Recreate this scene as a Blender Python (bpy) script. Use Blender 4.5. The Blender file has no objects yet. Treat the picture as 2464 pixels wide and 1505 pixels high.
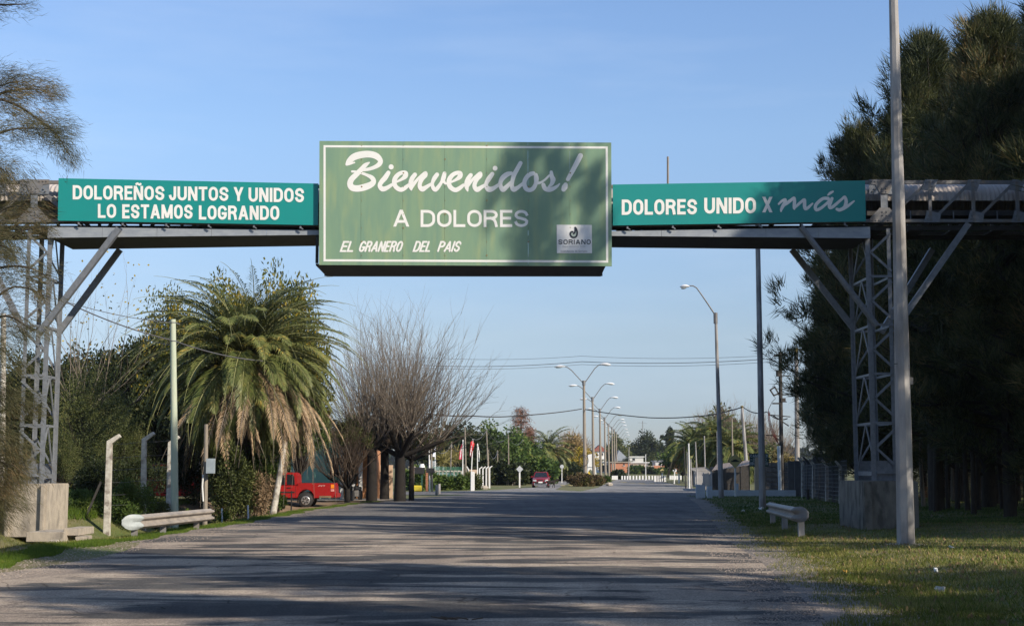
import bpy, bmesh, math, random
import numpy as np
from mathutils import Vector, Matrix
random.seed(11)
rng = np.random.default_rng(11)
S = bpy.context.scene
COL = S.collection
R = math.radians
# ---------------------------------------------------------------- camera
EYE = 1.7
F = 3422.0
CX, CY = 1232.0, 752.5
TH = math.atan(380.0/F)
cam = bpy.data.objects.new('camera', bpy.data.cameras.new('camera'))
COL.objects.link(cam)
cam.location = (0, 0, EYE)
cam.rotation_euler = (math.pi/2+TH, 0, 0)
cam.data.sensor_width = 36.0
cam.data.lens = 50.0
cam.data.clip_start = 0.1
cam.data.clip_end = 8000
S.camera = cam
# ---------------------------------------------------------------- sky, sun, exposure
SUN_EL, SUN_AZ = R(31), R(128)          # azimuth clockwise from +Y: behind the camera, to the right
W = bpy.data.worlds.new('World'); S.world = W; W.use_nodes = True
nt = W.node_tree; nt.nodes.clear()
wo = nt.nodes.new('ShaderNodeOutputWorld'); bg = nt.nodes.new('ShaderNodeBackground')
sky = nt.nodes.new('ShaderNodeTexSky'); sky.sky_type = 'NISHITA'; sky.sun_disc = False
sky.sun_elevation = SUN_EL; sky.sun_rotation = SUN_AZ
sky.air_density = 1.0; sky.dust_density = 0.5; sky.ozone_density = 2.2; sky.altitude = 50
bg.inputs['Strength'].default_value = 0.112
# faint cirrus streaks high in the sky
tc = nt.nodes.new('ShaderNodeTexCoord'); mp = nt.nodes.new('ShaderNodeMapping')
mp.inputs['Scale'].default_value = (1.2, 1.6, 7.0); mp.inputs['Rotation'].default_value = (0.0, R(18), 0.0)
ns = nt.nodes.new('ShaderNodeTexNoise'); ns.inputs['Scale'].default_value = 2.2; ns.inputs['Detail'].default_value = 7; ns.inputs['Roughness'].default_value = 0.55
rp = nt.nodes.new('ShaderNodeValToRGB'); rp.color_ramp.elements[0].position = 0.48; rp.color_ramp.elements[0].color = (0, 0, 0, 1); rp.color_ramp.elements[1].position = 0.8; rp.color_ramp.elements[1].color = (0.17, 0.17, 0.17, 1)
mx = nt.nodes.new('ShaderNodeMix'); mx.data_type = 'RGBA'; mx.inputs[7].default_value = (7.5, 8.0, 8.6, 1)
nt.links.new(tc.outputs['Generated'], mp.inputs['Vector']); nt.links.new(mp.outputs[0], ns.inputs['Vector'])
nt.links.new(ns.outputs['Fac'], rp.inputs[0]); nt.links.new(rp.outputs[0], mx.inputs[0])
# hazier, dimmer band low over the horizon and a clean blue above, the same all round
sx_ = nt.nodes.new('ShaderNodeSeparateXYZ'); nt.links.new(tc.outputs['Generated'], sx_.inputs[0])
rg_ = nt.nodes.new('ShaderNodeValToRGB'); el = rg_.color_ramp.elements
el[0].position = 0.0; el[0].color = (.30, .33, .44, 1); el[1].position = .045; el[1].color = (.325, .345, .455, 1)
for p_, c_ in ((.095, (.42, .405, .445, 1)), (.23, (.60, .61, .645, 1)), (.31, (.61, .64, .705, 1)), (.6, (.56, .58, .62, 1))):
    e_ = el.new(p_); e_.color = c_
nt.links.new(sx_.outputs['Z'], rg_.inputs[0])
mu = nt.nodes.new('ShaderNodeMix'); mu.data_type = 'RGBA'; mu.blend_type = 'MULTIPLY'; mu.inputs[0].default_value = 1.0
nt.links.new(sky.outputs[0], mu.inputs[6]); nt.links.new(rg_.outputs[0], mu.inputs[7])
sc_ = nt.nodes.new('ShaderNodeVectorMath'); sc_.operation = 'SCALE'; sc_.inputs['Scale'].default_value = 2.0; nt.links.new(mu.outputs[2], sc_.inputs[0])
nt.links.new(sc_.outputs[0], mx.inputs[6]); nt.links.new(mx.outputs[2], bg.inputs['Color'])
nt.links.new(bg.outputs[0], wo.inputs['Surface'])
TOSUN = Vector((math.sin(SUN_AZ)*math.cos(SUN_EL), math.cos(SUN_AZ)*math.cos(SUN_EL), math.sin(SUN_EL)))
sl = bpy.data.lights.new('sun', 'SUN'); sl.energy = 5.0; sl.angle = R(0.53); sl.color = (1.0, 0.885, 0.73)
so = bpy.data.objects.new('sun', sl); COL.objects.link(so); so.rotation_euler = TOSUN.to_track_quat('Z', 'Y').to_euler(); so.location = (40, -40, 60)
S.view_settings.view_transform = 'Standard'; S.view_settings.look = 'None'
S.view_settings.exposure = 0.26; S.view_settings.gamma = 1.0; S.view_settings.use_curve_mapping = False

# ---------------------------------------------------------------- placing helpers
def ray(px, py):
    u = (px-CX)/F; v = (CY-py)/F
    return Vector((u, math.cos(TH)-v*math.sin(TH), math.sin(TH)+v*math.cos(TH)))
def at(px, py, Y):
    d = ray(px, py); return Vector((0, 0, EYE))+d*(Y/d.y)
def gp(px, py, z=0.0):
    d = ray(px, py); t = (z-EYE)/d.z; return Vector((0, 0, EYE))+d*t
def gY(py, z=0.0):
    return gp(CX, py, z).y
# ---------------------------------------------------------------- materials
MC = {}
def srgb(h):
    h = h.lstrip('#'); o = []
    for i in (0, 2, 4):
        c = int(h[i:i+2], 16)/255; o.append(c/12.92 if c <= .04045 else ((c+.055)/1.055)**2.4)
    return (*o, 1)
def _base(name):
    m = bpy.data.materials.new(name); m.use_nodes = True
    return m, m.node_tree, m.node_tree.nodes['Principled BSDF']
def col4(c): return (*c, 1) if len(c) == 3 else c
def nmat(name, c1, c2=None, scale=4.0, rough=0.8, bump=0.0, bscale=60.0, metal=0.0, spec=0.4, lo=0.35, hi=0.65, stretch=(1, 1, 1), c3=None, s3=0.6, world=False, det=6, lo3=.5, hi3=.62):
    """two or three colours mixed by noise, with fine relief"""
    if name in MC: return MC[name]
    m, t, b = _base(name); N = t.nodes; L = t.links
    b.inputs['Roughness'].default_value = rough; b.inputs['Metallic'].default_value = metal
    b.inputs['Specular IOR Level'].default_value = spec
    c2 = c2 or tuple(x*0.8 for x in c1[:3])
    if world:
        g = N.new('ShaderNodeNewGeometry'); src = g.outputs['Position']
    else:
        g = N.new('ShaderNodeTexCoord'); src = g.outputs['Object']
    mp = N.new('ShaderNodeMapping'); mp.inputs['Scale'].default_value = stretch; L.new(src, mp.inputs['Vector'])
    n = N.new('ShaderNodeTexNoise'); n.inputs['Scale'].default_value = scale; n.inputs['Detail'].default_value = det; n.inputs['Roughness'].default_value = .62
    L.new(mp.outputs[0], n.inputs['Vector'])
    r = N.new('ShaderNodeValToRGB'); r.color_ramp.elements[0].position = lo; r.color_ramp.elements[1].position = hi
    r.color_ramp.elements[0].color = col4(c1); r.color_ramp.elements[1].color = col4(c2)
    L.new(n.outputs['Fac'], r.inputs[0]); out = r.outputs[0]
    if c3:
        n3 = N.new('ShaderNodeTexNoise'); n3.inputs['Scale'].default_value = s3; n3.inputs['Detail'].default_value = 5; L.new(mp.outputs[0], n3.inputs['Vector'])
        r3 = N.new('ShaderNodeValToRGB'); r3.color_ramp.elements[0].position = lo3; r3.color_ramp.elements[1].position = hi3
        L.new(n3.outputs['Fac'], r3.inputs[0])
        x = N.new('ShaderNodeMix'); x.data_type = 'RGBA'; L.new(r3.outputs[0], x.inputs[0]); L.new(out, x.inputs[6]); x.inputs[7].default_value = col4(c3); out = x.outputs[2]
    L.new(out, b.inputs['Base Color'])
    if bump:
        nb = N.new('ShaderNodeTexNoise'); nb.inputs['Scale'].default_value = bscale; nb.inputs['Detail'].default_value = 4; L.new(src, nb.inputs['Vector'])
        bu = N.new('ShaderNodeBump'); bu.inputs['Strength'].default_value = bump; bu.inputs['Distance'].default_value = .02
        L.new(nb.outputs['Fac'], bu.inputs['Height']); L.new(bu.outputs[0], b.inputs['Normal'])
    MC[name] = m; return m
def leafmat(name, c1, c2, c3=None, rough=.55, trans=.25, scale=.55, p3=.75):
    """foliage: a colour per leaf, patches of tint through the crown, some light passing through"""
    if name in MC: return MC[name]
    m, t, b = _base(name); N = t.nodes; L = t.links
    g = N.new('ShaderNodeNewGeometry')
    r = N.new('ShaderNodeValToRGB'); e = r.color_ramp.elements
    e[0].color = col4(c1); e[0].position = 0.0; e[1].color = col4(c2); e[1].position = .7
    if c3: x3 = e.new(1.0); x3.color = col4(c3); e[1].position = p3*.8
    tcx = N.new('ShaderNodeTexCoord'); n = N.new('ShaderNodeTexNoise'); n.inputs['Scale'].default_value = scale; n.inputs['Detail'].default_value = 3
    L.new(tcx.outputs['Object'], n.inputs['Vector'])
    ma = N.new('ShaderNodeMath'); ma.operation = 'MULTIPLY_ADD'; ma.inputs[1].default_value = 2.2; ma.inputs[2].default_value = -1.0
    L.new(n.outputs['Fac'], ma.inputs[0])
    ad = N.new('ShaderNodeMath'); ad.operation = 'MULTIPLY_ADD'; ad.inputs[1].default_value = .75; L.new(g.outputs['Random Per Island'], ad.inputs[0]); L.new(ma.outputs[0], ad.inputs[2]); ad.use_clamp = True
    L.new(ad.outputs[0], r.inputs[0]); L.new(r.outputs[0], b.inputs['Base Color'])
    b.inputs['Roughness'].default_value = rough; b.inputs['Specular IOR Level'].default_value = .25
    tr = N.new('ShaderNodeBsdfTranslucent'); L.new(r.outputs[0], tr.inputs['Color'])
    mxs = N.new('ShaderNodeMixShader'); mxs.inputs[0].default_value = trans
    L.new(b.outputs[0], mxs.inputs[1]); L.new(tr.outputs[0], mxs.inputs[2]); L.new(mxs.outputs[0], N['Material Output'].inputs['Surface'])
    MC[name] = m; return m
def plain(name, c, rough=.5, metal=0.0, spec=.5):
    return nmat(name, c, tuple(x*.9 for x in c[:3]), 3.0, rough, 0, metal=metal, spec=spec)
def glassmat(name, c=(.02, .025, .03)):
    return nmat(name, c, tuple(x*.7 for x in c), 2, .06, 0, spec=.9)
# ---------------------------------------------------------------- object helpers
def tag(o, label=None, cat=None, group=None, kind=None):
    if label: o['label'] = label
    if cat: o['category'] = cat
    if group: o['group'] = group
    if kind: o['kind'] = kind
    return o
def thing(name, label, cat, loc=(0, 0, 0), group=None, rz=0):
    o = bpy.data.objects.new(name, None); COL.objects.link(o); o.location = loc; o.rotation_euler = (0, 0, rz)
    o.empty_display_size = .2
    return tag(o, label, cat, group)
def world_origin(p):
    v = Vector((0, 0, 0))
    while p is not None:
        v += Vector(p.location); p = p.parent
    return v
def link(name, me, m=None, parent=None, loc=(0, 0, 0)):
    o = bpy.data.objects.new(name, me); COL.objects.link(o); o.location = loc
    if m is not None and not me.materials: me.materials.append(m)
    if parent is not None: o.parent = parent
    return o
def copy_tree(o, parent=None):
    c = o.copy(); COL.objects.link(c); c.parent = parent
    for ch in list(o.children):
        if ch.name in COL.objects: copy_tree(ch, c)
    return c
class MB:
    def __init__(s): s.v = []; s.f = []; s.smooth = False
    def add(s, vs, fs):
        k = len(s.v); s.v += [Vector(a) for a in vs]; s.f += [tuple(i+k for i in f) for f in fs]; return s
    def box(s, c, d, rz=0.0, M=None):
        x, y, z = d[0]/2, d[1]/2, d[2]/2
        vs = [Vector((a*x, b*y, e*z)) for e in (-1, 1) for b in (-1, 1) for a in (-1, 1)]
        Q = M if M is not None else Matrix.Rotation(rz, 3, 'Z')
        vs = [Q@v+Vector(c) for v in vs]
        return s.add(vs, [(0, 2, 3, 1), (4, 5, 7, 6), (0, 1, 5, 4), (2, 6, 7, 3), (0, 4, 6, 2), (1, 3, 7, 5)])
    def beam(s, p0, p1, w, h=None, up=(0, 0, 1), ext=0.0):
        p0 = Vector(p0); p1 = Vector(p1); h = h or w
        d = (p1-p0); L = d.length; d.normalize(); up = Vector(up)
        if abs(d.dot(up)) > .98: up = Vector((0, 1, 0))
        x = d.cross(up).normalized(); z = x.cross(d)
        p0 = p0-d*ext; p1 = p1+d*ext
        vs = [p+x*(a*w/2)+z*(b*h/2) for p in (p0, p1) for b in (-1, 1) for a in (-1, 1)]
        return s.add(vs, [(0, 1, 3, 2), (4, 6, 7, 5), (0, 4, 5, 1), (2, 3, 7, 6), (0, 2, 6, 4), (1, 5, 7, 3)])
    def angle(s, p0, p1, w, t=.012, ax=(1, 0, 0), ay=(0, 1, 0)):
        """L section bar between two points: one leg along ax, the other along ay"""
        ax = Vector(ax); ay = Vector(ay); k = len(s.v)
        pr = [(0, 0), (w, 0), (w, t), (t, t), (t, w), (0, w)]
        for p in (Vector(p0), Vector(p1)):
            for a, b in pr: s.v.append(p+ax*a+ay*b)
        s.f += [tuple(k+i for i in (0, 1, 2, 3)), tuple(k+i for i in (0, 3, 4, 5)), tuple(k+6+i for i in (3, 2, 1, 0)), tuple(k+6+i for i in (5, 4, 3, 0))]
        for i in range(6):
            j = (i+1) % 6; s.f.append((k+i, k+j, k+6+j, k+6+i))
        return s
    def tube(s, pts, r, n=8, caps=True):
        pts = [Vector(p) for p in pts]; m = len(pts)
        if not hasattr(r, '__len__'): r = [r]*m
        k = len(s.v); prev = None
        for i, p in enumerate(pts):
            d = (pts[min(i+1, m-1)]-pts[max(i-1, 0)]).normalized()
            if prev is None:
                a = Vector((0, 0, 1)) if abs(d.z) < .9 else Vector((1, 0, 0))
                x = d.cross(a).normalized()
            else: x = (prev-d*prev.dot(d)).normalized()
            prev = x; y = d.cross(x)
            for j in range(n):
                t = 2*math.pi*j/n; s.v.append(p+(x*math.cos(t)+y*math.sin(t))*r[i])
        for i in range(m-1):
            for j in range(n):
                a = k+i*n+j; b = k+i*n+(j+1) % n; s.f.append((a, b, b+n, a+n))
        if caps:
            s.f.append(tuple(k+j for j in reversed(range(n)))); s.f.append(tuple(k+(m-1)*n+j for j in range(n)))
        return s
    def prism(s, prof, frame, w):
        """profile of (a,b) in the plane of frame=(origin, A, B, N), thickness w along N"""
        o, A, B, Nn = [Vector(q) for q in frame]; n = len(prof); k = len(s.v)
        for e in (0, 1):
            for a, b in prof: s.v.append(o+A*a+B*b+Nn*(w*e))
        s.f.append(tuple(k+i for i in range(n))); s.f.append(tuple(k+n+i for i in reversed(range(n))))
        for i in range(n):
            j = (i+1) % n; s.f.append((k+i, k+n+i, k+n+j, k+j))
        return s
    def disc(s, c, nrm, r, n=10, h=.01):
        nrm = Vector(nrm).normalized(); return s.tube([Vector(c), Vector(c)+nrm*h], r, n)
    def build(s, name, m, parent=None, origin=None, smooth=None, bevel=0):
        o3 = world_origin(parent) if parent is not None else (Vector(origin) if origin is not None else Vector((0, 0, 0)))
        me = bpy.data.meshes.new(name); me.from_pydata([v-o3 for v in s.v], [], s.f)
        bm = bmesh.new(); bm.from_mesh(me); bmesh.ops.recalc_face_normals(bm, faces=bm.faces)
        if bevel: bmesh.ops.bevel(bm, geom=[e for e in bm.edges if len(e.link_faces) == 2 and e.calc_face_angle(0) > .6], offset=bevel, segments=2, affect='EDGES', clamp_overlap=True)
        bm.to_mesh(me); bm.free()
        if smooth or (smooth is None and s.smooth):
            me.polygons.foreach_set('use_smooth', [True]*len(me.polygons))
            try: me.set_sharp_from_angle(angle=R(40))
            except Exception: pass
        return link(name, me, m, parent, loc=(0, 0, 0) if parent is not None else o3)
def np_mesh(name, V, k=3, faces=None):
    V = np.ascontiguousarray(V, dtype=np.float32).reshape(-1, 3)
    me = bpy.data.meshes.new(name); me.vertices.add(len(V)); me.vertices.foreach_set('co', V.ravel())
    idx = np.arange(len(V), dtype=np.int32) if faces is None else np.ascontiguousarray(faces, dtype=np.int32).ravel()
    nf = len(idx)//k
    me.loops.add(len(idx)); me.loops.foreach_set('vertex_index', idx)
    me.polygons.add(nf); me.polygons.foreach_set('loop_start', np.arange(nf, dtype=np.int32)*k)
    me.update(calc_edges=True); return me
def unit(a):
    return a/np.maximum(np.linalg.norm(a, axis=-1, keepdims=True), 1e-9)
def blades(C, D, L, Wd, quad=False, rg=rng):
    """thin leaf faces from points C along D"""
    D = unit(D); side = unit(np.cross(D, unit(rg.normal(size=D.shape))))
    L = np.broadcast_to(np.asarray(L, float), (len(C),))[:, None]; Wd = np.broadcast_to(np.asarray(Wd, float), (len(C),))[:, None]
    if quad:
        return np.stack([C, C+D*L*.5+side*Wd*.5, C+D*L, C+D*L*.5-side*Wd*.5], 1)
    return np.stack([C-side*Wd*.5, C+side*Wd*.5, C+D*L], 1)
def segs_mesh(name, segs, n=3):
    A = np.array([[*s[0], *s[1], s[2], s[3]] for s in segs], dtype=float)
    p0, p1, r0, r1 = A[:, :3], A[:, 3:6], A[:, 6:7], A[:, 7:8]
    d = unit(p1-p0); a = np.where(np.abs(d[:, 2:3]) < .9, np.array([[0, 0, 1.]]), np.array([[1., 0, 0]]))
    x = unit(np.cross(d, a)); y = np.cross(d, x); V = []
    for (p, r) in ((p0, r0), (p1, r1)):
        for j in range(n):
            t = 2*math.pi*j/n; V.append(p+(x*math.cos(t)+y*math.sin(t))*r)
    V = np.stack(V, 1)  # N,2n,3
    base = (np.arange(len(A))*2*n)[:, None, None]
    fc = np.array([[j, (j+1) % n, n+(j+1) % n, n+j] for j in range(n)])[None]+base
    me = np_mesh(name, V, 4, fc)
    me.polygons.foreach_set('use_smooth', [True]*len(me.polygons)); return me
# ================================================================ materials used all over
M_STEEL = nmat('galvanised_steel', (.15, .165, .185), (.21, .225, .245), 9, .5, .05, 90, metal=.15)
M_TRAY = nmat('pale_zinc_sheet', (.26, .29, .33), (.34, .37, .40), 3, .5, .03, 30, metal=.1, stretch=(1, 1, 3))
M_STEEL_D = nmat('dull_grey_steel', (.15, .15, .155), (.21, .205, .20), 6, .6, .05, 60, metal=.1, c3=(.18, .16, .14), s3=3)
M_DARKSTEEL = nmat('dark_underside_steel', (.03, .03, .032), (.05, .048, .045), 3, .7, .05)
M_SHEET = nmat('weathered_corrugated_sheet', (.46, .41, .37), (.36, .33, .31), 2.0, .65, .04, 30, stretch=(3, 1, 1))
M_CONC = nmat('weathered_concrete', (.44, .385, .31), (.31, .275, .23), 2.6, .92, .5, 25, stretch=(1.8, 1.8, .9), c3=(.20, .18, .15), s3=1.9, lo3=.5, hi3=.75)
M_CONC2 = nmat('shade_darkened_concrete', (.23, .21, .18), (.15, .14, .12), 2.6, .92, .5, 25, stretch=(1.8, 1.8, .9), c3=(.10, .095, .08), s3=1.6)  # weathered concrete darkened, with tree shade put into the colour
M_CONCPOLE = nmat('concrete_pole', (.40, .385, .37), (.28, .27, .265), 5, .85, .25, 70, stretch=(1, 1, .25), c3=(.20, .19, .18), s3=2.0)
M_CONCPOST = nmat('lichen_stained_concrete_post', (.58, .56, .50), (.40, .37, .32), 9, .9, .3, 60, c3=(.24, .21, .18), s3=3.5)
M_WHITEWASH = nmat('whitewashed_concrete', (.78, .78, .76), (.66, .66, .64), 8, .8, .15, 60)
M_WOODPOLE = nmat('grey_wood_pole', (.30, .26, .21), (.21, .18, .145), 6, .85, .3, 60, stretch=(6, 6, .5))
M_GREENPOLE = nmat('treated_pale_green_pole', (.38, .46, .36), (.50, .52, .40), 3, .8, .2, 70, stretch=(5, 5, .5))
M_DARKPOLE = nmat('tarred_pole', (.035, .032, .03), (.06, .055, .05), 6, .8, .2, 60)
M_BLACK = plain('black_rubber', (.02, .02, .021), .6)
M_WHITE = nmat('white_paint', (.82, .82, .79), (.74, .74, .71), 4, .45, .02)
M_LETTER = nmat('white_lettering', (.80, .80, .76), (.74, .74, .70), 1.5, .5, 0)
M_SIGN = nmat('faded_green_paint', (.215, .325, .205), (.175, .285, .20), 1.2, .42, .02, 12, spec=.35, c3=(.29, .36, .19), s3=1.6, lo3=.5, hi3=.85, stretch=(2.6, 1, .45))
M_TEAL = nmat('teal_vinyl', (.012, .255, .232), (.014, .24, .225), 1.0, .35, 0, spec=.45)
M_BRICK = nmat('orange_brick', (.50, .22, .13), (.42, .18, .10), 3, .9, .2)
M_CAR = nmat('red_car_paint', (.34, .012, .014), (.30, .014, .014), 2, .32, 0, spec=.6)
M_CAR2 = nmat('wine_red_car_paint', (.20, .014, .02), (.19, .012, .018), 2, .25, 0, spec=.6)
M_GLASS = glassmat('dark_window_glass')
M_CHROME = nmat('brushed_alloy', (.55, .55, .56), (.48, .48, .49), 3, .3, 0, metal=.7)
M_LAMP = nmat('pale_lamp_housing', (.78, .80, .82), (.72, .74, .76), 3, .3, 0, spec=.6)
M_BARK = nmat('rough_dark_bark', (.055, .045, .035), (.032, .027, .022), 7, .95, .5, 40, stretch=(3, 3, .7))
M_TWIG = nmat('pale_brown_twig', (.235, .195, .15), (.13, .108, .085), 1.2, .85, 0)
M_TWIG_D = nmat('dark_twig', (.11, .08, .055), (.07, .052, .04), 1.2, .85, 0)
M_LIMB = nmat('grey_brown_limb', (.018, .015, .012), (.011, .009, .008), 2, .9, .2)  # nearly black: the shade of the crowns is put into the colour
M_NEEDLE = leafmat('she_oak_needles', (.024, .034, .013), (.092, .104, .040), (.23, .165, .07), scale=.35, p3=.85, trans=.22)
M_NEEDLE_N = leafmat('near_she_oak_needles', (.050, .056, .024), (.125, .112, .052), (.19, .13, .062), scale=.5, p3=.9, trans=.25)
M_PALM = leafmat('palm_leaflets', (.070, .100, .030), (.20, .215, .068), (.40, .31, .08), rough=.42, trans=.25, scale=.9, p3=1.1)
M_PALMDRY = leafmat('dry_palm_leaflets', (.22, .15, .085), (.36, .26, .16), (.48, .36, .23), rough=.7, trans=.2, scale=1.0)
M_BROAD = leafmat('yellowing_broad_leaves', (.040, .058, .012), (.14, .145, .024), (.42, .30, .035), scale=.5, p3=.8)
M_DARKLEAF = leafmat('dark_green_leaves', (.016, .026, .009), (.045, .060, .020), (.10, .10, .035), scale=.5, p3=1.1)
M_MIDLEAF = leafmat('mid_green_leaves', (.036, .070, .016), (.11, .165, .036), (.23, .24, .06), scale=.45, p3=1.1)
M_OLIVE = leafmat('olive_thorn_foliage', (.044, .058, .019), (.120, .140, .044), (.21, .20, .075), scale=.6, p3=1.0)
M_YELLOW = leafmat('yellow_autumn_leaves', (.22, .16, .02), (.42, .32, .03), (.34, .20, .06), scale=.3, p3=1.0)  # unseen trees added behind and left of the camera to dim sky light
M_RUST = leafmat('rust_cypress_foliage', (.16, .075, .045), (.30, .15, .09), (.24, .12, .08), scale=.4)
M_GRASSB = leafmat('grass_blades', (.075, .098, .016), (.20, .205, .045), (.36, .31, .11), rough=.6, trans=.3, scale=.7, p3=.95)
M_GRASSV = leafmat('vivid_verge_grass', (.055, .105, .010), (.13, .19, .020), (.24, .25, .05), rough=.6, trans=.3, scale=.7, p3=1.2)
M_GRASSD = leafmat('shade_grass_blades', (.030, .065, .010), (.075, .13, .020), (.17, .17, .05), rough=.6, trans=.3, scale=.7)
# ground
M_GROUND = nmat('grass_and_earth', (.12, .115, .045), (.20, .165, .085), .9, .95, .6, 25, world=True, c3=(.085, .115, .025), s3=.22, lo=.4, hi=.62, lo3=.45, hi3=.6)
M_EARTH = nmat('bare_earth', (.26, .18, .11), (.19, .13, .08), 1.5, .95, .6, 30, world=True)
def asphalt():
    m, t, b = _base('worn_asphalt'); N = t.nodes; L = t.links
    g = N.new('ShaderNodeNewGeometry')
    def noise(sc, det, st=(1, 1, 1), rough=.6, dist=0):
        mp = N.new('ShaderNodeMapping'); mp.inputs['Scale'].default_value = st; mp.inputs['Rotation'].default_value = (0, 0, R(5)); L.new(g.outputs['Position'], mp.inputs['Vector'])
        n = N.new('ShaderNodeTexNoise'); n.inputs['Scale'].default_value = sc; n.inputs['Detail'].default_value = det; n.inputs['Roughness'].default_value = rough; n.inputs['Distortion'].default_value = dist
        L.new(mp.outputs[0], n.inputs['Vector']); return n.outputs['Fac']
    def ramp(f, a, b_, ca, cb):
        r = N.new('ShaderNodeValToRGB'); r.color_ramp.elements[0].position = a; r.color_ramp.elements[1].position = b_
        r.color_ramp.elements[0].color = ca; r.color_ramp.elements[1].color = cb; L.new(f, r.inputs[0]); return r.outputs[0]
    def mix(f, a, b_, mode='MIX'):
        x = N.new('ShaderNodeMix'); x.data_type = 'RGBA'; x.blend_type = mode
        if isinstance(f, float): x.inputs[0].default_value = f
        else: L.new(f, x.inputs[0])
        for i, q in ((6, a), (7, b_)):
            if isinstance(q, tuple): x.inputs[i].default_value = q
            else: L.new(q, x.inputs[i])
        return x.outputs[2]
    chips = ramp(noise(38, 3, (1, 1, 1), .7), .35, .68, (.25, .21, .17, 1), (.62, .525, .42, 1))
    tar = ramp(noise(30, 3), .3, .7, (.070, .070, .070, 1), (.15, .146, .14, 1))
    patch = ramp(noise(.42, 7, (.45, 1.3, 1), .62, .6), .47, .53, (0, 0, 0, 1), (1, 1, 1, 1))
    c = mix(patch, chips, tar)
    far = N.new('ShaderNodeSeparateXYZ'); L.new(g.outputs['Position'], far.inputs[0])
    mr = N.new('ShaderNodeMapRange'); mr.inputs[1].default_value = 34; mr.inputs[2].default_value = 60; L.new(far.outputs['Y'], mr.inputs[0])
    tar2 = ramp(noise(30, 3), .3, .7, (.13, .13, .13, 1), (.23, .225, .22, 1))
    m2 = N.new('ShaderNodeMapRange'); m2.inputs[1].default_value = 112; m2.inputs[2].default_value = 122; L.new(far.outputs['Y'], m2.inputs[0])  # past the tree shade, sunlight is put into the colour as paler grey
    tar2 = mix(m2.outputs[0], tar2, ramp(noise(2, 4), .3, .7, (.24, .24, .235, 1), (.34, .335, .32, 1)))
    c = mix(mr.outputs[0], c, tar2)   # a newer grey surface starts past the gantry, its sunlit far end painted paler
    wheel = ramp(noise(.9, 5, (1.6, .08, 1)), .4, .62, (1, 1, 1, 1), (.82, .82, .83, 1))
    c = mix(1.0, c, wheel, 'MULTIPLY')
    def crack(sc, w, seed):
        v = N.new('ShaderNodeTexVoronoi'); v.feature = 'DISTANCE_TO_EDGE'; v.inputs['Scale'].default_value = sc
        mp = N.new('ShaderNodeMapping'); mp.inputs['Location'].default_value = (seed, 0, 0); nz = N.new('ShaderNodeTexNoise'); nz.inputs['Scale'].default_value = 2.5; nz.inputs['Detail'].default_value = 5
        L.new(g.outputs['Position'], nz.inputs['Vector']); am = N.new('ShaderNodeMix'); am.data_type = 'RGBA'; am.inputs[0].default_value = .12; L.new(g.outputs['Position'], am.inputs[6]); L.new(nz.outputs['Color'], am.inputs[7])
        L.new(am.outputs[2], mp.inputs['Vector']); L.new(mp.outputs[0], v.inputs['Vector'])
        return ramp(v.outputs['Distance'], 0, w, (.45, .44, .43, 1), (1, 1, 1, 1))
    gate = ramp(noise(.35, 4), .5, .56, (0, 0, 0, 1), (1, 1, 1, 1))
    c = mix(gate, c, mix(1.0, c, crack(1.1, .02, 3), 'MULTIPLY'))
    stain = ramp(noise(1.3, 6, (1, .5, 1)), .62, .7, (1, 1, 1, 1), (.66, .66, .68, 1)); c = mix(1.0, c, stain, 'MULTIPLY')
    seam = ramp(noise(.16, 3, (1, 2.2, 1), .5, 1.5), .497, .503, (1, 1, 1, 1), (.78, .78, .80, 1)); c = mix(1.0, c, seam, 'MULTIPLY')
    speck = ramp(noise(70, 2, (1, 1, 1), .8), .33, .62, (.62, .62, .64, 1), (1.28, 1.26, 1.22, 1)); c = mix(1.0, c, speck, 'MULTIPLY')
    L.new(c, b.inputs['Base Color']); b.inputs['Roughness'].default_value = .95; b.inputs['Specular IOR Level'].default_value = .08
    bu = N.new('ShaderNodeBump'); bu.inputs['Strength'].default_value = .75; bu.inputs['Distance'].default_value = .02
    L.new(noise(26, 5, (1, 1, 1), .75), bu.inputs['Height']); L.new(bu.outputs[0], b.inputs['Normal'])
    return m
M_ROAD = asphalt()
M_GRAVEL = nmat('loose_roadside_gravel', (.27, .225, .185), (.13, .118, .105), 24, .95, .9, 30, world=True, c3=(.14, .13, .12), s3=.9)
M_PATH = nmat('pale_pavement', (.42, .37, .31), (.34, .30, .25), 2, .9, .2, 20, world=True)

# ================================================================ the road and its edges
Lpx = [(-2400, 1760), (-1200, 1566), (0, 1368), (150, 1336), (300, 1306), (450, 1281), (640, 1251), (760, 1227), (900, 1208), (1000, 1197), (1128, 1189.5)]
Rpx = [(2390, 1720), (2240, 1600), (2090, 1500), (1990, 1425), (1890, 1352), (1800, 1302), (1742, 1250), (1700, 1213), (1672, 1197)]
LW = [gp(*p) for p in Lpx]; RW = [gp(*p) for p in Rpx]
def interp(W_, y):
    if y <= W_[0].y: return W_[0].x
    for a, b in zip(W_, W_[1:]):
        if y <= b.y: return a.x+(b.x-a.x)*(y-a.y)/(b.y-a.y)
    a, b = W_[-2], W_[-1]; return b.x+(y-b.y)*.09
def xL(y): return interp(LW, y)
def xR(y): return interp(RW, y)
def sm(a, b, x):
    t = np.clip((x-a)/(b-a), 0, 1); return t*t*(3-2*t)
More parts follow.
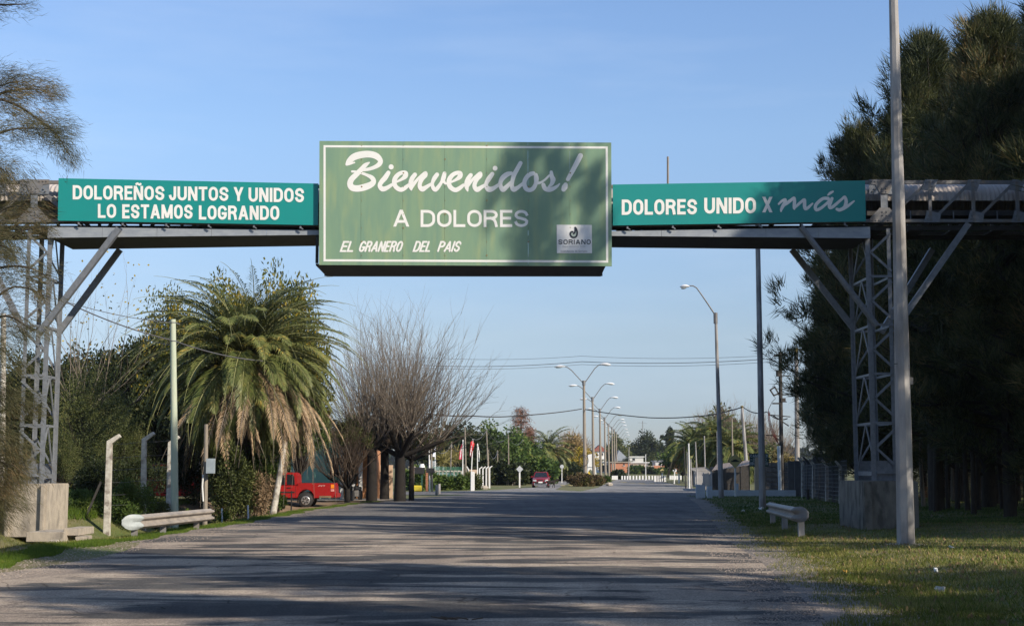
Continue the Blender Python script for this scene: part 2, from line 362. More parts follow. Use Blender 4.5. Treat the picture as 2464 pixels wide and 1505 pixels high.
def H(x, y):
    """height of the ground"""
    x = np.asarray(x, float); y = np.asarray(y, float)
    xl = np.interp(y, [w.y for w in LW], [w.x for w in LW]); xr = np.interp(y, [w.y for w in RW], [w.x for w in RW])
    d = xl-x; fade = 1-sm(66, 84, y)
    n = .05*np.sin(x*1.7+y*.6)+.04*np.sin(x*.9-y*1.3+1)
    z = -.55*sm(.9, 2.6, d)*fade + .85*sm(3.3, 5.6, d)*fade + n*sm(.6, 2, d)*fade
    # low ground under the pylon footing and the earth mound nearest the camera
    z = z + .75*np.exp(-(((x+13.2)/2.4)**2+((y-28.5)/5.5)**2)) - .32*np.exp(-(((x+13.6)/1.6)**2+((y-40.5)/2.5)**2))
    z = z + .05*sm(66, 70, y)*(1-sm(84, 90, y))*sm(.8, 3, d)
    e = x-xr
    z = z + (.10*sm(.3, 3, e)+.10*np.sin(x*.5+1)*sm(1, 4, e)*np.sin(y*.21))*(1-sm(80, 100, y))
    z = z + 1.3*sm(300, 420, y) + 6*sm(500, 1500, y)
    return z
def gz(x, y): return float(H(x, y))
xs = np.concatenate([-np.geomspace(2500, 36, 26), np.arange(-34, -4, .4), np.arange(-4, 4, 1.6), np.arange(4, 20, .5), np.geomspace(20.5, 2500, 36)])
ys = np.concatenate([np.arange(-70, 10, 5), np.arange(10, 62, .45), np.arange(62, 130, 1.6), np.geomspace(131, 4500, 70)])
XX, YY = np.meshgrid(xs, ys); ZZ = H(XX, YY); nx, ny = len(xs), len(ys)
V = np.stack([XX, YY, ZZ], -1).reshape(-1, 3); i0 = (np.arange(ny-1)[:, None]*nx+np.arange(nx-1)[None]).ravel()
me = np_mesh('ground', V, 4, np.stack([i0, i0+1, i0+nx+1, i0+nx], 1)); me.polygons.foreach_set('use_smooth', [True]*len(me.polygons))
tag(link('ground', me, M_GROUND), kind='structure')
def flat_poly(name, pts, z, m, kind='structure', jit=0.0, parent=None, step=1.2):
    P = []
    n = len(pts)
    for i in range(n):
        a, b = Vector(pts[i][:2]), Vector(pts[(i+1) % n][:2]); L_ = (b-a).length
        k = max(1, min(160, int(L_/step))) if jit else 1
        nrm = Vector((-(b-a).y, (b-a).x)).normalized() if L_ > 0 else Vector((0, 0))
        for q in range(k):
            p = a.lerp(b, q/k); P.append(p+nrm*(random.uniform(-jit, jit) if q else 0))
    bm = bmesh.new(); vs = [bm.verts.new((p.x, p.y, z)) for p in P]; f = bm.faces.new(vs)
    bmesh.ops.triangulate(bm, faces=[f]); bmesh.ops.recalc_face_normals(bm, faces=bm.faces)
    if bm.faces and sum(g.normal.z for g in bm.faces) < 0: bmesh.ops.reverse_faces(bm, faces=bm.faces)
    me = bpy.data.meshes.new(name); bm.to_mesh(me); bm.free()
    o = link(name, me, m, parent)
    if kind and parent is None: tag(o, kind=kind)
    return o
# loose gravel along both edges
def band(name, W_, o0, o1, z, m, jit=.15, y0=-30, y1=110, fn=None):
    ysb = np.arange(y0, y1, .5); P = []
    for y in ysb: P.append((fn(y)+o0, y))
    for y in ysb[::-1]: P.append((fn(y)+o1+random.uniform(-jit, jit), y))
    return flat_poly(name, P, z, m)
far_left = [(700, 1190), (700, 1184), (900, 1183.4), (1090, 1181), (1200, 1178), (1288, 1171.5), (1318, 1160), (1352, 1151.5)]
med = [(1396, 1151.5), (1378, 1158), (1352, 1170), (1336, 1178), (1400, 1181), (1440, 1172), (1466, 1159), (1488, 1151.5)]
right_c = [(1556, 1151.5), (1588, 1157), (1640, 1168), (1700, 1180), (1676, 1192)]
road_px = Lpx + far_left + med + right_c + Rpx[::-1]
band('bare_earth', RW, -.3, 1.5, .004, M_EARTH, .35, 5, 90, xR)
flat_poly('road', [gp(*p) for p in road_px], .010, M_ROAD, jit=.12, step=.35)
cross = [(1300, 1151.8), (1600, 1151.8), (1900, 1151), (1900, 1148.5), (1100, 1148.5), (1100, 1151)]
flat_poly('cross_street', [gp(*p) for p in cross], .014, M_ROAD)
band('gravel_shoulder', LW, .2, -.4, .013, M_GRAVEL, .16, 5, 78, lambda y: xL(y)+.35*math.sin(y*.9)*0+.0)
band('gravel_shoulder', RW, -.45, .45, .0135, M_GRAVEL, .2, 5, 90, xR)
# worn yellow strips of the rumble crossing on both carriageways
def ypatch(pts):
    flat_poly('painted_crossing_strip', [gp(*p) for p in pts], .019, nmat('worn_yellow_paint', (.48, .36, .10), (.30, .26, .15), 2.5, .8, 0, world=True))
for cxp, cyp in ((1425, 1165.5), (1457, 1167), (1345, 1166.5)):
    pass
for (a, b, yy) in ((1490, 1506, 1158), (1512, 1526, 1160), (1534, 1550, 1161.5), (1560, 1572, 1161), (1415-1, 1416, 1166)):
    if b-a > 3: ypatch([(a, yy), (b, yy+.9), (b+5, yy+2.3), (a+5, yy+1.5)])
for (a, b, yy) in ((1347, 1357, 1166.2), (1366, 1384, 1165.6)):
    ypatch([(a, yy), (b, yy+.4), (b+6, yy+3.0), (a+6, yy+2.6)])
# ground cover patches: earth bank by the pickup, median turf is the ground itself
flat = None
def drape(name, cx, cy, rx, ry, m, lift=.012, n=26, seed=0):
    rr = random.Random(seed); P = []; Fc = []
    rings = 7
    P.append((cx, cy, gz(cx, cy)+lift))
    ph = [rr.uniform(0, 6.28) for _ in range(4)]
    for k in range(1, rings+1):
        for j in range(n):
            t = 2*math.pi*j/n; w = (1+.18*math.sin(3*t+ph[0])+.1*math.sin(5*t+ph[1])+.06*math.sin(9*t+ph[2]))*k/rings
            x = cx+rx*w*math.cos(t); y = cy+ry*w*math.sin(t); P.append((x, y, gz(x, y)+lift))
    for j in range(n): Fc.append((0, 1+j, 1+(j+1) % n))
    for k in range(rings-1):
        for j in range(n):
            a = 1+k*n+j; b = 1+k*n+(j+1) % n; Fc.append((a, a+n, b+n, b))
    me = bpy.data.meshes.new(name); me.from_pydata(P, [], Fc); return tag(link(name, me, m), kind='structure')
# ================================================================ lettering
def arc(cx, cy, rx, ry, a0, a1, n=8):
    return [(cx+rx*math.cos(R(a0+(a1-a0)*i/n)), cy+ry*math.sin(R(a0+(a1-a0)*i/n))) for i in range(n+1)]
_O = arc(.5, .64, .5, .36, 0, 180, 12)+arc(.5, .36, .5, .36, 180, 360, 12)+[(1, .64)]
G = {
 'A': [('d', (0, 0), (.5, 1)), ('d', (.5, 1), (1, 0)), [(.25, .27), (.75, .27)]],
 'B': [[(0, 0), (0, 1)]+arc(.55, .77, .4, .23, 90, -90)+[(0, .54)], [(0, .54)]+arc(.55, .27, .45, .27, 90, -90)+[(0, 0)]],
 'C': [arc(.5, .66, .5, .34, 14, 180, 9)+arc(.5, .34, .5, .34, 180, 346, 9)],
 'D': [[(0, 0), (0, 1)]+arc(.45, .62, .55, .38, 90, 0)+arc(.45, .38, .55, .38, 0, -90)+[(0, 0)]],
 'E': [[(1, 1), (0, 1), (0, 0), (1, 0)], [(0, .52), (.88, .52)]],
 'G': [arc(.5, .68, .5, .32, 22, 180, 9)+arc(.5, .32, .5, .32, 180, 350, 9)+[(1, .42), (.62, .42)]],
 'I': [[(.5, 0), (.5, 1)]],
 'J': [[(1, 1), (1, .3)]+arc(.5, .3, .5, .3, 0, -170)],
 'L': [[(0, 1), (0, 0), (1, 0)]],
 'M': [[(0, 0), (0, 1)], [(1, 0), (1, 1)], ('d', (0, 1), (.5, .06)), ('d', (.5, .06), (1, 1))],
 'N': [[(0, 0), (0, 1)], [(1, 0), (1, 1)], ('d', (0, 1), (1, 0))],
 'O': [_O],
 'P': [[(0, 0), (0, 1)]+arc(.55, .74, .45, .26, 90, -90)+[(0, .48)]],
 'R': [[(0, 0), (0, 1)]+arc(.55, .755, .42, .245, 90, -90)+[(0, .51)], [(.5, .51), (.78, .42), (.9, .22), (.96, 0)]],
 'S': [arc(.5, .75, .46, .25, 8, 180, 7)+[(.06, .66), (.2, .56), (.5, .5), (.8, .43), (.96, .32)]+arc(.5, .25, .46, .25, 10, -170, 8)],
 'T': [[(0, 1), (1, 1)], [(.5, 1), (.5, 0)]],
 'U': [[(0, 1), (0, .32)]+arc(.5, .32, .5, .32, 180, 360)+[(1, 1)]],
 'V': [('d', (0, 1), (.5, 0)), ('d', (.5, 0), (1, 1))],
 'X': [('d', (0, 1), (1, 0)), ('d', (0, 0), (1, 1))],
 'Y': [('d', (0, 1), (.5, .36)), ('d', (1, 1), (.5, .36)), [(.5, .42), (.5, 0)]],
 '<': [[(0, .5), (1, .5)], [(.4, .9), (0, .5), (.4, .1)]],
}
WID = {'I': .0, 'M': 1.28, 'L': .82, 'E': .84, 'T': .94, 'J': .78, '<': 1.5, 'A': 1.12, 'V': 1.1}
def ribbon(pts, wid, cap='square', closed=False):
    """flat stroke of varying width; returns quads as list of (left, right) points"""
    P = [Vector(p) for p in pts]; n = len(P)
    if not hasattr(wid, '__len__'): wid = [wid]*n
    keep = [i for i in range(n) if i == 0 or (P[i]-P[i-1]).length > 1e-5]; P = [P[i] for i in keep]; wid = [wid[i] for i in keep]; n = len(P)
    if closed and (P[0]-P[-1]).length < 1e-6: P = P[:-1]; wid = wid[:-1]; n -= 1
    if cap == 'square' and not closed:
        P[0] = P[0]+(P[0]-P[1]).normalized()*wid[0]*.5; P[-1] = P[-1]+(P[-1]-P[-2]).normalized()*wid[-1]*.5
    out = []
    rng_ = range(n+1) if closed else range(n)
    for i in rng_:
        j = i % n
        a = P[(j-1) % n] if (closed or j > 0) else None; b = P[(j+1) % n] if (closed or j < n-1) else None
        d1 = (P[j]-a).normalized() if a is not None else None; d2 = (b-P[j]).normalized() if b is not None else None
        if d1 is None: d1 = d2
        if d2 is None: d2 = d1
        n1 = Vector((-d1.y, d1.x)); n2 = Vector((-d2.y, d2.x)); m = n1+n2
        m = n1 if m.length < 1e-4 else m.normalized(); c = max(m.dot(n1), .45)
        out.append((P[j]+m*wid[j]*.5/c, P[j]-m*wid[j]*.5/c))
    return out
def catmull(P, n=6):
    P = [Vector(p) for p in P]; Q = [P[0]]+P+[P[-1]]; out = []
    for i in range(1, len(Q)-2):
        for k in range(n):
            t = k/n; a, b, c, d = Q[i-1:i+3]
            out.append(.5*((2*b)+(c-a)*t+(2*a-5*b+4*c-d)*t*t+(3*b-a-3*c+d)*t**3))
    out.append(P[-1]); return out
class Ink:
    """strokes in a 2D frame (pixels of the drawing), laid on a surface function"""
    def __init__(s, surf): s.surf = surf; s.mb = MB(); s.k = 0
    def stroke(s, pts, wid, cap='square', closed=False):
        rb = ribbon(pts, wid, cap, closed); n = len(rb); vs = []
        for i, (a, b) in enumerate(rb):
            o = .004+.0006*(s.k % 9)+.0006*i/n
            vs += [s.surf(a.x, a.y, o), s.surf(b.x, b.y, o)]
        s.mb.add(vs, [(2*i, 2*i+1, 2*i+3, 2*i+2) for i in range(n-1)]); s.k += 1
        if cap == 'round' and not closed:
            w0 = wid if not hasattr(wid, '__len__') else None
            for e in (0, -1):
                s.dot(pts[e][0], pts[e][1], (w0 if w0 else wid[e])/2)
    def dot(s, x, y, r, ry=None, rot=0, n=14):
        ry = ry or r; o = .004+.0006*(s.k % 9)+.0003; vs = []
        for i in range(n):
            t = 2*math.pi*i/n; a = r*math.cos(t); b = ry*math.sin(t)
            vs.append(s.surf(x+a*math.cos(rot)-b*math.sin(rot), y+a*math.sin(rot)+b*math.cos(rot), o))
        s.mb.add(vs, [tuple(range(n))])
    def brush(s, P, cap='round', n=6):
        Q = catmull([(x, y, w) for x, y, w in P], n); s.stroke([(q.x, q.y) for q in Q], [max(q.z, 4) for q in Q], 'none')
        if cap == 'round':
            for e in (0, -1): s.dot(Q[e].x, Q[e].y, Q[e].z/2)
    def text(s, txt, x0, x1, ytop, ybot, th, wr=None, slant=0.0, cap='square', gap=.16, space=.30, tilt=0.0, ws=None):
        """set txt between x0 and x1; th = stroke thickness as part of the letter height"""
        Hh = ybot-ytop; t = th*Hh
        wv = []
        for ch in txt:
            c = {'Ñ': 'N'}.get(ch, ch)
            wv.append(space if ch == ' ' else (th*1.0 if c == 'I' else (WID.get(c, 1.0))))
        # unit letter width found so that the line fits
        nonsp = [(w if ch != 'I' else 0) for w, ch in zip(wv, txt)]
        tw = sum(n_ for n_ in nonsp if True); fixed = sum(t for ch in txt if ch == 'I'); gaps = (len(txt)-1)*gap*Hh*.5
        lw = (x1-x0-fixed-gaps)/tw; x = x0
        for ch, w in zip(txt, wv):
            if ch == ' ': x += lw*w+gap*Hh*.5; continue
            c = {'Ñ': 'N'}.get(ch, ch); wpx = t if c == 'I' else lw*w
            def mp(p, x=x, wpx=wpx):
                px = x+t/2+p[0]*(wpx-t); py = ybot-t/2-p[1]*(Hh-t)
                return (px+slant*(ybot-py), py+tilt*(px-x0))
            for st in G[c]:
                if st[0] == 'd':
                    if cap == 'round': s.stroke([mp(st[1]), mp(st[2])], t, cap); continue
                    P_ = []
                    hw = t*.5*math.hypot(1, (wpx-t)*abs(st[2][0]-st[1][0])/(Hh*abs(st[2][1]-st[1][1])))
                    for (gx, gy) in st[1:]:
                        px = x+hw+gx*(wpx-2*hw); py = ybot-gy*Hh; P_.append((px+slant*(ybot-py), py+tilt*(px-x0)))
                    o = .004+.0006*(s.k % 9)+.0003; s.k += 1
                    s.mb.add([s.surf(P_[0][0]-hw, P_[0][1], o), s.surf(P_[0][0]+hw, P_[0][1], o), s.surf(P_[1][0]+hw, P_[1][1], o), s.surf(P_[1][0]-hw, P_[1][1], o)], [(0, 1, 2, 3)]); continue
                cl = (abs(st[0][0]-st[-1][0])+abs(st[0][1]-st[-1][1])) < .02
                s.stroke([mp(p) for p in st], t, cap, cl)
            if ch == 'Ñ':
                s.brush([(mp((.1, 1))[0], mp((0, 1.22))[1], t*.7), (mp((.35, 1))[0], mp((0, 1.32))[1], t*.8), (mp((.65, 1))[0], mp((0, 1.22))[1], t*.8), (mp((.92, 1))[0], mp((0, 1.33))[1], t*.7)], 'none')
            x += wpx+gap*Hh*.5
    def build(s, name, m, parent): return s.mb.build(name, m, parent)

# ================================================================ the gantry: conveyor bridge, pylons, signs
YF, YB = 41.0, 43.2            # front and back truss planes
def P2(px, py, Y=YF): return at(px, py, Y)
zt = lambda px, py, Y=YF: at(px, py, Y).z
bridge = thing('conveyor_bridge', 'long grey steel truss bridge with corrugated hood crossing high over the road behind the signs', 'conveyor bridge', (0, YF, at(1232, 530, YF).z))
XL_, XR_ = -21.0, 21.0
def top_z(x): return at(1232, 435.5, YF).z-.0*x
def chord(name, yc, zc0, zc1, x0, x1, Y, m=M_STEEL_D, dep=.09, up=0):
    b = MB(); b.box(((x0+x1)/2, Y, (zc0+zc1)/2), (x1-x0, dep, abs(zc1-zc0))); return b.build(name, m, bridge)
zT0, zT1 = zt(1232, 442.5), zt(1232, 434.5); zB0, zB1 = zt(1232, 535), zt(1232, 527.5)
segx = [-21, -13.0, 10.25, 21]
sag = lambda x: -.16*(1-min(1, (abs(x+1.3)/12))**2)
for Yp in (YF, YB):
    for a, b in zip(segx, segx[1:]):
        if a == -13.0:
            n = 4
            for i in range(n):
                xa = a+(b-a)*i/n; xb = a+(b-a)*(i+1)/n
                mb = MB(); mb.beam((xa, Yp, (zT0+zT1)/2+sag(xa)), (xb, Yp, (zT0+zT1)/2+sag(xb)), .09, zT1-zT0); mb.build('chord', M_STEEL_D, bridge)
                mb = MB(); mb.beam((xa, Yp, (zB0+zB1)/2+sag(xa)), (xb, Yp, (zB0+zB1)/2+sag(xb)), .09, zB1-zB0); mb.build('chord', M_STEEL_D, bridge)
        else:
            mb = MB(); mb.box(((a+b)/2, Yp, (zT0+zT1)/2), (b-a, .09, zT1-zT0)); mb.build('chord', M_STEEL_D, bridge)
            mb = MB(); mb.box(((a+b)/2, Yp, (zB0+zB1)/2), (b-a, .09, zB1-zB0)); mb.build('chord', M_STEEL_D, bridge)
px2x = lambda px, Y=YF: at(px, 480, Y).x
pitch = 1.27
posts = [px2x(84)+i*pitch for i in range(-6, 28)]
nodes_r = [px2x(2126), px2x(2236), px2x(2340), px2x(2446), px2x(2446)+1.3, px2x(2446)+2.6]
nodes = [px2x(84)-5*1.27+i*1.27 for i in range(6)] + [px2x(84)+1.27*i for i in range(1, 19)] + nodes_r
nodes = sorted(nodes)
bolt_me = None
def plate(pts, Y, t, name='gusset_plate', bolts=(), m=M_STEEL):
    b = MB(); o = Vector((0, Y, 0)); b.prism([(p[0], p[1]) for p in pts], (o, (1, 0, 0), (0, 0, 1), (0, -1, 0)), t)
    g = b.build(name, m, bridge)
    if bolts:
        bb = MB()
        for (x, z) in bolts: bb.tube([(x, Y-t, z), (x, Y-t-.022, z)], [.026, .02], 6)
        q = bb.build('bolt', M_STEEL_D, g); tag(q, kind='stuff')
        q.data.transform(Matrix.Translation((0, 0, 0)))
    return g
for i, x in enumerate(nodes):
    s_ = sag(x) if -13 < x < 10.25 else 0
    vis = x < -12.9 or x > 10.3
    for Yp in (YF, YB):
        b = MB(); w = .2 if (Yp == YF and x < -12.9) else .09
        if abs(x-nodes_r[0]) < .05 and Yp == YF: w = .2
        b.box((x, Yp-.055 if Yp == YF else Yp, (zB0+zT1)/2+s_), (w, .02 if w > .1 else .07, zT1-zB0-.04))
        b.build('post', M_STEEL_D if w < .1 else M_STEEL, bridge)
    if vis:
        z0, z1 = zB0-.01, zT1+.015
        if x < -12.9 or abs(x-nodes_r[0]) < .05:
            wd = .435
            bl = [(x+q, z1-.055) for q in (-.36, -.26, -.16, .16, .26, .36)]+[(x+q, z1-r_) for q in (-.06, .06) for r_ in (.27, .36)]+[(x-.34, z1-.35), (x-.28, z1-.28), (x+.34, z1-.35), (x+.28, z1-.28)]
            plate([(x-wd, z1), (x+wd, z1), (x+wd, z1-.43), (x-wd, z1-.43)], YF-.07, .014, m=M_STEEL)
            plate([(x-wd+.01, z1), (x+wd-.01, z1), (x+wd-.01, z1-.13), (x+.25, z1-.15), (x+.13, z1-.40), (x+.06, z1-.42), (x-.06, z1-.42), (x-.13, z1-.40), (x-.25, z1-.15), (x-wd+.01, z1-.13)], YF-.088, .014, bolts=bl, m=M_STEEL_D)
            bl = [(x+q, z0+.055) for q in (-.36, -.26, -.16, .1, .26)]+[(x+q, z0+r_) for q in (-.06, .06) for r_ in (.21, .31)]
            plate([(x-wd, z0), (x+wd, z0), (x+wd, z0+.12), (x+.14, z0+.43), (x-.14, z0+.43), (x-wd, z0+.12)], YF-.07, .016, bolts=bl, m=M_STEEL_D)
        else:
            bl = [(x-.1, z1-.07), (x, z1-.07), (x+.1, z1-.07), (x+.06, z1-.2), (x+.02, z1-.3)]
            plate([(x-.12, z1), (x+.25, z1), (x+.10, z1-.36), (x-.24, z1-.30)], YF-.07, .016, bolts=bl)
            bl = [(x-.09, z0+.1), (x+.02, z0+.1), (x-.06, z0+.2)]
            plate([(x-.2, z0), (x+.26, z0), (x+.3, z0+.26), (x-.1, z0+.36)], YF-.07, .016, bolts=bl)
for a, b_ in zip(nodes, nodes[1:]):
    if b_-a < .4: continue
    for Yp in (YF, YB):
        sa, sb = (sag(a) if -13 < a < 10.25 else 0), (sag(b_) if -13 < b_ < 10.25 else 0)
        mb = MB()
        if a < -12.9 and a > px2x(84)-.1: mb.beam((a+.2, Yp-.03, zT0-.2+sa), (b_, Yp-.03, zB1-.1+sb), .05, .11)
        else: mb.beam((a+.1, Yp-.02, zB1+sa), (b_-.1, Yp-.02, zT0+sb), .05, .08)
        mb.build('diagonal_brace', M_STEEL_D, bridge)
    mb = MB(); mb.beam((b_, YF, zB0-.02), (b_, YB, zB0-.02), .06, .08); mb.build('cross_member', M_DARKSTEEL, bridge)
# corrugated hood, a curved sheet whose ribs run across the bridge
cY, cz, rad = 42.1, at(1232, 478, 42.0).z, .68
def hood(x0, x1, fine):
    stepx = .13/6 if fine else .6; n = int((x1-x0)/stepx)+1; na = 9 if fine else 5
    xsn = np.linspace(x0, x1, n); an = np.linspace(R(-8), R(188), na)
    rr = rad+.016*np.sin(xsn*2*math.pi/.13) if fine else np.full(n, rad)
    s_ = np.array([sag(x) if -13 < x < 10.25 else 0 for x in xsn])
    V_ = np.stack([np.repeat(xsn[:, None], na, 1), cY-rr[:, None]*np.cos(an)[None]*1.25, cz-.12+s_[:, None]+rr[:, None]*np.sin(an)[None]*.84], -1).reshape(-1, 3)
    i_ = (np.arange(n-1)[:, None]*na+np.arange(na-1)[None]).ravel()
    o = np.array(world_origin(bridge)); me = np_mesh('corrugated_hood', V_-o, 4, np.stack([i_, i_+1, i_+na+1, i_+na], 1))
    me.polygons.foreach_set('use_smooth', [True]*len(me.polygons)); link('corrugated_hood', me, M_SHEET, bridge)
for a, b_, f_ in ((-21, -18.4, 1), (-18.4, -15.6, 1), (-15.6, -12.9, 1), (-12.9, 10.3, 0), (10.3, 13.0, 1), (13.0, 15.8, 1), (15.8, 21, 1)): hood(a, b_, f_)
# belt pan, walkway and its longitudinal beams
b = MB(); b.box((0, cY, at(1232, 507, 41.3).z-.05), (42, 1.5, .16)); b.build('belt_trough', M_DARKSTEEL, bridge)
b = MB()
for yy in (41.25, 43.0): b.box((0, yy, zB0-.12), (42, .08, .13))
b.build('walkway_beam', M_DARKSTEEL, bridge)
for i in range(34):
    x = -20.4+i*1.25
    b = MB(); b.box((x, 42.1, zB0-.07), (.46, 1.7, .03)); b.build('walkway_plate', M_DARKSTEEL, bridge)
b = MB(); b.box((0, 42.6, zB0+.12), (42, .05, .1)); b.build('cable_tray', M_DARKSTEEL, bridge)
for x in nodes[-6:]:
    b = MB(); b.box((x-.48, 41.3, zB1+.14), (.03, .03, .34)); b.build('roller_bracket', M_STEEL, bridge)
# sheet metal tray that hangs below the bridge between the pylons
def tray(x0, x1, ztop0, ztop1, zb0, zb1, zr0, zr1):
    n = 5
    for i in range(n):
        a, c = i/n, (i+1)/n
        L_ = lambda p, q, t: p+(q-p)*t
        xa, xb = L_(x0, x1, a), L_(x0, x1, c)
        g = .004
        b = MB(); t0, t1, b0, b1 = L_(ztop0, ztop1, a), L_(ztop0, ztop1, c), L_(zb0, zb1, a), L_(zb0, zb1, c)
        b.add([(xa+g, 40.9, b0), (xb-g, 40.9, b1), (xb-g, 40.9, t1), (xa+g, 40.9, t0), (xa+g, 40.93, b0), (xb-g, 40.93, b1), (xb-g, 40.93, t1), (xa+g, 40.93, t0)],
              [(0, 1, 2, 3), (7, 6, 5, 4), (0, 4, 5, 1), (3, 2, 6, 7), (0, 3, 7, 4), (1, 5, 6, 2)])
        b.build('tray_side_panel', M_TRAY, bridge)
        b = MB(); r0, r1 = L_(zr0, zr1, a), L_(zr0, zr1, c)
        b.add([(xa+g, 40.93, b0+.02), (xb-g, 40.93, b1+.02), (xb-g, 43.3, r1), (xa+g, 43.3, r0), (xa+g, 40.93, b0+.05), (xb-g, 40.93, b1+.05), (xb-g, 43.3, r1+.03), (xa+g, 43.3, r0+.03)],
              [(0, 1, 2, 3), (7, 6, 5, 4), (0, 4, 5, 1), (3, 2, 6, 7), (0, 3, 7, 4), (1, 5, 6, 2)])
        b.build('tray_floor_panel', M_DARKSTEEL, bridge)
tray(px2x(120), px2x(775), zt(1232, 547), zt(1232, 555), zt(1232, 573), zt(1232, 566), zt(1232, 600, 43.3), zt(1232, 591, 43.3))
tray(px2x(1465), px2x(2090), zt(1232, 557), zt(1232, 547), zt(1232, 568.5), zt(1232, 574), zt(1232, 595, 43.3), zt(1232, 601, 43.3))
xs0, xs1 = -5.68, 2.72
for i in range(7):
    xa, xb = xs0+(xs1-xs0)*i/7, xs0+(xs1-xs0)*(i+1)/7
    b = MB(); zz = zt(1232, 640, 40.9); zr = zt(1232, 665, 43.2)
    b.add([(xa+.0, 40.75, zz), (xb-.0, 40.75, zz), (xb-.0, 43.2, zr), (xa+.0, 43.2, zr), (xa+.0, 40.75, zz+.05), (xb-.0, 40.75, zz+.05), (xb-.0, 43.2, zr+.05), (xa+.0, 43.2, zr+.05)],
          [(0, 1, 2, 3), (7, 6, 5, 4), (0, 4, 5, 1), (3, 2, 6, 7), (0, 3, 7, 4), (1, 5, 6, 2)])
    b.build('sign_walkway_panel', M_DARKSTEEL, bridge)
b = MB()
for x in (xs0, (xs0+xs1)/2, xs1):
    b.beam((x, 43.0, zz), (x, 43.0, zt(1232, 590, 43)), .08); b.beam((x, 41.0, zz+.1), (x, 41.0, zt(1232, 560)), .08)
b.build('hanger', M_DARKSTEEL, bridge)
rod = MB(); rod.tube([at(1607, 446, 43), at(1607, 377, 43)], .035, 6)
tag(rod.build('vertical_rod', M_WOODPOLE, None, origin=at(1607, 446, 43)), 'short thin upright pole standing up behind the right teal banner against the sky', 'pole')
# ---- signs
def sign_panel(name, c4, Y, t, m, parent, n=1, backframe=True):
    """c4: pixel corners TL TR BR BL"""
    tl, tr, br, bl = [at(p[0], p[1], Y) for p in c4]; out = []
    for i in range(n):
        a, b_ = i/n, (i+1)/n; g = .0022 if n > 1 else 0
        q = [bl.lerp(br, a)+Vector((g, 0, 0)), bl.lerp(br, b_)-Vector((g, 0, 0)), tl.lerp(tr, b_)-Vector((g, 0, 0)), tl.lerp(tr, a)+Vector((g, 0, 0))]
        mb = MB(); mb.add(q+[v+Vector((0, t, 0)) for v in q], [(0, 1, 2, 3), (7, 6, 5, 4), (0, 4, 5, 1), (3, 2, 6, 7), (0, 3, 7, 4), (1, 5, 6, 2)])
        out.append(mb.build(name, m, parent))
    return out
YS = 40.6
big = thing('welcome_sign', 'large faded green billboard reading Bienvenidos! A Dolores at the middle of the bridge', 'sign', at(1120, 638, YS))
C4 = [(768.5, 339), (1471, 343), (1472.5, 640), (767.5, 637)]
sign_panel('panel', C4, YS, .05, M_SIGN, big, 7)
def surfY(Y): return lambda x, y, o: at(x, y, Y-o)
k1 = lambda x, y: ((1300+x*.20292)*.6303, (560+y*.20292)*.6303)
class PInk(Ink):
    pass
def pk(lst, f, sw): return [(*f(x, y), w*sw) for x, y, w in lst]
swA = .20292*.6303
ink = Ink(surfY(YS))
B_ = [[(120, 330, 60), (165, 265, 100), (260, 190, 128), (400, 150, 128), (550, 142, 125), (675, 178, 118), (750, 260, 92), (725, 332, 88), (640, 385, 72), (520, 424, 62), (395, 440, 52)],
      [(150, 318, 70), (265, 298, 26)],
      [(540, 298, 28), (470, 345, 78), (390, 425, 85), (300, 520, 98), (208, 612, 105), (180, 700, 110), (222, 770, 120), (335, 785, 122), (480, 752, 125), (590, 700, 108), (622, 640, 92), (585, 580, 82), (500, 535, 58), (380, 490, 50), (290, 470, 42), (218, 466, 42)],
      [(900, 490, 80), (838, 585, 96), (768, 665, 88), (738, 735, 82), (790, 795, 95), (870, 775, 80), (965, 715, 58)],
      [(1045, 665, 36), (1140, 618, 56), (1215, 560, 90), (1222, 500, 90), (1160, 488, 76), (1085, 525, 80), (1025, 600, 90), (1012, 690, 88), (1050, 765, 85), (1130, 808, 84), (1205, 780, 80), (1285, 715, 58)],
      [(1400, 525, 78), (1345, 600, 88), (1318, 690, 84), (1322, 770, 70), (1333, 815, 26)],
      [(1338, 800, 26), (1378, 705, 62), (1450, 615, 55), (1540, 530, 55), (1598, 492, 62), (1598, 540, 74), (1540, 600, 76), (1497, 680, 78), (1492, 750, 82), (1540, 798, 95), (1610, 760, 75), (1698, 705, 56)],
      [(1815, 525, 80), (1762, 600, 82), (1728, 690, 62), (1742, 770, 75), (1785, 808, 78), (1840, 755, 72), (1897, 670, 60), (1935, 590, 88), (1955, 505, 74)],
      [(1940, 645, 60), (1970, 688, 46), (2010, 692, 40)]]
B_.append([(x+1027, y+5, w) for x, y, w in B_[4]])
B_.append([(2450, 535, 78), (2398, 610, 88), (2368, 700, 84), (2378, 780, 70), (2392, 832, 26)])
B_.append([(x+1031, y+7, w) for x, y, w in B_[6]]+[(2735, 700, 50)])
o_ = 2366
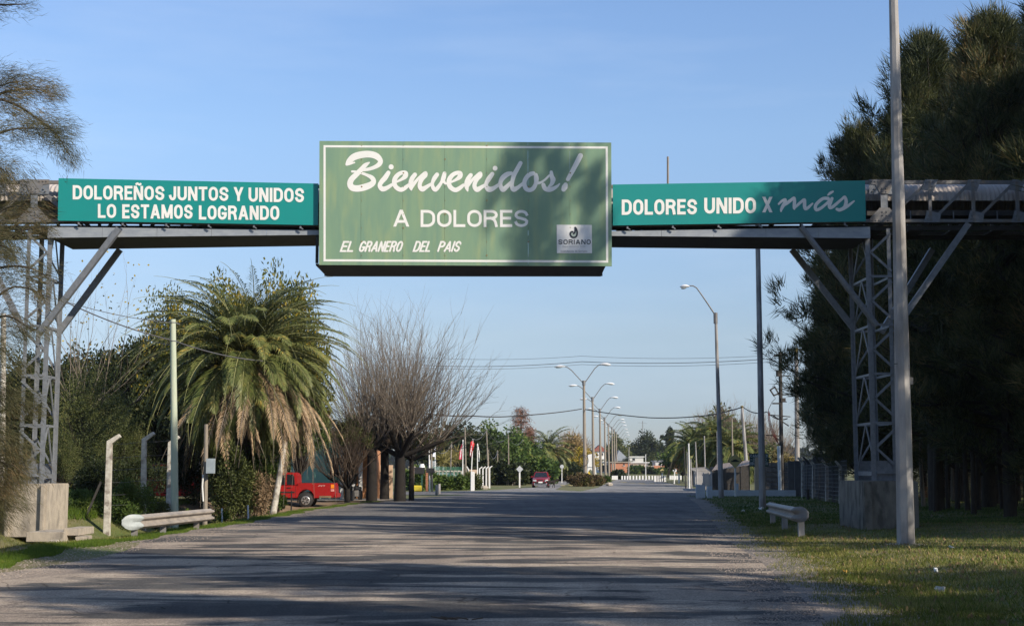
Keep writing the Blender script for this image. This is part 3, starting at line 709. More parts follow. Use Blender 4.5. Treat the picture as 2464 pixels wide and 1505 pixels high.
B_ += [[(o_+x, y, w) for x, y, w in q] for q in (
      [(490, 512, 76), (425, 600, 92), (380, 680, 76), (376, 745, 78), (425, 800, 104), (505, 785, 84), (610, 712, 56)],
      [(845, 500, 68), (770, 520, 92), (690, 580, 96), (645, 660, 82), (645, 740, 80), (690, 805, 92), (762, 750, 80), (850, 660, 60)],
      [(1020, 308, 78), (958, 420, 82), (900, 530, 84), (868, 640, 76), (858, 740, 76), (893, 800, 98), (965, 770, 74), (1065, 690, 56)],
      [(1262, 500, 76), (1180, 530, 86), (1112, 610, 82), (1092, 700, 82), (1122, 785, 84), (1190, 815, 78), (1262, 780, 82), (1308, 690, 76), (1318, 600, 92), (1308, 532, 76)],
      [(1325, 685, 62), (1400, 672, 44), (1480, 620, 42), (1560, 540, 38)],
      [(1598, 478, 62), (1608, 560, 84), (1632, 620, 96), (1605, 700, 72), (1548, 752, 34)],
      [(1450, 715, 76), (1482, 785, 84), (1560, 806, 90), (1640, 785, 76), (1712, 740, 50), (1756, 695, 22)],
      [(2148, 168, 95), (2080, 300, 94), (1990, 470, 84), (1910, 612, 74)],
      [(1868, 715, 84), (1850, 760, 112), (1830, 802, 88)])]
for q in B_: ink.brush(pk(q, k1, swA))
for (x, y, r) in ((952, 380, 49), (o_+542, 405, 46)): ink.dot(*k1(x, y), r*swA)
ink.build('script_lettering', M_LETTER, big)
ink = Ink(surfY(YS))
ink.text('A', 946, 985, 504.5, 545, .165); ink.text('DOLORES', 1012, 1272, 505, 546, .165, gap=.22, cap='square')
ink.build('capital_lettering', M_LETTER, big)
ink = Ink(surfY(YS))
for t_, a, b_ in (('EL', 817, 849), ('GRANERO', 861, 964), ('DEL', 992, 1034), ('PAIS', 1051, 1104)):
    ink.text(t_, a, b_, 579.5, 606, .17, slant=.34, cap='round', gap=.05)
ink.build('brush_lettering', M_LETTER, big)
ink = Ink(surfY(YS))
fr = [(781, 352), (1460, 355), (1461, 629), (781, 626)]
ink.stroke(fr+[fr[0]], 5.2, 'none', True); ink.build('border_line', M_LETTER, big)
b = MB()
for i in range(1, 7):
    for j in range(9):
        xx = 768.5+(1471-768.5)*i/7; b.tube([at(xx+1.5, 350+j*33, YS), at(xx+1.5, 350+j*33, YS-.012)], .013+.012*((i*7+j*3) % 4 == 0), 6)
tag(b.build('rivet', nmat('rusty_rivet', (.34, .30, .14), (.20, .13, .07), 30, .8), big), kind='stuff')
b = MB()
for i in range(8):
    xx = 772+i*99; b.beam(at(xx, 350, YS+.1), at(xx, 630, YS+.1), .06)
for yy in (360, 490, 620): b.beam(at(772, yy, YS+.16), at(1466, yy, YS+.16), .06)
b.build('backing_frame', M_STEEL_D, big)
for xx in (840, 1120, 1400):
    b = MB(); b.beam(at(xx, 470, YS+.16), Vector((at(xx, 470, YS).x, YF-.05, at(xx, 470, YS).z)), .08); b.build('mounting_arm', M_STEEL_D, big)
# white department plate on the billboard
lg = MB(); q = [at(1339.5, 540.5, YS-.012), at(1424, 541, YS-.012), at(1424.5, 609, YS-.012), at(1340, 608.5, YS-.012)]
lg.add([q[3], q[2], q[1], q[0]]+[v+Vector((0, .01, 0)) for v in (q[3], q[2], q[1], q[0])], [(0, 1, 2, 3), (7, 6, 5, 4), (0, 4, 5, 1), (3, 2, 6, 7), (0, 3, 7, 4), (1, 5, 6, 2)])
lgo = lg.build('emblem_plate', nmat('white_enamel_plate', (.72, .73, .72), (.66, .67, .66), 5, .4), big)
M_NAVY = plain('dark_navy_print', (.012, .018, .03)); k4 = lambda x, y: ((2100+x*.09302)*.6303, (840+y*.09302)*.6303)
ink = Ink(surfY(YS-.014)); s4 = .09302*.6303
ink.text('SORIANO', 1323.6+.0+19.8, 1421.4, k4(0, 795)[1], k4(0, 992)[1], .165, gap=.42)
for q in ([(1015, 285, 14), (1030, 340, 18), (1028, 440, 14), (1000, 520, 20), (945, 560, 12)], [(1020, 285, 18), (1080, 370, 16), (1112, 480, 14), (1105, 600, 14), (1060, 680, 16), (980, 710, 18), (890, 685, 22), (838, 610, 22), (835, 530, 20), (880, 480, 20), (960, 480, 10)]):
    ink.brush(pk(q, k4, s4*1.25))
ink.build('emblem_print', M_NAVY, lgo)
ink = Ink(surfY(YS-.0125)); pts = [(1030, 330), (1085, 420), (1105, 520), (1090, 620), (1040, 685), (970, 702), (895, 670), (850, 600), (850, 530), (890, 495), (935, 560), (1000, 530), (1030, 440)]
ink.mb.add([at(*k4(*p), YS-.0135) for p in pts], [tuple(range(len(pts)))]); ink.build('emblem_leaf', plain('pale_sage_print', (.36, .44, .40)), lgo)
def btext(txt, px0, px1, pyb, Y, m, parent, name='small_print', hgt=None):
    cu = bpy.data.curves.new(name, 'FONT'); cu.body = txt; cu.fill_mode = 'FRONT'; cu.resolution_u = 3
    ob = bpy.data.objects.new(name, cu); COL.objects.link(ob); bpy.context.view_layer.update()
    me = bpy.data.meshes.new_from_object(ob); bpy.data.objects.remove(ob); 
    a, b_ = at(px0, pyb, Y), at(px1, pyb, Y); vs = np.array([v.co for v in me.vertices]); wd = vs[:, 0].max()-vs[:, 0].min()
    sc = (b_-a).length/wd; sy = sc if hgt is None else hgt; o3 = world_origin(parent)
    for v in me.vertices: v.co = a+Vector(((v.co.x-vs[:, 0].min())*sc, 0, v.co.y*sy))-o3
    me.materials.clear(); return link(name, me, m, parent)
M_GREYP = plain('faded_grey_print', (.16, .17, .19))
btext('Intendencia de Soriano', 1349.5, 1413, 606.2, YS-.016, M_GREYP, lgo)
btext('departamento fertil', 1353, 1408, 594.5, YS-.016, plain('very_faded_print', (.42, .44, .46)), lgo)
# teal banners on the bridge
def banner(c4, label, lines, brackets):
    Y = 40.75; t_ = thing('teal_banner', label, 'banner', at(*c4[3], Y))
    sign_panel('panel', c4, Y, .03, M_TEAL, t_, 1)
    tl, tr, br, bl = c4
    for kind, a in lines:
        i_ = Ink(surfY(Y-.002)); 
        if kind == 'text':
            txt, x0, x1, y0, y1, tilt = a; i_.text(txt, x0, x1, y0, y1, .19, gap=.17, tilt=tilt, space=.42)
        else:
            for q in a: i_.brush(q)
        i_.build('lettering', M_LETTER, t_)
    for bx in brackets:
        f_ = (bx-bl[0])/(br[0]-bl[0]); y0 = bl[1]+(br[1]-bl[1])*f_; p = at(bx, y0, Y+.03)
        b = MB(); b.beam(p+Vector((0, .02, .05)), p+Vector((0, .02, -.10)), .05, .02); b.beam(p+Vector((.02, .02, -.09)), p+Vector((.08, .02, -.13)), .03, .03); b.beam(p+Vector((0, .03, -.02)), p+Vector((0, .3, .02)), .05, .04)
        b.build('bracket', M_STEEL, t_)
    b = MB(); b.beam(at(tl[0]+4, tl[1]+8, Y+.08), at(tr[0]-4, tr[1]+8, Y+.08), .05); b.beam(at(bl[0]+4, bl[1]-8, Y+.08), at(br[0]-4, br[1]-8, Y+.08), .05)
    b.build('backing_rail', M_STEEL_D, t_); return t_
banner([(141, 428.6), (766, 441.5), (765.5, 541.5), (139, 530.5)], 'teal banner reading Doloreños juntos y unidos lo estamos logrando, left of the billboard',
       [('text', ('DOLOREÑOS', 175, 396, 445.5, 479.5, .0105)), ('text', ('JUNTOS', 406.5, 550, 448.2, 482, .0105)), ('text', ('Y', 562, 586, 450.0, 483.7, .0105)), ('text', ('UNIDOS', 598, 732, 451.2, 485.3, .0105)),
        ('text', ('LO', 235.5, 279.5, 490.5, 524, .006)), ('text', ('ESTAMOS', 294, 464, 491.3, 525.4, .006)), ('text', ('LOGRANDO', 478.5, 672, 494, 528, .006))],
       (189, 295, 400, 502, 611, 723))
k5 = lambda x, y: ((2950+x*.16234)*.6303, (720+y*.16234)*.6303); s5 = .16234*.6303
MAS = [[(140, 360, 45), (210, 295, 60), (290, 255, 62), (288, 320, 78), (235, 415, 80), (200, 490, 62), (195, 530, 40)],
       [(250, 400, 50), (330, 345, 75), (430, 268, 72), (500, 220, 66), (512, 290, 76), (508, 380, 78), (506, 460, 66), (512, 488, 26)],
       [(520, 455, 40), (600, 370, 66), (680, 300, 66), (742, 262, 72), (748, 340, 82), (750, 420, 80), (770, 472, 76), (825, 450, 70), (880, 400, 58), (935, 350, 42)],
       [(1300, 232, 80), (1200, 228, 74), (1110, 280, 78), (1022, 370, 78), (1002, 450, 76), (1035, 500, 72), (1130, 458, 70), (1230, 380, 64), (1330, 290, 66), (1395, 225, 62)],
       [(1400, 228, 62), (1350, 320, 96), (1330, 410, 76), (1352, 452, 68), (1420, 420, 75), (1520, 335, 68), (1620, 250, 62), (1690, 195, 64), (1722, 262, 76), (1722, 340, 84), (1690, 430, 82), (1620, 482, 80), (1560, 500, 80), (1508, 480, 66)],
       [(1580, 498, 72), (1660, 468, 78), (1760, 410, 68), (1850, 340, 56), (1912, 292, 38)], [(1298, 150, 36), (1350, 105, 62), (1415, 68, 46)]]
dr = lambda z: 378.2+z*.2932
banner([(1474.5, 443.8), (2081.5, 434.2), (2083.5, 532.5), (1474.5, 542.2)], 'teal banner reading Dolores unido x más, right of the billboard in tree shade',
       [('text', ('DOLORES', 1496, 1677.5, dr(347), dr(473), -.0065)), ('text', ('UNIDO', 1694.5, 1819, dr(333), dr(463), -.007)), ('text', ('X', 1834, 1859, dr(325), dr(452), 0)), ('brush', [pk(q, k5, s5) for q in MAS])],
       (1510, 1619, 1729, 1828, 1930, 2033))
# ---- pylons
def pylon(label, x_in, sgn, ztop, zbase, rear_in, YR):
    """front legs at YF, rear legs at YB; sgn=-1 for the left bank"""
    t_ = thing('bridge_pylon', label, 'pylon', (x_in+sgn*.3, 42, zbase))
    xo = x_in+sgn*.60; ro = rear_in+sgn*.62
    legs = {'fi': (x_in, 41.08), 'fo': (xo, 41.08), 'ri': (rear_in, YR), 'ro': (ro, YR)}
    for k, (x, y) in legs.items():
        b = MB(); b.angle((x, y, zbase), (x, y, ztop), .14 if k == 'fi' else .11, .014, (-1 if k in ('fi', 'ri') and sgn > 0 else 1 if k in ('fi', 'ri') else sgn*-1, 0, 0), (0, 1 if k[0] == 'f' else -1, 0))
        b.build('leg', M_STEEL, t_)
    n = 5; hs = [zbase+.25+(ztop-zbase-.25)*i/n for i in range(n+1)]
    def bar(a, b_, za, zb, w=.07, name='lattice_bar', dy=0):
        m = MB(); m.beam((a[0], a[1]+dy, za), (b_[0], b_[1]+dy, zb), .03, w); m.build(name, M_STEEL, t_)
    for i, h in enumerate(hs):
        for a, b_ in (('fi', 'fo'), ('ri', 'ro'), ('fi', 'ri'), ('fo', 'ro')):
            if i < n or a in 'fr': bar(legs[a], legs[b_], h, h, .07, 'horizontal_bar', -.03 if a == 'fi' and b_ == 'fo' else 0)
    for i in range(n):
        h0, h1 = hs[i], hs[i+1]; hm = (h0+h1)/2
        for a, b_ in (('fi', 'fo'),):
            bar(legs[b_], legs[a], h0+.15, hm, dy=-.02); bar(legs[a], legs[b_], hm, h1-.15, dy=-.02)
        bar(legs['ri'], legs['ro'], h0+.2, h1-.2, .05)
        for a, b_ in (('fi', 'ri'),):
            pm = ((legs[a][0]+legs[b_][0])/2, (41.08+YR)/2)
            bar(legs[a], pm, h0, h1, .06); bar(legs[b_], pm, h0, h1, .06)
    # shoe plates on the footing
    b = MB(); b.box((x_in+sgn*.45, 41.15, zbase+.28), (1.05, .02, .62)); b.build('shoe_plate', M_STEEL, t_)
    b = MB(); b.box((rear_in+sgn*.45, YR-.06, zbase+.28), (1.05, .02, .62)); b.build('shoe_plate', M_STEEL, t_)
    b = MB(); b.beam((x_in, 41.1, zbase+.22), (rear_in, YR-.04, zbase+.22), .03, .12); b.build('shoe_beam', M_STEEL, t_)
    return t_
zbL, zbR = at(80, 1164, 41).z, at(2120, 1157, 41).z; ztp = zB0-.16
pylL = pylon('grey steel lattice pylon on the left bank holding up the bridge, partly behind pine-like branches', at(101, 900, 41).x, -1, ztp, zbL, at(136, 900, 42.4).x, 42.4)
pylR = pylon('grey steel lattice pylon on the right bank, half hidden behind the concrete pole', at(2104, 900, 41).x, 1, ztp, zbR, at(2058, 900, 43.05).x, 43.05)
for (a, Ya, b_, Yb, par, tub) in (((287, 550), 40.85, (93, 803), 41.0, pylL, 0), ((289, 600), 43.2, (139, 803), 43.1, pylL, 0), ((1927, 545), 40.85, (2110, 783), 41.0, pylR, 1), ((1905, 600), 43.2, (2062, 800), 43.1, pylR, 0),
                             ((2330, 538), 40.85, (2165, 775), 41.0, pylR, 0), ((2243, 600), 43.2, (2120, 800), 43.1, pylR, 0), ((-60, 560), 40.9, (60, 800), 41.0, pylL, 0)):
    b = MB()
    if tub: b.tube([at(*a, Ya), at(*b_, Yb)], .085, 10)
    else: b.beam(at(*a, Ya), at(*b_, Yb), .15, .17)
    b.build('raking_strut', M_STEEL, par)
def footing(label, px0, px1, py0, py1, Y0, dep, ribs, side, M_CONC=M_CONC):
    a, c = at(px0, py1, Y0), at(px1, py0, Y0); zb = at(px0, py1, Y0).z-.15
    t_ = thing('pylon_footing', label, 'footing', ((a.x+c.x)/2, Y0+dep/2, zb))
    b = MB(); b.box(((a.x+c.x)/2, Y0+dep/2, (zb+c.z)/2), (c.x-a.x, dep, c.z-zb)); b.build('block', M_CONC, t_, bevel=.02)
    for rx, w in ribs:
        x = at(rx, 1200, Y0).x; b = MB(); b.box((x, Y0-.05, (zb+c.z)/2-.01), (w, .12, c.z-zb-.03)); b.build('pilaster', M_CONC, t_, bevel=.012)
    return t_
footing('weathered concrete block footing under the left pylon, streaked with stains', 6, 113, 1163, 1279, 40.2, 2.0, ((104, .10), (20, .10)), 1)
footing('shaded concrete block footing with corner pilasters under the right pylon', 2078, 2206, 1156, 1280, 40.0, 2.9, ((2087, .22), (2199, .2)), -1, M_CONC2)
# ================================================================ poles
def on_ground(px, py, Y=None, x=None):
    """base point for a thing whose foot shows at this pixel"""
    if Y is None:
        Y = gY(py)
    p = at(px, py, Y); return Vector((p.x, Y, gz(p.x, Y)))
def pole(name, label, cat, base, top, w0, w1, m, Y=None, sides=8, group=None, part='shaft', rot=.2):
    """base/top in pixels; widths in pixels"""
    b0 = on_ground(*base, Y); Yp = b0.y; tp = at(*top, Yp); k = Yp/F
    t_ = thing(name, label, cat, b0, group)
    mb = MB(); lo = b0-Vector((0, 0, .2)); mb.tube([lo, lo.lerp(tp, .5)+Vector((.01, 0, 0)), tp], [w0*k/2, (w0+w1)*k/4, w1*k/2], sides); mb.smooth = sides > 8
    mb.build(part, m, t_); return t_, b0, tp
pn, pnb, pnt = pole('concrete_pole', 'nearest tall tapered concrete pole on the right verge, running out of the picture top', 'pole', (2180, 1317), (2146, -160), 44, 20, M_CONCPOLE)
b = MB()
for py in (875, 1055, 1080): c = at(2166+(py-875)*.02, py, pnb.y); b.tube([c-Vector((0, 0, .008)), c+Vector((0, 0, .008))], 30*pnb.y/F/2*1.0, 8)
b.build('joint_line', M_DARKSTEEL, pn)
b = MB(); b.box(at(2189, 916, pnb.y+.1), (.11, .16, .16)); b.build('junction_box', M_STEEL_D, pn)
slab = MB(); p = pnb; slab.tube([p-Vector((0, 0, .1)), p+Vector((0, 0, .015))], [.5, .46], 12); slab.build('base_collar', M_CONC, pn)
pb, pbb, pbt = pole('concrete_pole', 'second tall plain concrete pole beyond the right guardrail, its top behind the bridge', 'pole', (1835, 1226), (1822, 520), 17, 11, M_CONCPOLE)
def lamp_head(mb_parent, tip, dirx, L=.85):
    """street lamp luminaire: ovoid housing with a glass bowl below"""
    b = MB(); d = Vector((dirx, 0, -.05)).normalized(); n = 8
    pts = [tip+d*(L*i/7) for i in range(8)]; rr = [v_*(1.35 if L > 1 else 1) for v_ in (.05, .11, .16, .18, .185, .165, .11, .03)]
    k = len(b.v)
    for i, p in enumerate(pts):
        for j in range(n):
            t = 2*math.pi*j/n; b.v.append(p+Vector((0, math.cos(t)*rr[i]*1.0, math.sin(t)*rr[i]*.62+rr[i]*.2)))
    for i in range(7):
        for j in range(n): a = k+i*n+j; c = k+i*n+(j+1) % n; b.f.append((a, c, c+n, a+n))
    b.f += [tuple(range(k, k+n)), tuple(range(k+7*n, k+8*n))]; b.smooth = True
    o = b.build('lamp_housing', M_LAMP, mb_parent)
    g = MB(); rr2 = [.10, .13, .135, .10]; k = 0
    for i in range(4):
        p = tip+d*(L*(.38+.16*i))+Vector((0, 0, -.07))
        for j in range(6): t = 2*math.pi*j/6; g.v.append(p+Vector((0, math.cos(t)*rr2[i], math.sin(t)*rr2[i]*.6)))
    for i in range(3):
        for j in range(6): a = i*6+j; c = i*6+(j+1) % 6; g.f.append((a, c, c+6, a+6))
    g.f += [tuple(range(6)), tuple(range(18, 24))]; g.smooth = True
    g.build('lamp_bowl', nmat('frosted_lamp_glass', (.62, .64, .60), (.55, .57, .54), 4, .2), o)
pa, pab, pat = pole('street_lamp', 'tall single-arm street lamp on the right verge, arm reaching left over the road', 'street lamp', (1735.5, 1198), (1722, 755), 13.5, 6.5, M_CONCPOLE)
b = MB(); Ya = pab.y; b.tube([at(1722, 778, Ya), at(1721.5, 752, Ya)], 5*Ya/F, 8); b.build('pole_cap', M_STEEL_D, pa)
b = MB(); b.tube([at(1720, 756, Ya), at(1700, 726, Ya), at(1684, 703, Ya), at(1676, 692, Ya), at(1668, 687.5, Ya), at(1657, 687, Ya)], [.05, .045, .04, .04, .04, .035], 6); b.smooth = True; b.build('lamp_arm', M_STEEL_D, pa)
lamp_head(pa, at(1659, 689, Ya), -1, .62)
# double-arm lamps in the median, each a tapered wooden post
LY = [161, 197, 234, 271, 309, 345, 382, 419, 456, 493, 530]
LX = [1405, 1425.6, 1443, 1454.3, 1463, 1471.6, 1477, 1482, 1486.5, 1490.5, 1494]
def double_lamp(x, Y, n0, detail=True, label=None):
    zb = gz(x, Y); t_ = thing('street_lamp', label, 'street lamp', (x, Y, zb), 'double-arm street lamps along the median')
    zt_ = EYE+(1132.5-918)/F*161
    b = MB(); b.tube([(x+.12, Y, zb-.2), (x+.03, Y, 6), (x, Y, zt_+.05)], [.23, .18, .13], 8); b.smooth = True; b.build('post', M_WOODPOLE, t_)
    b = MB(); b.tube([(x, Y, zt_-.45), (x, Y, zt_+.08)], .19, 8); b.build('collar', M_STEEL_D, t_)
    for s, dx, dz in ((1, 2.0, 1.95), (-1, 2.25, 1.7)):
        b = MB(); b.tube([(x+s*.12, Y, zt_-.15), (x+s*dx*.62, Y, zt_+dz*.74), (x+s*dx*.82, Y, zt_+dz*.93), (x+s*dx, Y, zt_+dz)], .055, 5); b.build('lamp_arm', M_STEEL_D, t_)
        lamp_head(t_, Vector((x+s*(dx-.15), Y, zt_+dz-.02)), s, 1.25)
    return t_
names = ['nearest and tallest double-arm street lamp on a wooden post in the median bush', 'second nearest double-arm lamp in the median row', 'third double-arm lamp along the median row', 'fourth double-arm lamp along the median row', 'fifth double-arm lamp along the median row']
for i, (x_, Y) in enumerate(zip(LX, LY)):
    xx = (x_-1232)/F*Y
    lb = names[i] if i < 5 else 'one of the small far double-arm lamps at the end of the median row'
    if i == 0: L0 = double_lamp(xx, Y, i, label=lb); L0xy = (xx, Y)
    else:
        c = copy_tree(L0); c.location = (xx, Y, gz(xx, Y)); c['label'] = lb
        c.scale = (1, 1, (11.8-gz(xx, Y)*.0)/11.8)
# coil of cable hung on the nearest median lamp
xx, Y = L0xy
b = MB(); cz_ = at(1405, 1107, Y-.3); pts = [cz_+Vector((.5*math.cos(t), 0, .62*math.sin(t))) for t in np.linspace(0, 6.28, 20)]
b.tube(pts, .03, 5, False); tag(b.build('cable_coil', M_DARKPOLE, None, origin=cz_), 'loop of cable hanging on the nearest median lamp post', 'cable coil')
# ---- pale green pole, left verge
pg, pgb, pgt = pole('utility_pole', 'pale green treated utility pole behind the left guardrail', 'utility pole', (423, 1226), (416, 768), 19, 14, M_GREENPOLE, Y=51, sides=12)
b = MB(); b.tube([at(416, 775, 51), at(416, 777, 51)], 8.2*51/F, 10); b.tube([at(417, 819, 51), at(417, 821, 51)], 8.6*51/F, 10); b.build('metal_band', M_STEEL, pg)
b = MB(); b.beam(at(424, 776, 51), at(433, 780, 51), .03); b.build('hook', M_STEEL, pg)
wp, wb, wt = pole('white_pole', 'pale round pole at the left picture edge behind the branches', 'pole', (4, 1190), (9, 754), 17, 12, M_CONCPOST, Y=56, sides=10)
# ---- wires
def wire(name, label, pts, r, m=M_DARKPOLE, sagf=0.0, n=14):
    P = []
    for a, c in zip(pts, pts[1:]):
        for i in range(n):
            t = i/n; p = a.lerp(c, t); P.append(p-Vector((0, 0, sagf*4*t*(1-t))))
    P.append(pts[-1]); b = MB(); b.tube(P, r, 4); b.smooth = True
    return tag(b.build(name, m, None, origin=P[0]), label, 'cable')
M_WIRE = plain('grey_cable', (.12, .12, .13), .6)
wire('overhead_cable', 'thick grey cable running down from the left pylon past the green pole into the palm', [at(150, 722, 47), at(417, 819, 51), at(632, 868, 56)], .022, M_WIRE, .12)
wire('overhead_cable', 'upper thin cable between left pylon and top of the green pole', [at(150, 722, 47), at(417, 776, 51)], .012, M_WIRE, .12)
wire('overhead_cable', 'lower thin cable between left trees and green pole', [at(290, 800, 60), at(424, 832, 51)], .008, M_WIRE, .05)
for i, (ya, yb, r) in enumerate(((859, 853, .02), (878, 861, .035), (884, 868.5, .02))):
    wire('overhead_cable', ('topmost', 'middle', 'lowest')[i]+' of the three high thin wires crossing the sky right of the bare tree', [at(1010, ya, 128), at(1400, (ya+yb)/2-(0, 6, 4)[i]*0, 122), at((1880, 1878, 1880)[i], yb, 110)], r*.7, M_WIRE, .25)
wire('overhead_cable', 'black bundled cable slung from the median lamp over to the leaning pole', [at(1407, 984, 161), at(1560, 1004, 150), at(1690, 1000, 135), at(1785, 979, 120)], .05, M_DARKPOLE, .1)
wire('overhead_cable', 'black bundled cable slung from the median lamp left to behind the bare tree', [at(1400, 983, 161), at(1250, 999, 140), at(1140, 1000, 120), at(1010, 992, 105)], .05, M_DARKPOLE, .1)
wire('overhead_cable', 'bundled cable drooping from leaning pole to the black pole', [at(1786, 977, 118), at(1845, 990, 112), at(1895, 1006, 110)], .04, M_DARKPOLE, .3)
# ---- right verge poles
bk, bkb, bkt = pole('utility_pole', 'tall black tarred utility pole with fuse gear and cables, right of the road', 'utility pole', (1881, 1187), (1877, 846), 11, 8, M_DARKPOLE, sides=10)
Yk = bkb.y
b = MB(); b.beam(at(1862, 856, Yk), at(1890, 854, Yk), .12); b.tube([at(1885, 849, Yk), at(1885, 857, Yk)], .14, 8); b.build('top_crossarm', M_DARKPOLE, bk)
for i, (px, py) in enumerate(((1864, 853), (1869, 852), (1874, 851), (1893, 851))):
    b = MB(); b.tube([at(px, py+4, Yk-.1), at(px, py-1, Yk-.1)], [.07, .05], 6); b.build('insulator', M_DARKPOLE, bk)
b = MB(); 
for y0, y1 in ((891, 905),): b.tube([at(1872, y0, Yk), at(1872, y1, Yk)], .16, 8)
b.box(at(1884, 962, Yk), (.35, .35, .3)); b.box(at(1870, 970, Yk), (.7, .3, .1)); b.build('fuse_switch', M_DARKPOLE, bk)
for (p0, p1) in (((1872, 920), (1888, 920)), ((1872, 949), (1892, 949)), ((1884, 966), (1893, 966)), ((1848, 997), (1902, 1002)), ((1843, 1046), (1880, 1048)), ((1880, 903), (1902, 904))):
    b = MB(); b.beam(at(*p0, Yk-.1), at(*p1, Yk-.1), .07); b.build('crossarm', M_DARKPOLE, bk)
for (p0, p1) in (((1860, 999), (1898, 1024)), ((1860, 1047), (1880, 1062))):
    b = MB(); b.beam(at(*p0, Yk-.1), at(*p1, Yk-.1), .08); b.build('arm_brace', M_DARKPOLE, bk)
q = [(1853.5, 938), (1864, 930), (1873, 946), (1862, 951)]
b = MB()
for a, c in zip(q, q[1:]+q[:1]): b.beam(at(*a, Yk-.1), at(*c, Yk-.1), .10, ext=.04)
b.build('tilted_square_frame', M_DARKPOLE, bk)
M_REDW = plain('red_cable', (.20, .03, .02), .5)
for i in range(3):
    b = MB(); b.tube([at(1849+i*1.6, 985+i*3, Yk-.2), at(1848+i*2, 1005, Yk-.2), at(1853+i*2.5, 1030, Yk-.2), at(1862+i*2.5, 1050, Yk-.2), at(1875, 1070, Yk-.2)], .022, 4); b.smooth = True; b.build('red_service_cable', M_REDW, bk)
for i, pts in enumerate((((1862, 856), (1852, 868), (1856, 884), (1870, 892)), ((1885, 866), (1895, 876), (1897, 884), (1884, 903)), ((1870, 920), (1858, 930)), ((1862, 951), (1866, 958), (1858, 966), (1849, 985)), ((1852, 852), (1858, 842), (1872, 848)))):
    b = MB(); b.tube([at(*p_, Yk-.15) for p_ in pts], .02, 4); b.smooth = True; b.build('jumper_wire', M_DARKPOLE, bk)
b = MB(); b.tube([at(1877, 1183, Yk-.35), at(1874, 1072, Yk-.35)], .13, 8); b.smooth = True; b.build('white_conduit', nmat('blue_white_conduit', (.60, .66, .70), (.5, .56, .6), 3, .5), bk)
cp, cpb, cpt = pole('utility_pole', 'pale concrete pole with ochre top just right of the black utility pole', 'utility pole', (1919, 1186), (1915.5, 838), 13, 9, M_CONCPOLE, sides=8)
b = MB(); b.tube([at(1915.5, 852, cpb.y), at(1915.5, 837.5, cpb.y)], 9.6*cpb.y/F/2, 8); b.build('ochre_top_band', nmat('ochre_lichen', (.36, .27, .08), (.28, .22, .08), 6, .9), cp)
for px in (1896, 1902, 1924, 1930):
    b = MB(); b.tube([at(px, 843, cpb.y), at(px, 838.5, cpb.y)], .07, 6); b.build('insulator', M_DARKPOLE, cp)
b = MB(); b.beam(at(1890, 841, cpb.y), at(1938, 841, cpb.y), .05); b.build('strain_wire', M_DARKPOLE, cp)
lp, lpb, lpt = pole('utility_pole', 'leaning pale concrete pole with black cables near the diamond sign', 'utility pole', (1800.6, 1177), (1785, 976), 10.5, 6, M_CONCPOLE, sides=8)
b = MB(); b.tube([at(1785.4, 981, lpb.y), at(1785, 975.5, lpb.y)], 6.8*lpb.y/F/2, 8); b.build('ochre_top_band', MC['ochre_lichen'], lp)
b = MB(); b.box(at(1798.5, 1122, lpb.y-.2), (.42, .1, .7)); b.build('dark_plate', plain('navy_notice', (.05, .055, .09)), lp)
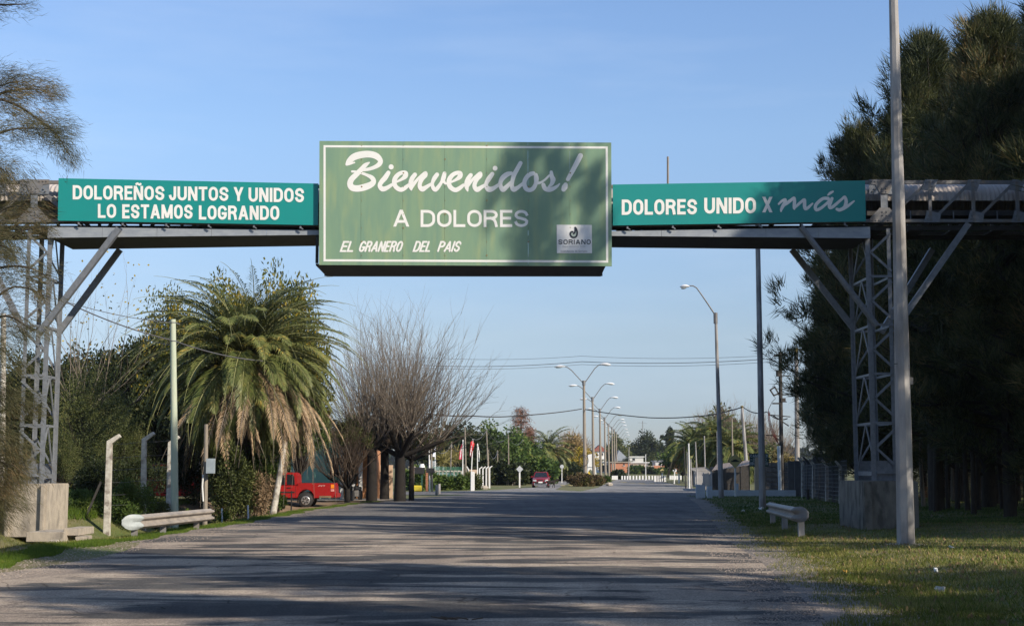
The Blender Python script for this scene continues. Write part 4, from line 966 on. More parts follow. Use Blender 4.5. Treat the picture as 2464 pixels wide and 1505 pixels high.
for (bx, by, tx, ty, w, lab, m) in (
    (1763.5, 1162, 1761, 1006, 4.5, 'slim wooden pole standing behind the diamond sign', M_WOODPOLE),
    (1727, 1160, 1725, 1037, 3.6, 'slim concrete pole close left of the tall single-arm lamp', M_CONCPOLE),
    (1697, 1164, 1694.6, 1048, 4, 'thin pole rising from the bent-post fence, right of two others', M_CONCPOLE),
    (1678, 1169, 1673.4, 1062, 4, 'thin pole at the near end of the bent-post fence', M_CONCPOLE),
    (1658.5, 1160, 1657, 1066, 4.6, 'white thick pole left of the bent-post fence', M_WHITEWASH),
    (1653.6, 1159, 1653, 1086, 2, 'very thin pole beside the white thick pole', M_CONCPOLE),
    (1650, 1158, 1645.5, 1073, 3.2, 'dark thin wooden pole leaning at the left of the pole cluster', M_DARKPOLE),
    (1664, 1160, 1662, 1104, 3.6, 'short pale stub pole beside the white thick pole', M_CONCPOLE),
    (1512, 1146, 1513.6, 1075, 2.6, 'thin lamp pole on the far side of the junction', M_CONCPOLE),
    (1553.5, 1142, 1553.5, 1092, 2.2, 'lone thin white post beside the far white houses', M_WHITEWASH),
    # left verge
    (993.4, 1193, 993.7, 1092, 4.0, 'dark brown post at the end of the grass island', M_DARKPOLE),
    (1034, 1182, 1032, 1066, 4.2, 'white painted pole carrying a meter box, left verge', M_WHITEWASH),
    (1040, 1182, 1036.5, 1027, 5.0, 'grey wood pole directly right of the white painted pole', M_WOODPOLE),
    (1082, 1175.5, 1086.5, 1061, 4.4, 'slightly leaning grey pole by the green mesh fence', M_WOODPOLE),
    (1121.5, 1176.5, 1118.6, 1027, 5.0, 'tall grey pole between the flags', M_WOODPOLE),
    (1115.8, 1176, 1116, 1116, 3.2, 'short pole touching the tall pole between the flags', M_WOODPOLE),
    (1176, 1173, 1170.4, 1033.5, 4.6, 'tall grey pole beside the white bent fence posts', M_WOODPOLE),
    (1175.4, 1172, 1175.2, 1081, 3, 'shorter pole close behind the tall one by the bent fence posts', M_WOODPOLE),
    (1196.5, 1166.5, 1197.3, 1082.5, 3.6, 'grey pole in front of the hedge with a small meter box', M_WOODPOLE),
    (1219, 1162, 1217.5, 1085.5, 3.2, 'second grey pole in front of the hedge', M_WOODPOLE),
    (1223.8, 1166, 1223.2, 1045, 4.0, 'tall pole in front of the hedge carrying looping wires', M_WOODPOLE),
    (1231.8, 1163, 1231.2, 1092.5, 2.8, 'third shorter pole before the hedge', M_WOODPOLE),
    (1244, 1162, 1243.6, 1112, 1.6, 'very thin yellow-topped stake before the hedge', M_WOODPOLE),
    (1259.2, 1163, 1258.6, 1054, 3.4, 'pole just right of the octagonal sign back', M_WOODPOLE),
    (1284.2, 1152, 1284, 1062, 2.6, 'far thin pole left of the distant palm', M_WOODPOLE),
    (1307.3, 1156, 1307.3, 1071.5, 2.8, 'far thin pole in front of the distant palm', M_WOODPOLE),
    (1343.5, 1153, 1343.4, 1076, 2.0, 'far thin pole right of the distant palm', M_WOODPOLE)):
    Yq = None
    o_, b0_, t0_ = pole('utility_pole', lab, 'pole', (bx, by), (tx, ty), w, w*.72, m, Y=140 if 1640 < bx < 1770 else min(gY(by), 260) if gY(by) > 0 else 260, sides=6)
for (px, py, w_, h_, lab) in ((1197.5, 1106, 3.2, 9, 'meter_box'), (1217.3, 1115, 4, 6, 'meter_box')): pass
# looping service wires along the left verge
for i, (a, c, Ya_, Yc_) in enumerate((((1086, 1064), (1118, 1060), 132, 130), ((1119, 1032), (1170, 1036), 130, 137), ((1171, 1036), (1223, 1047), 137, 168), ((1223, 1047), (1258.6, 1056), 168, 185), ((1037, 1062), (1086, 1068), 116, 132), ((1176, 1078), (1197, 1085), 137, 160), ((1197, 1085), (1218, 1087), 160, 185))):
    wire('service_wire', 'looping service wire between verge poles, span %s from the left of the picture' % ('first second third fourth fifth sixth seventh'.split()[[4, 0, 1, 2, 3, 5, 6].index(i)]), [at(*a, Ya_), at(*c, Yc_)], .025, M_WIRE, .9, 8)
# ================================================================ guardrails
def wbeam(P, sc=1.15, away=(0, 1, 0), nose=None):
    """corrugated rail along points P; returns (rail mesh builder, nose builder)"""
    prof = [(-.012, -.155), (0, -.135), (.075, -.105), (.08, -.085), (.075, -.065), (.005, -.03), (0, 0), (.005, .03), (.075, .065), (.08, .085), (.075, .105), (0, .135), (-.012, .155)]
    prof = [(a*sc, b_*sc) for a, b_ in prof]; mb = MB(); n = len(prof)
    P = [Vector(p) for p in P]; k = 0; A = Vector(away)
    for i, p in enumerate(P):
        d = (P[min(i+1, len(P)-1)]-P[max(i-1, 0)]).normalized(); nn = Vector((d.y, -d.x, 0)).normalized()
        if nn.dot(A) < 0: nn = -nn
        for a, b_ in prof: mb.v.append(p+nn*a+Vector((0, 0, b_)))
        for a, b_ in prof: mb.v.append(p+nn*(a-.012)+Vector((0, 0, b_)))
    for i in range(len(P)-1):
        for j in range(n-1):
            a = i*2*n+j; mb.f.append((a, a+1, a+2*n+1, a+2*n)); c = a+n; mb.f.append((c+2*n, c+2*n+1, c+1, c))
        for j in (0, n-1):
            a = i*2*n+j; mb.f.append((a, a+n, a+3*n, a+2*n))
    for i in (0, len(P)-1):
        for j in range(n-1): a = i*2*n+j; mb.f.append((a, a+1, a+n+1, a+n))
    mb.smooth = True; return mb
M_RAIL = nmat('dusty_galvanised_rail', (.36, .32, .28), (.23, .21, .19), 2.5, .55, .05, 50)
gr = thing('guardrail', 'short corrugated guardrail on the left verge with a rounded white end', 'guardrail', on_ground(405, 1280, 38.5))
A0, A1 = at(338, 1254.5, 36.9), at(509, 1237, 43.2)
wbeam([A0.lerp(A1, t) for t in np.linspace(0, 1, 5)], 1.18, (1, -.6, 0)).build('rail', M_RAIL, gr)
def fan(C, dirv, nrm, m, parent, L=.50, sc=1.18, turn=1.0):
    """rounded bull-nose end: the corrugation flattens and flares as it curls back"""
    mb = MB(); N_ = 9; prof = [(0, -.155), (.075, -.1), (.08, -.085), (.07, -.06), (0, 0), (.07, .06), (.08, .085), (.075, .1), (0, .155)]; n = len(prof)
    for i in range(N_):
        t = i/(N_-1); flat = (1-t)**.9; hgt = sc*(1+.16*t)*(1 if t < .55 else math.sqrt(max(.09, 1-((t-.55)/.47)**2)))
        bend = .30*t*t*turn; p = C+dirv*(L*t)-nrm*bend
        for a, b_ in prof: mb.v.append(p+nrm*(a*flat*sc)+Vector((0, 0, b_*hgt)))
        for a, b_ in prof: mb.v.append(p+nrm*(a*flat*sc-.015)+Vector((0, 0, b_*hgt)))
    for i in range(N_-1):
        for j in range(n-1):
            a = i*2*n+j; mb.f.append((a, a+1, a+2*n+1, a+2*n)); c = a+n; mb.f.append((c+2*n, c+2*n+1, c+1, c))
        for j in (0, n-1): a = i*2*n+j; mb.f.append((a, a+n, a+3*n, a+2*n))
    for j in range(n-1): a = (N_-1)*2*n+j; mb.f.append((a, a+1, a+n+1, a+n))
    mb.smooth = True; return mb.build('rounded_end', m, parent)
dv = (A0-A1).normalized(); nn = Vector((-dv.y, dv.x, 0)); nn = nn if nn.x > 0 else -nn
fan(A0, dv, nn, nmat('white_painted_rail_end', (.38, .42, .42), (.30, .33, .33), 4, .5), gr)
for t in (-.02, .34, .82):
    p = A0.lerp(A1, t); g0 = gz(p.x, p.y); b = MB(); b.box((p.x-.12, p.y+.06, (g0-.3+p.z+.12)/2), (.16, .12, p.z+.12-g0+.3), rz=.2); b.build('rail_post', M_STEEL_D, gr)
gr2 = thing('guardrail', 'short guardrail stub on the right verge seen from behind, in shade', 'guardrail', on_ground(1925, 1288))
B0, B1 = at(1912, 1236, 36.8), at(1850, 1221, 46.0)
wbeam([B0.lerp(B1, t) for t in np.linspace(0, 1, 5)], 1.18, (-1, .0, 0)).build('rail', M_RAIL, gr2)
dv = (B0-B1).normalized(); nn = Vector((-dv.y, dv.x, 0)); nn = nn if nn.x < 0 else -nn
fan(B0, dv, nn, M_STEEL_D, gr2, .45)
fan(B1, -dv, nn, MC['white_painted_rail_end'], gr2, .4)
for p, dx in ((B0+Vector((.16, 0, 0)), .0), (B0.lerp(B1, .5)+Vector((.12, 0, 0)), 0), (B1+Vector((.12, 0, 0)), 0)):
    g0 = gz(p.x, p.y); b = MB(); b.box((p.x, p.y, (g0-.3+p.z+.1)/2), (.15, .13, p.z+.1-g0+.3)); b.build('rail_post', M_CONCPOLE, gr2)
# ================================================================ fence posts with angled tops, left
def bent_post(label, base, mid, tip, Y, w, m, group=None, cat='fence post'):
    b0 = on_ground(*base, Y); p1 = at(*mid, Y); p2 = at(*tip, Y); k = w*Y/F
    mb = MB(); pts = [b0-Vector((0, 0, .2)), p1, p2]
    ww = [k, k*.85, k*.6]; d0 = Vector((1, 0, 0)); N2 = (p2-p1).normalized(); off = [Vector((1, 0, 0)), (Vector((1, 0, 0))+Vector((N2.z, 0, -N2.x))).normalized()*1.05, Vector((N2.z, 0, -N2.x))]
    for p, w_, o in zip(pts, ww, off):
        for sx, sy in ((-1, -1), (1, -1), (1, 1), (-1, 1)): mb.v.append(p+o*(sx*w_/2)+Vector((0, sy*k*.45, 0)))
    for i in (0, 1):
        for j in range(4): a = i*4+j; c = i*4+(j+1) % 4; mb.f.append((a, c, c+4, a+4))
    mb.f += [(3, 2, 1, 0), (8, 9, 10, 11)]
    o = mb.build('fence_post', m, None, origin=b0, bevel=.008); return tag(o, label, cat, group)
bent_post('weathered concrete fence post with bent top nearest the left pylon', (258, 1247), (264, 1064), (289, 1047), 46, 15, M_CONCPOST)
bent_post('white concrete fence post with bent top between pylon and green pole, rising from bushes', (345, 1235), (347, 1058), (371, 1041), 49, 13, M_CONCPOST)
bent_post('concrete fence post with bent top hidden behind the green pole', (405, 1222), (410, 1066), (431, 1050), 52, 12, M_CONCPOST)
b = MB(); b0 = on_ground(402, 1224, 51.5); b.beam(b0-Vector((0, 0, .1)), at(412, 1130, 51.8), .16); tag(b.build('raking_prop', M_CONCPOST, None, origin=b0), 'short concrete prop leaning against the post beside the green pole', 'prop')
b = MB(); b0 = on_ground(205, 1226, 47); b.beam(b0-Vector((0, 0, .1)), at(243, 1158, 47), .06); tag(b.build('leaning_stake', M_DARKPOLE, None, origin=b0), 'thin dark stake leaning in the grass between pylon and first bent post', 'stake')
# wire mesh strung on those posts
t_ = thing('wire_fence', 'thin sagging wire mesh between the bent concrete posts on the left', 'wire fence', on_ground(300, 1240, 47))
for k, (za, zb_) in enumerate(((1068, 1062), (1100, 1095), (1130, 1125), (1160, 1155), (1190, 1184), (1215, 1208))):
    b = MB(); b.tube([at(258, za, 46), at(303, (za+zb_)/2+2, 47.5), at(346, zb_, 49), at(378, zb_, 50.5), at(408, zb_-3, 52)], .006, 3); b.build('fence_wire', M_WIRE, t_)
# meter pole and other posts by the palm
mp_, mb0, mt_ = pole('meter_pole', 'old grey wooden pole with a meter box standing under the palm', 'pole', (494, 1224), (496, 1020), 12, 9, M_WOODPOLE, Y=54, sides=8)
b = MB(); b.box(at(507, 1120, 53.7), (.30, .22, .55)); b.build('meter_box', nmat('grey_blue_meter_box', (.34, .40, .44), (.28, .33, .37), 4, .5), mp_)
b = MB(); b.tube([at(489, 1205, 53.8), at(487, 1170, 53.8), at(489, 1140, 53.8)], .03, 6); b.build('white_pipe', M_WHITE, mp_)
pole('leaning_post', 'whitish leaning round post at the right side of the palm', 'post', (655, 1224), (686, 1062), 17, 11, M_CONCPOST, Y=57, sides=10)
pole('marker_stake', 'thin white stake behind the far end of the left guardrail', 'stake', (534.6, 1251), (534, 1222), 4, 3.6, nmat('bluish_white_stake', (.55, .60, .68), (.6, .62, .66), 3), sides=4)
pole('marker_stake', 'thin white stake further right on the left verge', 'stake', (597.5, 1250), (596.5, 1214), 4.2, 3.6, MC['bluish_white_stake'], sides=4)
pole('iron_stake', 'thin black iron stake in the earth bank before the red pickup', 'stake', (700, 1229), (701.5, 1180), 3.6, 3.4, M_BLACK, Y=62, sides=5)
for i, (bx, by, tx, ty) in enumerate(((1050, 1190.5, 1050.5, 1165.5), (1056, 1187.5, 1057, 1163))):
    pole('bollard', ('left', 'right, slightly tilted')[i]+' one of two short grey posts at the side street', 'bollard', (bx, by), (tx, ty), 6.4, 6, M_CONCPOLE, sides=8)
# slab and rubble under the left footing
def rock(b, c, r, rr):
    n = 7; k = len(b.v)
    for i in range(3):
        for j in range(n):
            t = 2*math.pi*j/n; q = (.75, 1, .55)[i]*r*rr.uniform(.8, 1.15); b.v.append(Vector(c)+Vector((q*math.cos(t), q*math.sin(t), (-.35, .1, .45)[i]*r*rr.uniform(.85, 1.15))))
    b.f += [tuple(range(k, k+n))[::-1], tuple(range(k+2*n, k+3*n))]
    for i in (0, 1):
        for j in range(n): a = k+i*n+j; c2 = k+i*n+(j+1) % n; b.f.append((a, c2, c2+n, a+n))
rr = random.Random(3)
def slab_box(label, px0, px1, py0, py1, Y, dep, rz=0.0, name='concrete_slab'):
    a, c = at(px0, py1, Y), at(px1, py0, Y); b = MB(); b.box(((a.x+c.x)/2, Y+dep/2, (a.z+c.z)/2), (c.x-a.x, dep, c.z-a.z), rz=rz)
    return tag(b.build(name, M_CONC, None, origin=((a.x+c.x)/2, Y, a.z), bevel=.015), label, 'slab')
slab_box('long broken concrete slab jutting out in front of the left footing', 62, 150, 1279, 1303, 38.0, 1.8)
slab_box('second concrete slab piece overlapping at its right, by the ditch', 152, 190, 1270, 1288, 38.4, 1.4)
slab_box('short upright concrete lump below the slabs', 176, 202, 1290, 1312, 38.2, .9, .1)
for i, (px, py, r_, Yq, lab) in enumerate(((128, 1309, .24, 37.6, 'jagged rubble lump right under the broken slab'), (152, 1306, .20, 37.7, 'dark rubble lump between the slab pieces'), (108, 1312, .16, 36.9, 'pale rubble stone at the foot of the broken slab'), (172, 1318, .12, 36.6, 'small stone lower right of the rubble'), (105, 1330, .09, 33.5, 'pale flat stone alone on the earth slope'))):
    b = MB(); p = at(px, py, Yq); p.z = gz(p.x, Yq)+r_*.3 if i > 3 else p.z; rock(b, p, r_, rr); tag(b.build('rubble_stone', M_CONC, None, origin=p), lab, 'stone')
# litter
def litter(label, px, py, sz, m, name='litter'):
    p = on_ground(px, py); b = MB(); r_ = random.Random(px); n = 6
    for k in range(3):
        c = p+Vector((r_.uniform(-1, 1)*sz*.4, r_.uniform(-1, 1)*sz*.4, sz*.22)); b.box(c, (sz*r_.uniform(.5, 1), sz*r_.uniform(.4, .8), sz*.12), M=Matrix.Rotation(r_.uniform(0, 3), 3, Vector((r_.random(), r_.random(), .4)).normalized()))
    tag(b.build(name, m, None, origin=p), label, 'litter')
litter('crumpled white plastic scrap on the lit grass right of the near pole', 2290, 1329, .11, M_WHITE)
litter('small pale cup lying on the striped grass at lower right', 2259, 1392, .13, M_WHITE)
litter('crumpled clear-white bag on the grass at lower right', 2268, 1432, .16, nmat('dirty_white_plastic', (.5, .5, .48), (.4, .4, .38), 6, .3))
litter('orange-yellow wrapper on the grass edge', 2035, 1379, .10, nmat('orange_wrapper', (.75, .28, .02), (.8, .5, .03), 9, .4))
litter('pale bottle lying on the grass left of the right guardrail', 1832, 1229.5, .22, M_WHITE)
litter('second pale scrap near the right guardrail', 1787, 1232, .16, M_WHITE)
p = on_ground(1112, 1494); b = MB()
for k in range(7): a = random.uniform(-.25, .25); b.beam(p+Vector((a, random.uniform(-.08, .08), .03)), p+Vector((a+random.uniform(-.2, .2), random.uniform(-.1, .1), .05)), .012)
tag(b.build('dry_twig', M_TWIG_D, None, origin=p), 'small bundle of dry twigs lying on the road at the bottom edge', 'twigs')

# ================================================================ vehicles
def wheel(parent, c, r, w, axis, m_rim=M_CHROME):
    ax = Vector(axis).normalized(); c = Vector(c)
    b = MB(); b.tube([c-ax*w/2, c-ax*w*.42, c+ax*w*.42, c+ax*w/2], [r*.9, r, r, r*.9], 20); b.smooth = True
    o = b.build('wheel', M_BLACK, parent)
    b = MB(); 
    for s in (-1, 1):
        b.tube([c+ax*s*w*.5, c+ax*s*(w*.5+.012)], [r*.62, r*.55], 16)
    b.build('rim', M_CHROME, o)
    b = MB(); up = Vector((0, 0, 1)); sd = ax.cross(up)
    for s in (-1, 1):
        for k in range(6):
            t = k*math.pi/3+.2; d = up*math.cos(t)+sd*math.sin(t); b.beam(c+ax*s*(w*.5+.016)+d*r*.2, c+ax*s*(w*.5+.016)+d*r*.5, .05, .05, up=ax)
    b.build('rim_gap', M_BLACK, o)
# red pickup, side on, its tail to the right
Yp = 75.0; xr = at(806, 1180, Yp).x; zg = gz(xr-2, Yp)
pk_ = thing('pickup_truck', 'red pickup parked side-on under the palm with its tail to the right', 'pickup', (xr-2.5, Yp+.9, zg))
def pt(x, z): return (xr-x, zg+z)
def side(prof, y0, w, name, m, parent=pk_, bevel=.03):
    b = MB(); b.prism([pt(*p) for p in prof], ((0, y0, 0), (1, 0, 0), (0, 0, 1), (0, 1, 0)), w); return b.build(name, m, parent, bevel=bevel)
def archpts(cx, r=.43, z0=.50, n=8, rev=False):
    a = [(cx-r*math.cos(math.pi*i/n), z0+r*math.sin(math.pi*i/n)) for i in range(n+1)]; return a[::-1] if rev else a
low = [(.0, .62), (.10, .50)]+[(1.10, .50)]+archpts(1.53, .43, .50)+[(4.05-.43, .48)]+archpts(4.28, .43, .48)+[(5.0, .50), (5.08, .72), (5.0, .98), (4.75, 1.08), (3.75, 1.14), (3.7, 1.14), (1.97, 1.14), (1.97, 1.27), (.06, 1.27), (.02, 1.0)]
side(low, Yp, 1.72, 'body', M_CAR)
side([(3.72, 1.14), (3.15, 1.76), (2.95, 1.82), (2.15, 1.82), (2.02, 1.70), (1.97, 1.14)], Yp+.09, 1.54, 'cab', M_CAR)
side([(3.60, 1.18), (3.12, 1.68), (2.62, 1.72), (2.62, 1.18)], Yp+.085, .01, 'side_window', M_GLASS, bevel=0)
side([(2.54, 1.18), (2.54, 1.72), (2.25, 1.72), (2.15, 1.62), (2.12, 1.18)], Yp+.084, .01, 'side_window', M_GLASS, bevel=0)
side([(2.60, .56), (2.60, 1.12), (2.585, 1.12), (2.585, .56)], Yp-.004, .006, 'door_gap', M_BLACK, bevel=0)
side([(2.06, .56), (2.06, 1.12), (2.045, 1.12), (2.045, .56)], Yp-.004, .006, 'door_gap', M_BLACK, bevel=0)
b = MB(); b.box((xr-2.9, Yp-.01, zg+.80), (1.6, .03, .06)); b.build('side_strip', M_BLACK, pk_)
b = MB(); b.box((xr-2.4, Yp-.02, zg+1.03), (.2, .03, .04)); b.build('door_handle', M_BLACK, pk_)
b = MB(); b.box((xr-1.0, Yp+.86, zg+1.275), (1.8, 1.5, .008)); b.build('bed_opening', M_BLACK, pk_)
b = MB(); b.box((xr-.13, Yp-.006, zg+1.10), (.17, .02, .20)); b.build('tail_light', nmat('orange_lens', (.9, .28, .03), (.8, .2, .02), 5, .15), pk_)
b = MB(); b.box((xr-.13, Yp-.005, zg+.90), (.17, .02, .12)); b.build('tail_light', nmat('clear_red_lens', (.75, .45, .40), (.6, .2, .18), 9, .15), pk_)
b = MB(); b.box((xr+.03, Yp+.86, zg+.62), (.16, 1.74, .24)); b.build('rear_bumper', M_CAR, pk_, bevel=.04)
b = MB(); b.box((xr-.5, Yp-.004, zg+.56), (.62, .01, .1)); b.build('mud_stain', M_EARTH, pk_)
for cx in (1.53, 4.28):
    for s, yy in ((-1, Yp+.10), (1, Yp+1.62)): wheel(pk_, (xr-cx, yy, zg+.37), .37, .24, (0, 1, 0))
    b = MB(); b.prism([pt(*p) for p in archpts(cx, .42, .40)], ((0, Yp+.03, 0), (1, 0, 0), (0, 0, 1), (0, 1, 0)), 1.6); b.build('wheel_arch', M_BLACK, pk_)
b = MB(); b.box((xr-3, Yp+.86, zg+.47), (4.0, 1.2, .1)); b.build('underbody', M_BLACK, pk_)
i_ = Ink(lambda x, y, o: Vector((x, Yp-.003-o, y)))
for k in range(5): i_.stroke([(xr-.86+k*.07, zg+1.1+.03*(k % 2)), (xr-.82+k*.07, zg+1.16)], .014)
i_.build('side_badge', M_WHITE, pk_)
# hatchbacks: the oncoming one on the left carriageway and a half hidden one
def hatch(name, label, loc, rz, paint):
    t_ = thing(name, label, 'car', (0, 0, 0)); W2 = .86
    def sec(y, pts): return [(x, y, z) for x, z in pts]
    def ring(y, wb, wt, z0, zs, z1): return [(-wb, y, z0), (-W2*wb/.86, y, zs*.55), (-wb*.985, y, zs), (-wt, y, z1), (0, y, z1+.02), (wt, y, z1), (wb*.985, y, zs), (W2*wb/.86, y, zs*.55), (wb, y, z0)]
    rings = [ring(-2.0, .72, .62, .28, .72, .80), ring(-1.95, .80, .70, .24, .80, .90), ring(-1.5, .86, .74, .22, .92, 1.0), ring(-.95, .87, .74, .22, .98, 1.07), ring(0, .87, .76, .22, 1.0, 1.08), ring(1.5, .87, .76, .22, 1.02, 1.1), ring(1.95, .82, .7, .26, 1.0, 1.08), ring(2.02, .74, .6, .35, .9, 1.0)]
    b = MB(); n = 9
    for r_ in rings: b.v += [Vector(p) for p in r_]
    for i in range(len(rings)-1):
        for j in range(n): a = i*n+j; c = i*n+(j+1) % n; b.f.append((a, c, c+n, a+n))
    b.f += [tuple(range(n)), tuple(range((len(rings)-1)*n, len(rings)*n))]; b.smooth = True; b.build('body', paint, t_)
    def box4(y0, y1, w0, w1, z0, z1):  # tapered greenhouse
        return [(-w0, y0, z0), (w0, y0, z0), (w0, y1, z0), (-w0, y1, z0), (-w1, y0+.0, z1), (w1, y0, z1), (w1, y1, z1), (-w1, y1, z1)]
    b = MB(); v = [(-.74, -.95, 1.05), (.74, -.95, 1.05), (.76, 1.9, 1.06), (-.76, 1.9, 1.06), (-.58, -.25, 1.56), (.58, -.25, 1.56), (.60, 1.45, 1.56), (-.60, 1.45, 1.56)]
    b.add(v, [(0, 1, 5, 4), (1, 2, 6, 5), (2, 3, 7, 6), (3, 0, 4, 7), (4, 5, 6, 7)]); b.build('window_glass', M_GLASS, t_)
    b = MB(); b.add([(-.6, -.28, 1.555), (.6, -.28, 1.555), (.62, 1.48, 1.555), (-.62, 1.48, 1.555), (-.55, -.15, 1.62), (.55, -.15, 1.62), (.55, 1.35, 1.62), (-.55, 1.35, 1.62)], [(0, 1, 5, 4), (1, 2, 6, 5), (2, 3, 7, 6), (3, 0, 4, 7), (4, 5, 6, 7), (3, 2, 1, 0)])
    for s in (-1, 1):
        b.beam((s*.75, -.96, 1.04), (s*.59, -.26, 1.56), .07); b.beam((s*.77, .55, 1.04), (s*.605, .55, 1.56), .07); b.beam((s*.77, 1.9, 1.04), (s*.61, 1.46, 1.56), .09)
    b.build('roof', paint, t_)
    b = MB()
    for s in (-1, 1): b.beam((s*.52, -.1, 1.66), (s*.52, 1.3, 1.66), .04)
    b.build('roof_rail', M_STEEL_D, t_)
    for s in (-1, 1):
        b = MB(); b.box((s*.6, -1.97, .74), (.34, .1, .17), rz=s*.25); b.build('headlight', nmat('headlight_glass', (.70, .72, .74), (.6, .62, .64), 9, .1), t_)
        b = MB(); b.box((s*.93, -.75, 1.12), (.2, .1, .14)); b.build('side_mirror', paint, t_)
        b = MB(); b.box((s*.58, -2.0, .42), (.2, .05, .13)); b.build('fog_lamp', M_CHROME, t_)
    b = MB(); b.box((0, -2.02, .46), (1.1, .06, .28)); b.build('grille', M_BLACK, t_)
    b = MB(); b.box((0, -2.03, .30), (1.3, .05, .1)); b.build('front_bumper_bar', M_CHROME, t_)
    b = MB(); b.box((0, -2.06, .56), (.42, .02, .14)); b.build('number_plate', M_WHITE, t_)
    b = MB(); b.box((0, -2.03, .78), (.5, .04, .06)); b.build('upper_grille', M_BLACK, t_)
    b = MB(); b.box((0, 0, .26), (1.5, 3.7, .12)); b.build('underbody', M_BLACK, t_)
    for s in (-1, 1):
        for y in (-1.25, 1.28): wheel(t_, (s*.78, y, .31), .31, .2, (1, 0, 0))
    t_.location = loc; t_.rotation_euler = (0, 0, rz); return t_
p = on_ground(1302, 1172); hatch('parked_car', 'wine red hatchback facing us on the left carriageway with headlights', p, -.05, M_CAR2)
p = on_ground(425, 1215, 66); hatch('parked_car', 'red car half hidden behind bushes left of the palm', p, math.pi/2+.2, M_CAR)
# motorcycle behind the small tree
p = on_ground(857, 1196, 82); mc = thing('motorcycle', 'black motorcycle parked by the building entrance, seen past the small tree', 'motorcycle', p)
for dy in (-.65, .65):
    b = MB(); c = p+Vector((dy*.25, dy, .31)); ax = Vector((math.cos(.25), math.sin(-.25), 0)); b.tube([c-ax*.05, c+ax*.05], .31, 14); b.build('wheel', M_BLACK, mc)
b = MB(); b.beam(p+Vector((-.1, -.4, .75)), p+Vector((.15, .6, .7)), .24, .18); b.build('tank_and_seat', M_BLACK, mc, bevel=.03)
b = MB(); b.box(p+Vector((0, 0, .42)), (.24, .4, .36)); b.build('engine', M_STEEL_D, mc, bevel=.02)
b = MB(); b.beam(p+Vector((-.16, -.65, .3)), p+Vector((-.1, -.45, 1.0)), .06); b.beam(p+Vector((-.42, -.42, 1.05)), p+Vector((.26, -.42, 1.08)), .04); b.build('fork', M_STEEL_D, mc)
b = MB(); b.tube([p+Vector((-.1, -.62, .92)), p+Vector((-.1, -.5, .92))], [.1, .09], 10); b.build('headlight', MC['headlight_glass'], mc)
for s in (-1, 1): b = MB(); b.box(p+Vector((-.08+s*.3, -.42, 1.25)), (.12, .03, .08)); b.build('mirror', M_BLACK, mc)
# black dog walking across
p = on_ground(1326, 1173); k = 1.25
sk = [((0, 0, .50), .11), ((.22, 0, .50), .13), ((.40, 0, .60), .075), ((.52, 0, .68), .08), ((.64, 0, .64), .04), ((-.22, 0, .50), .12), ((-.36, 0, .55), .03), ((-.52, 0, .66), .018),
      ((.24, .07, .34), .05), ((.30, .07, .18), .028), ((.27, .07, .02), .03), ((.22, -.07, .34), .05), ((.14, -.07, .18), .028), ((.12, -.07, .02), .03),
      ((-.24, .07, .36), .065), ((-.32, .07, .20), .03), ((-.24, .07, .02), .028), ((-.22, -.07, .36), .065), ((-.36, -.07, .20), .03), ((-.40, -.07, .02), .028), ((.50, .05, .76), .02), ((.50, -.05, .76), .02)]
ed = [(0, 1), (1, 2), (2, 3), (3, 4), (0, 5), (5, 6), (6, 7), (1, 8), (8, 9), (9, 10), (1, 11), (11, 12), (12, 13), (5, 14), (14, 15), (15, 16), (5, 17), (17, 18), (18, 19), (3, 20), (3, 21)]
me = bpy.data.meshes.new('dog'); me.from_pydata([Vector(a)*k for a, _ in sk], ed, []); do = link('dog', me, nmat('black_fur', (.012, .011, .010), (.03, .02, .013), 9, .9), None, p)
do.modifiers.new('s', 'SKIN')
bpy.context.view_layer.update()
for v, (_, r_) in zip(me.skin_vertices[0].data, sk): v.radius = (r_*k, r_*k)
me.skin_vertices[0].data[0].use_root = True; do.modifiers.new('u', 'SUBSURF').levels = 1
tag(do, 'black dog walking right across the carriageway beside the wine red car', 'dog')
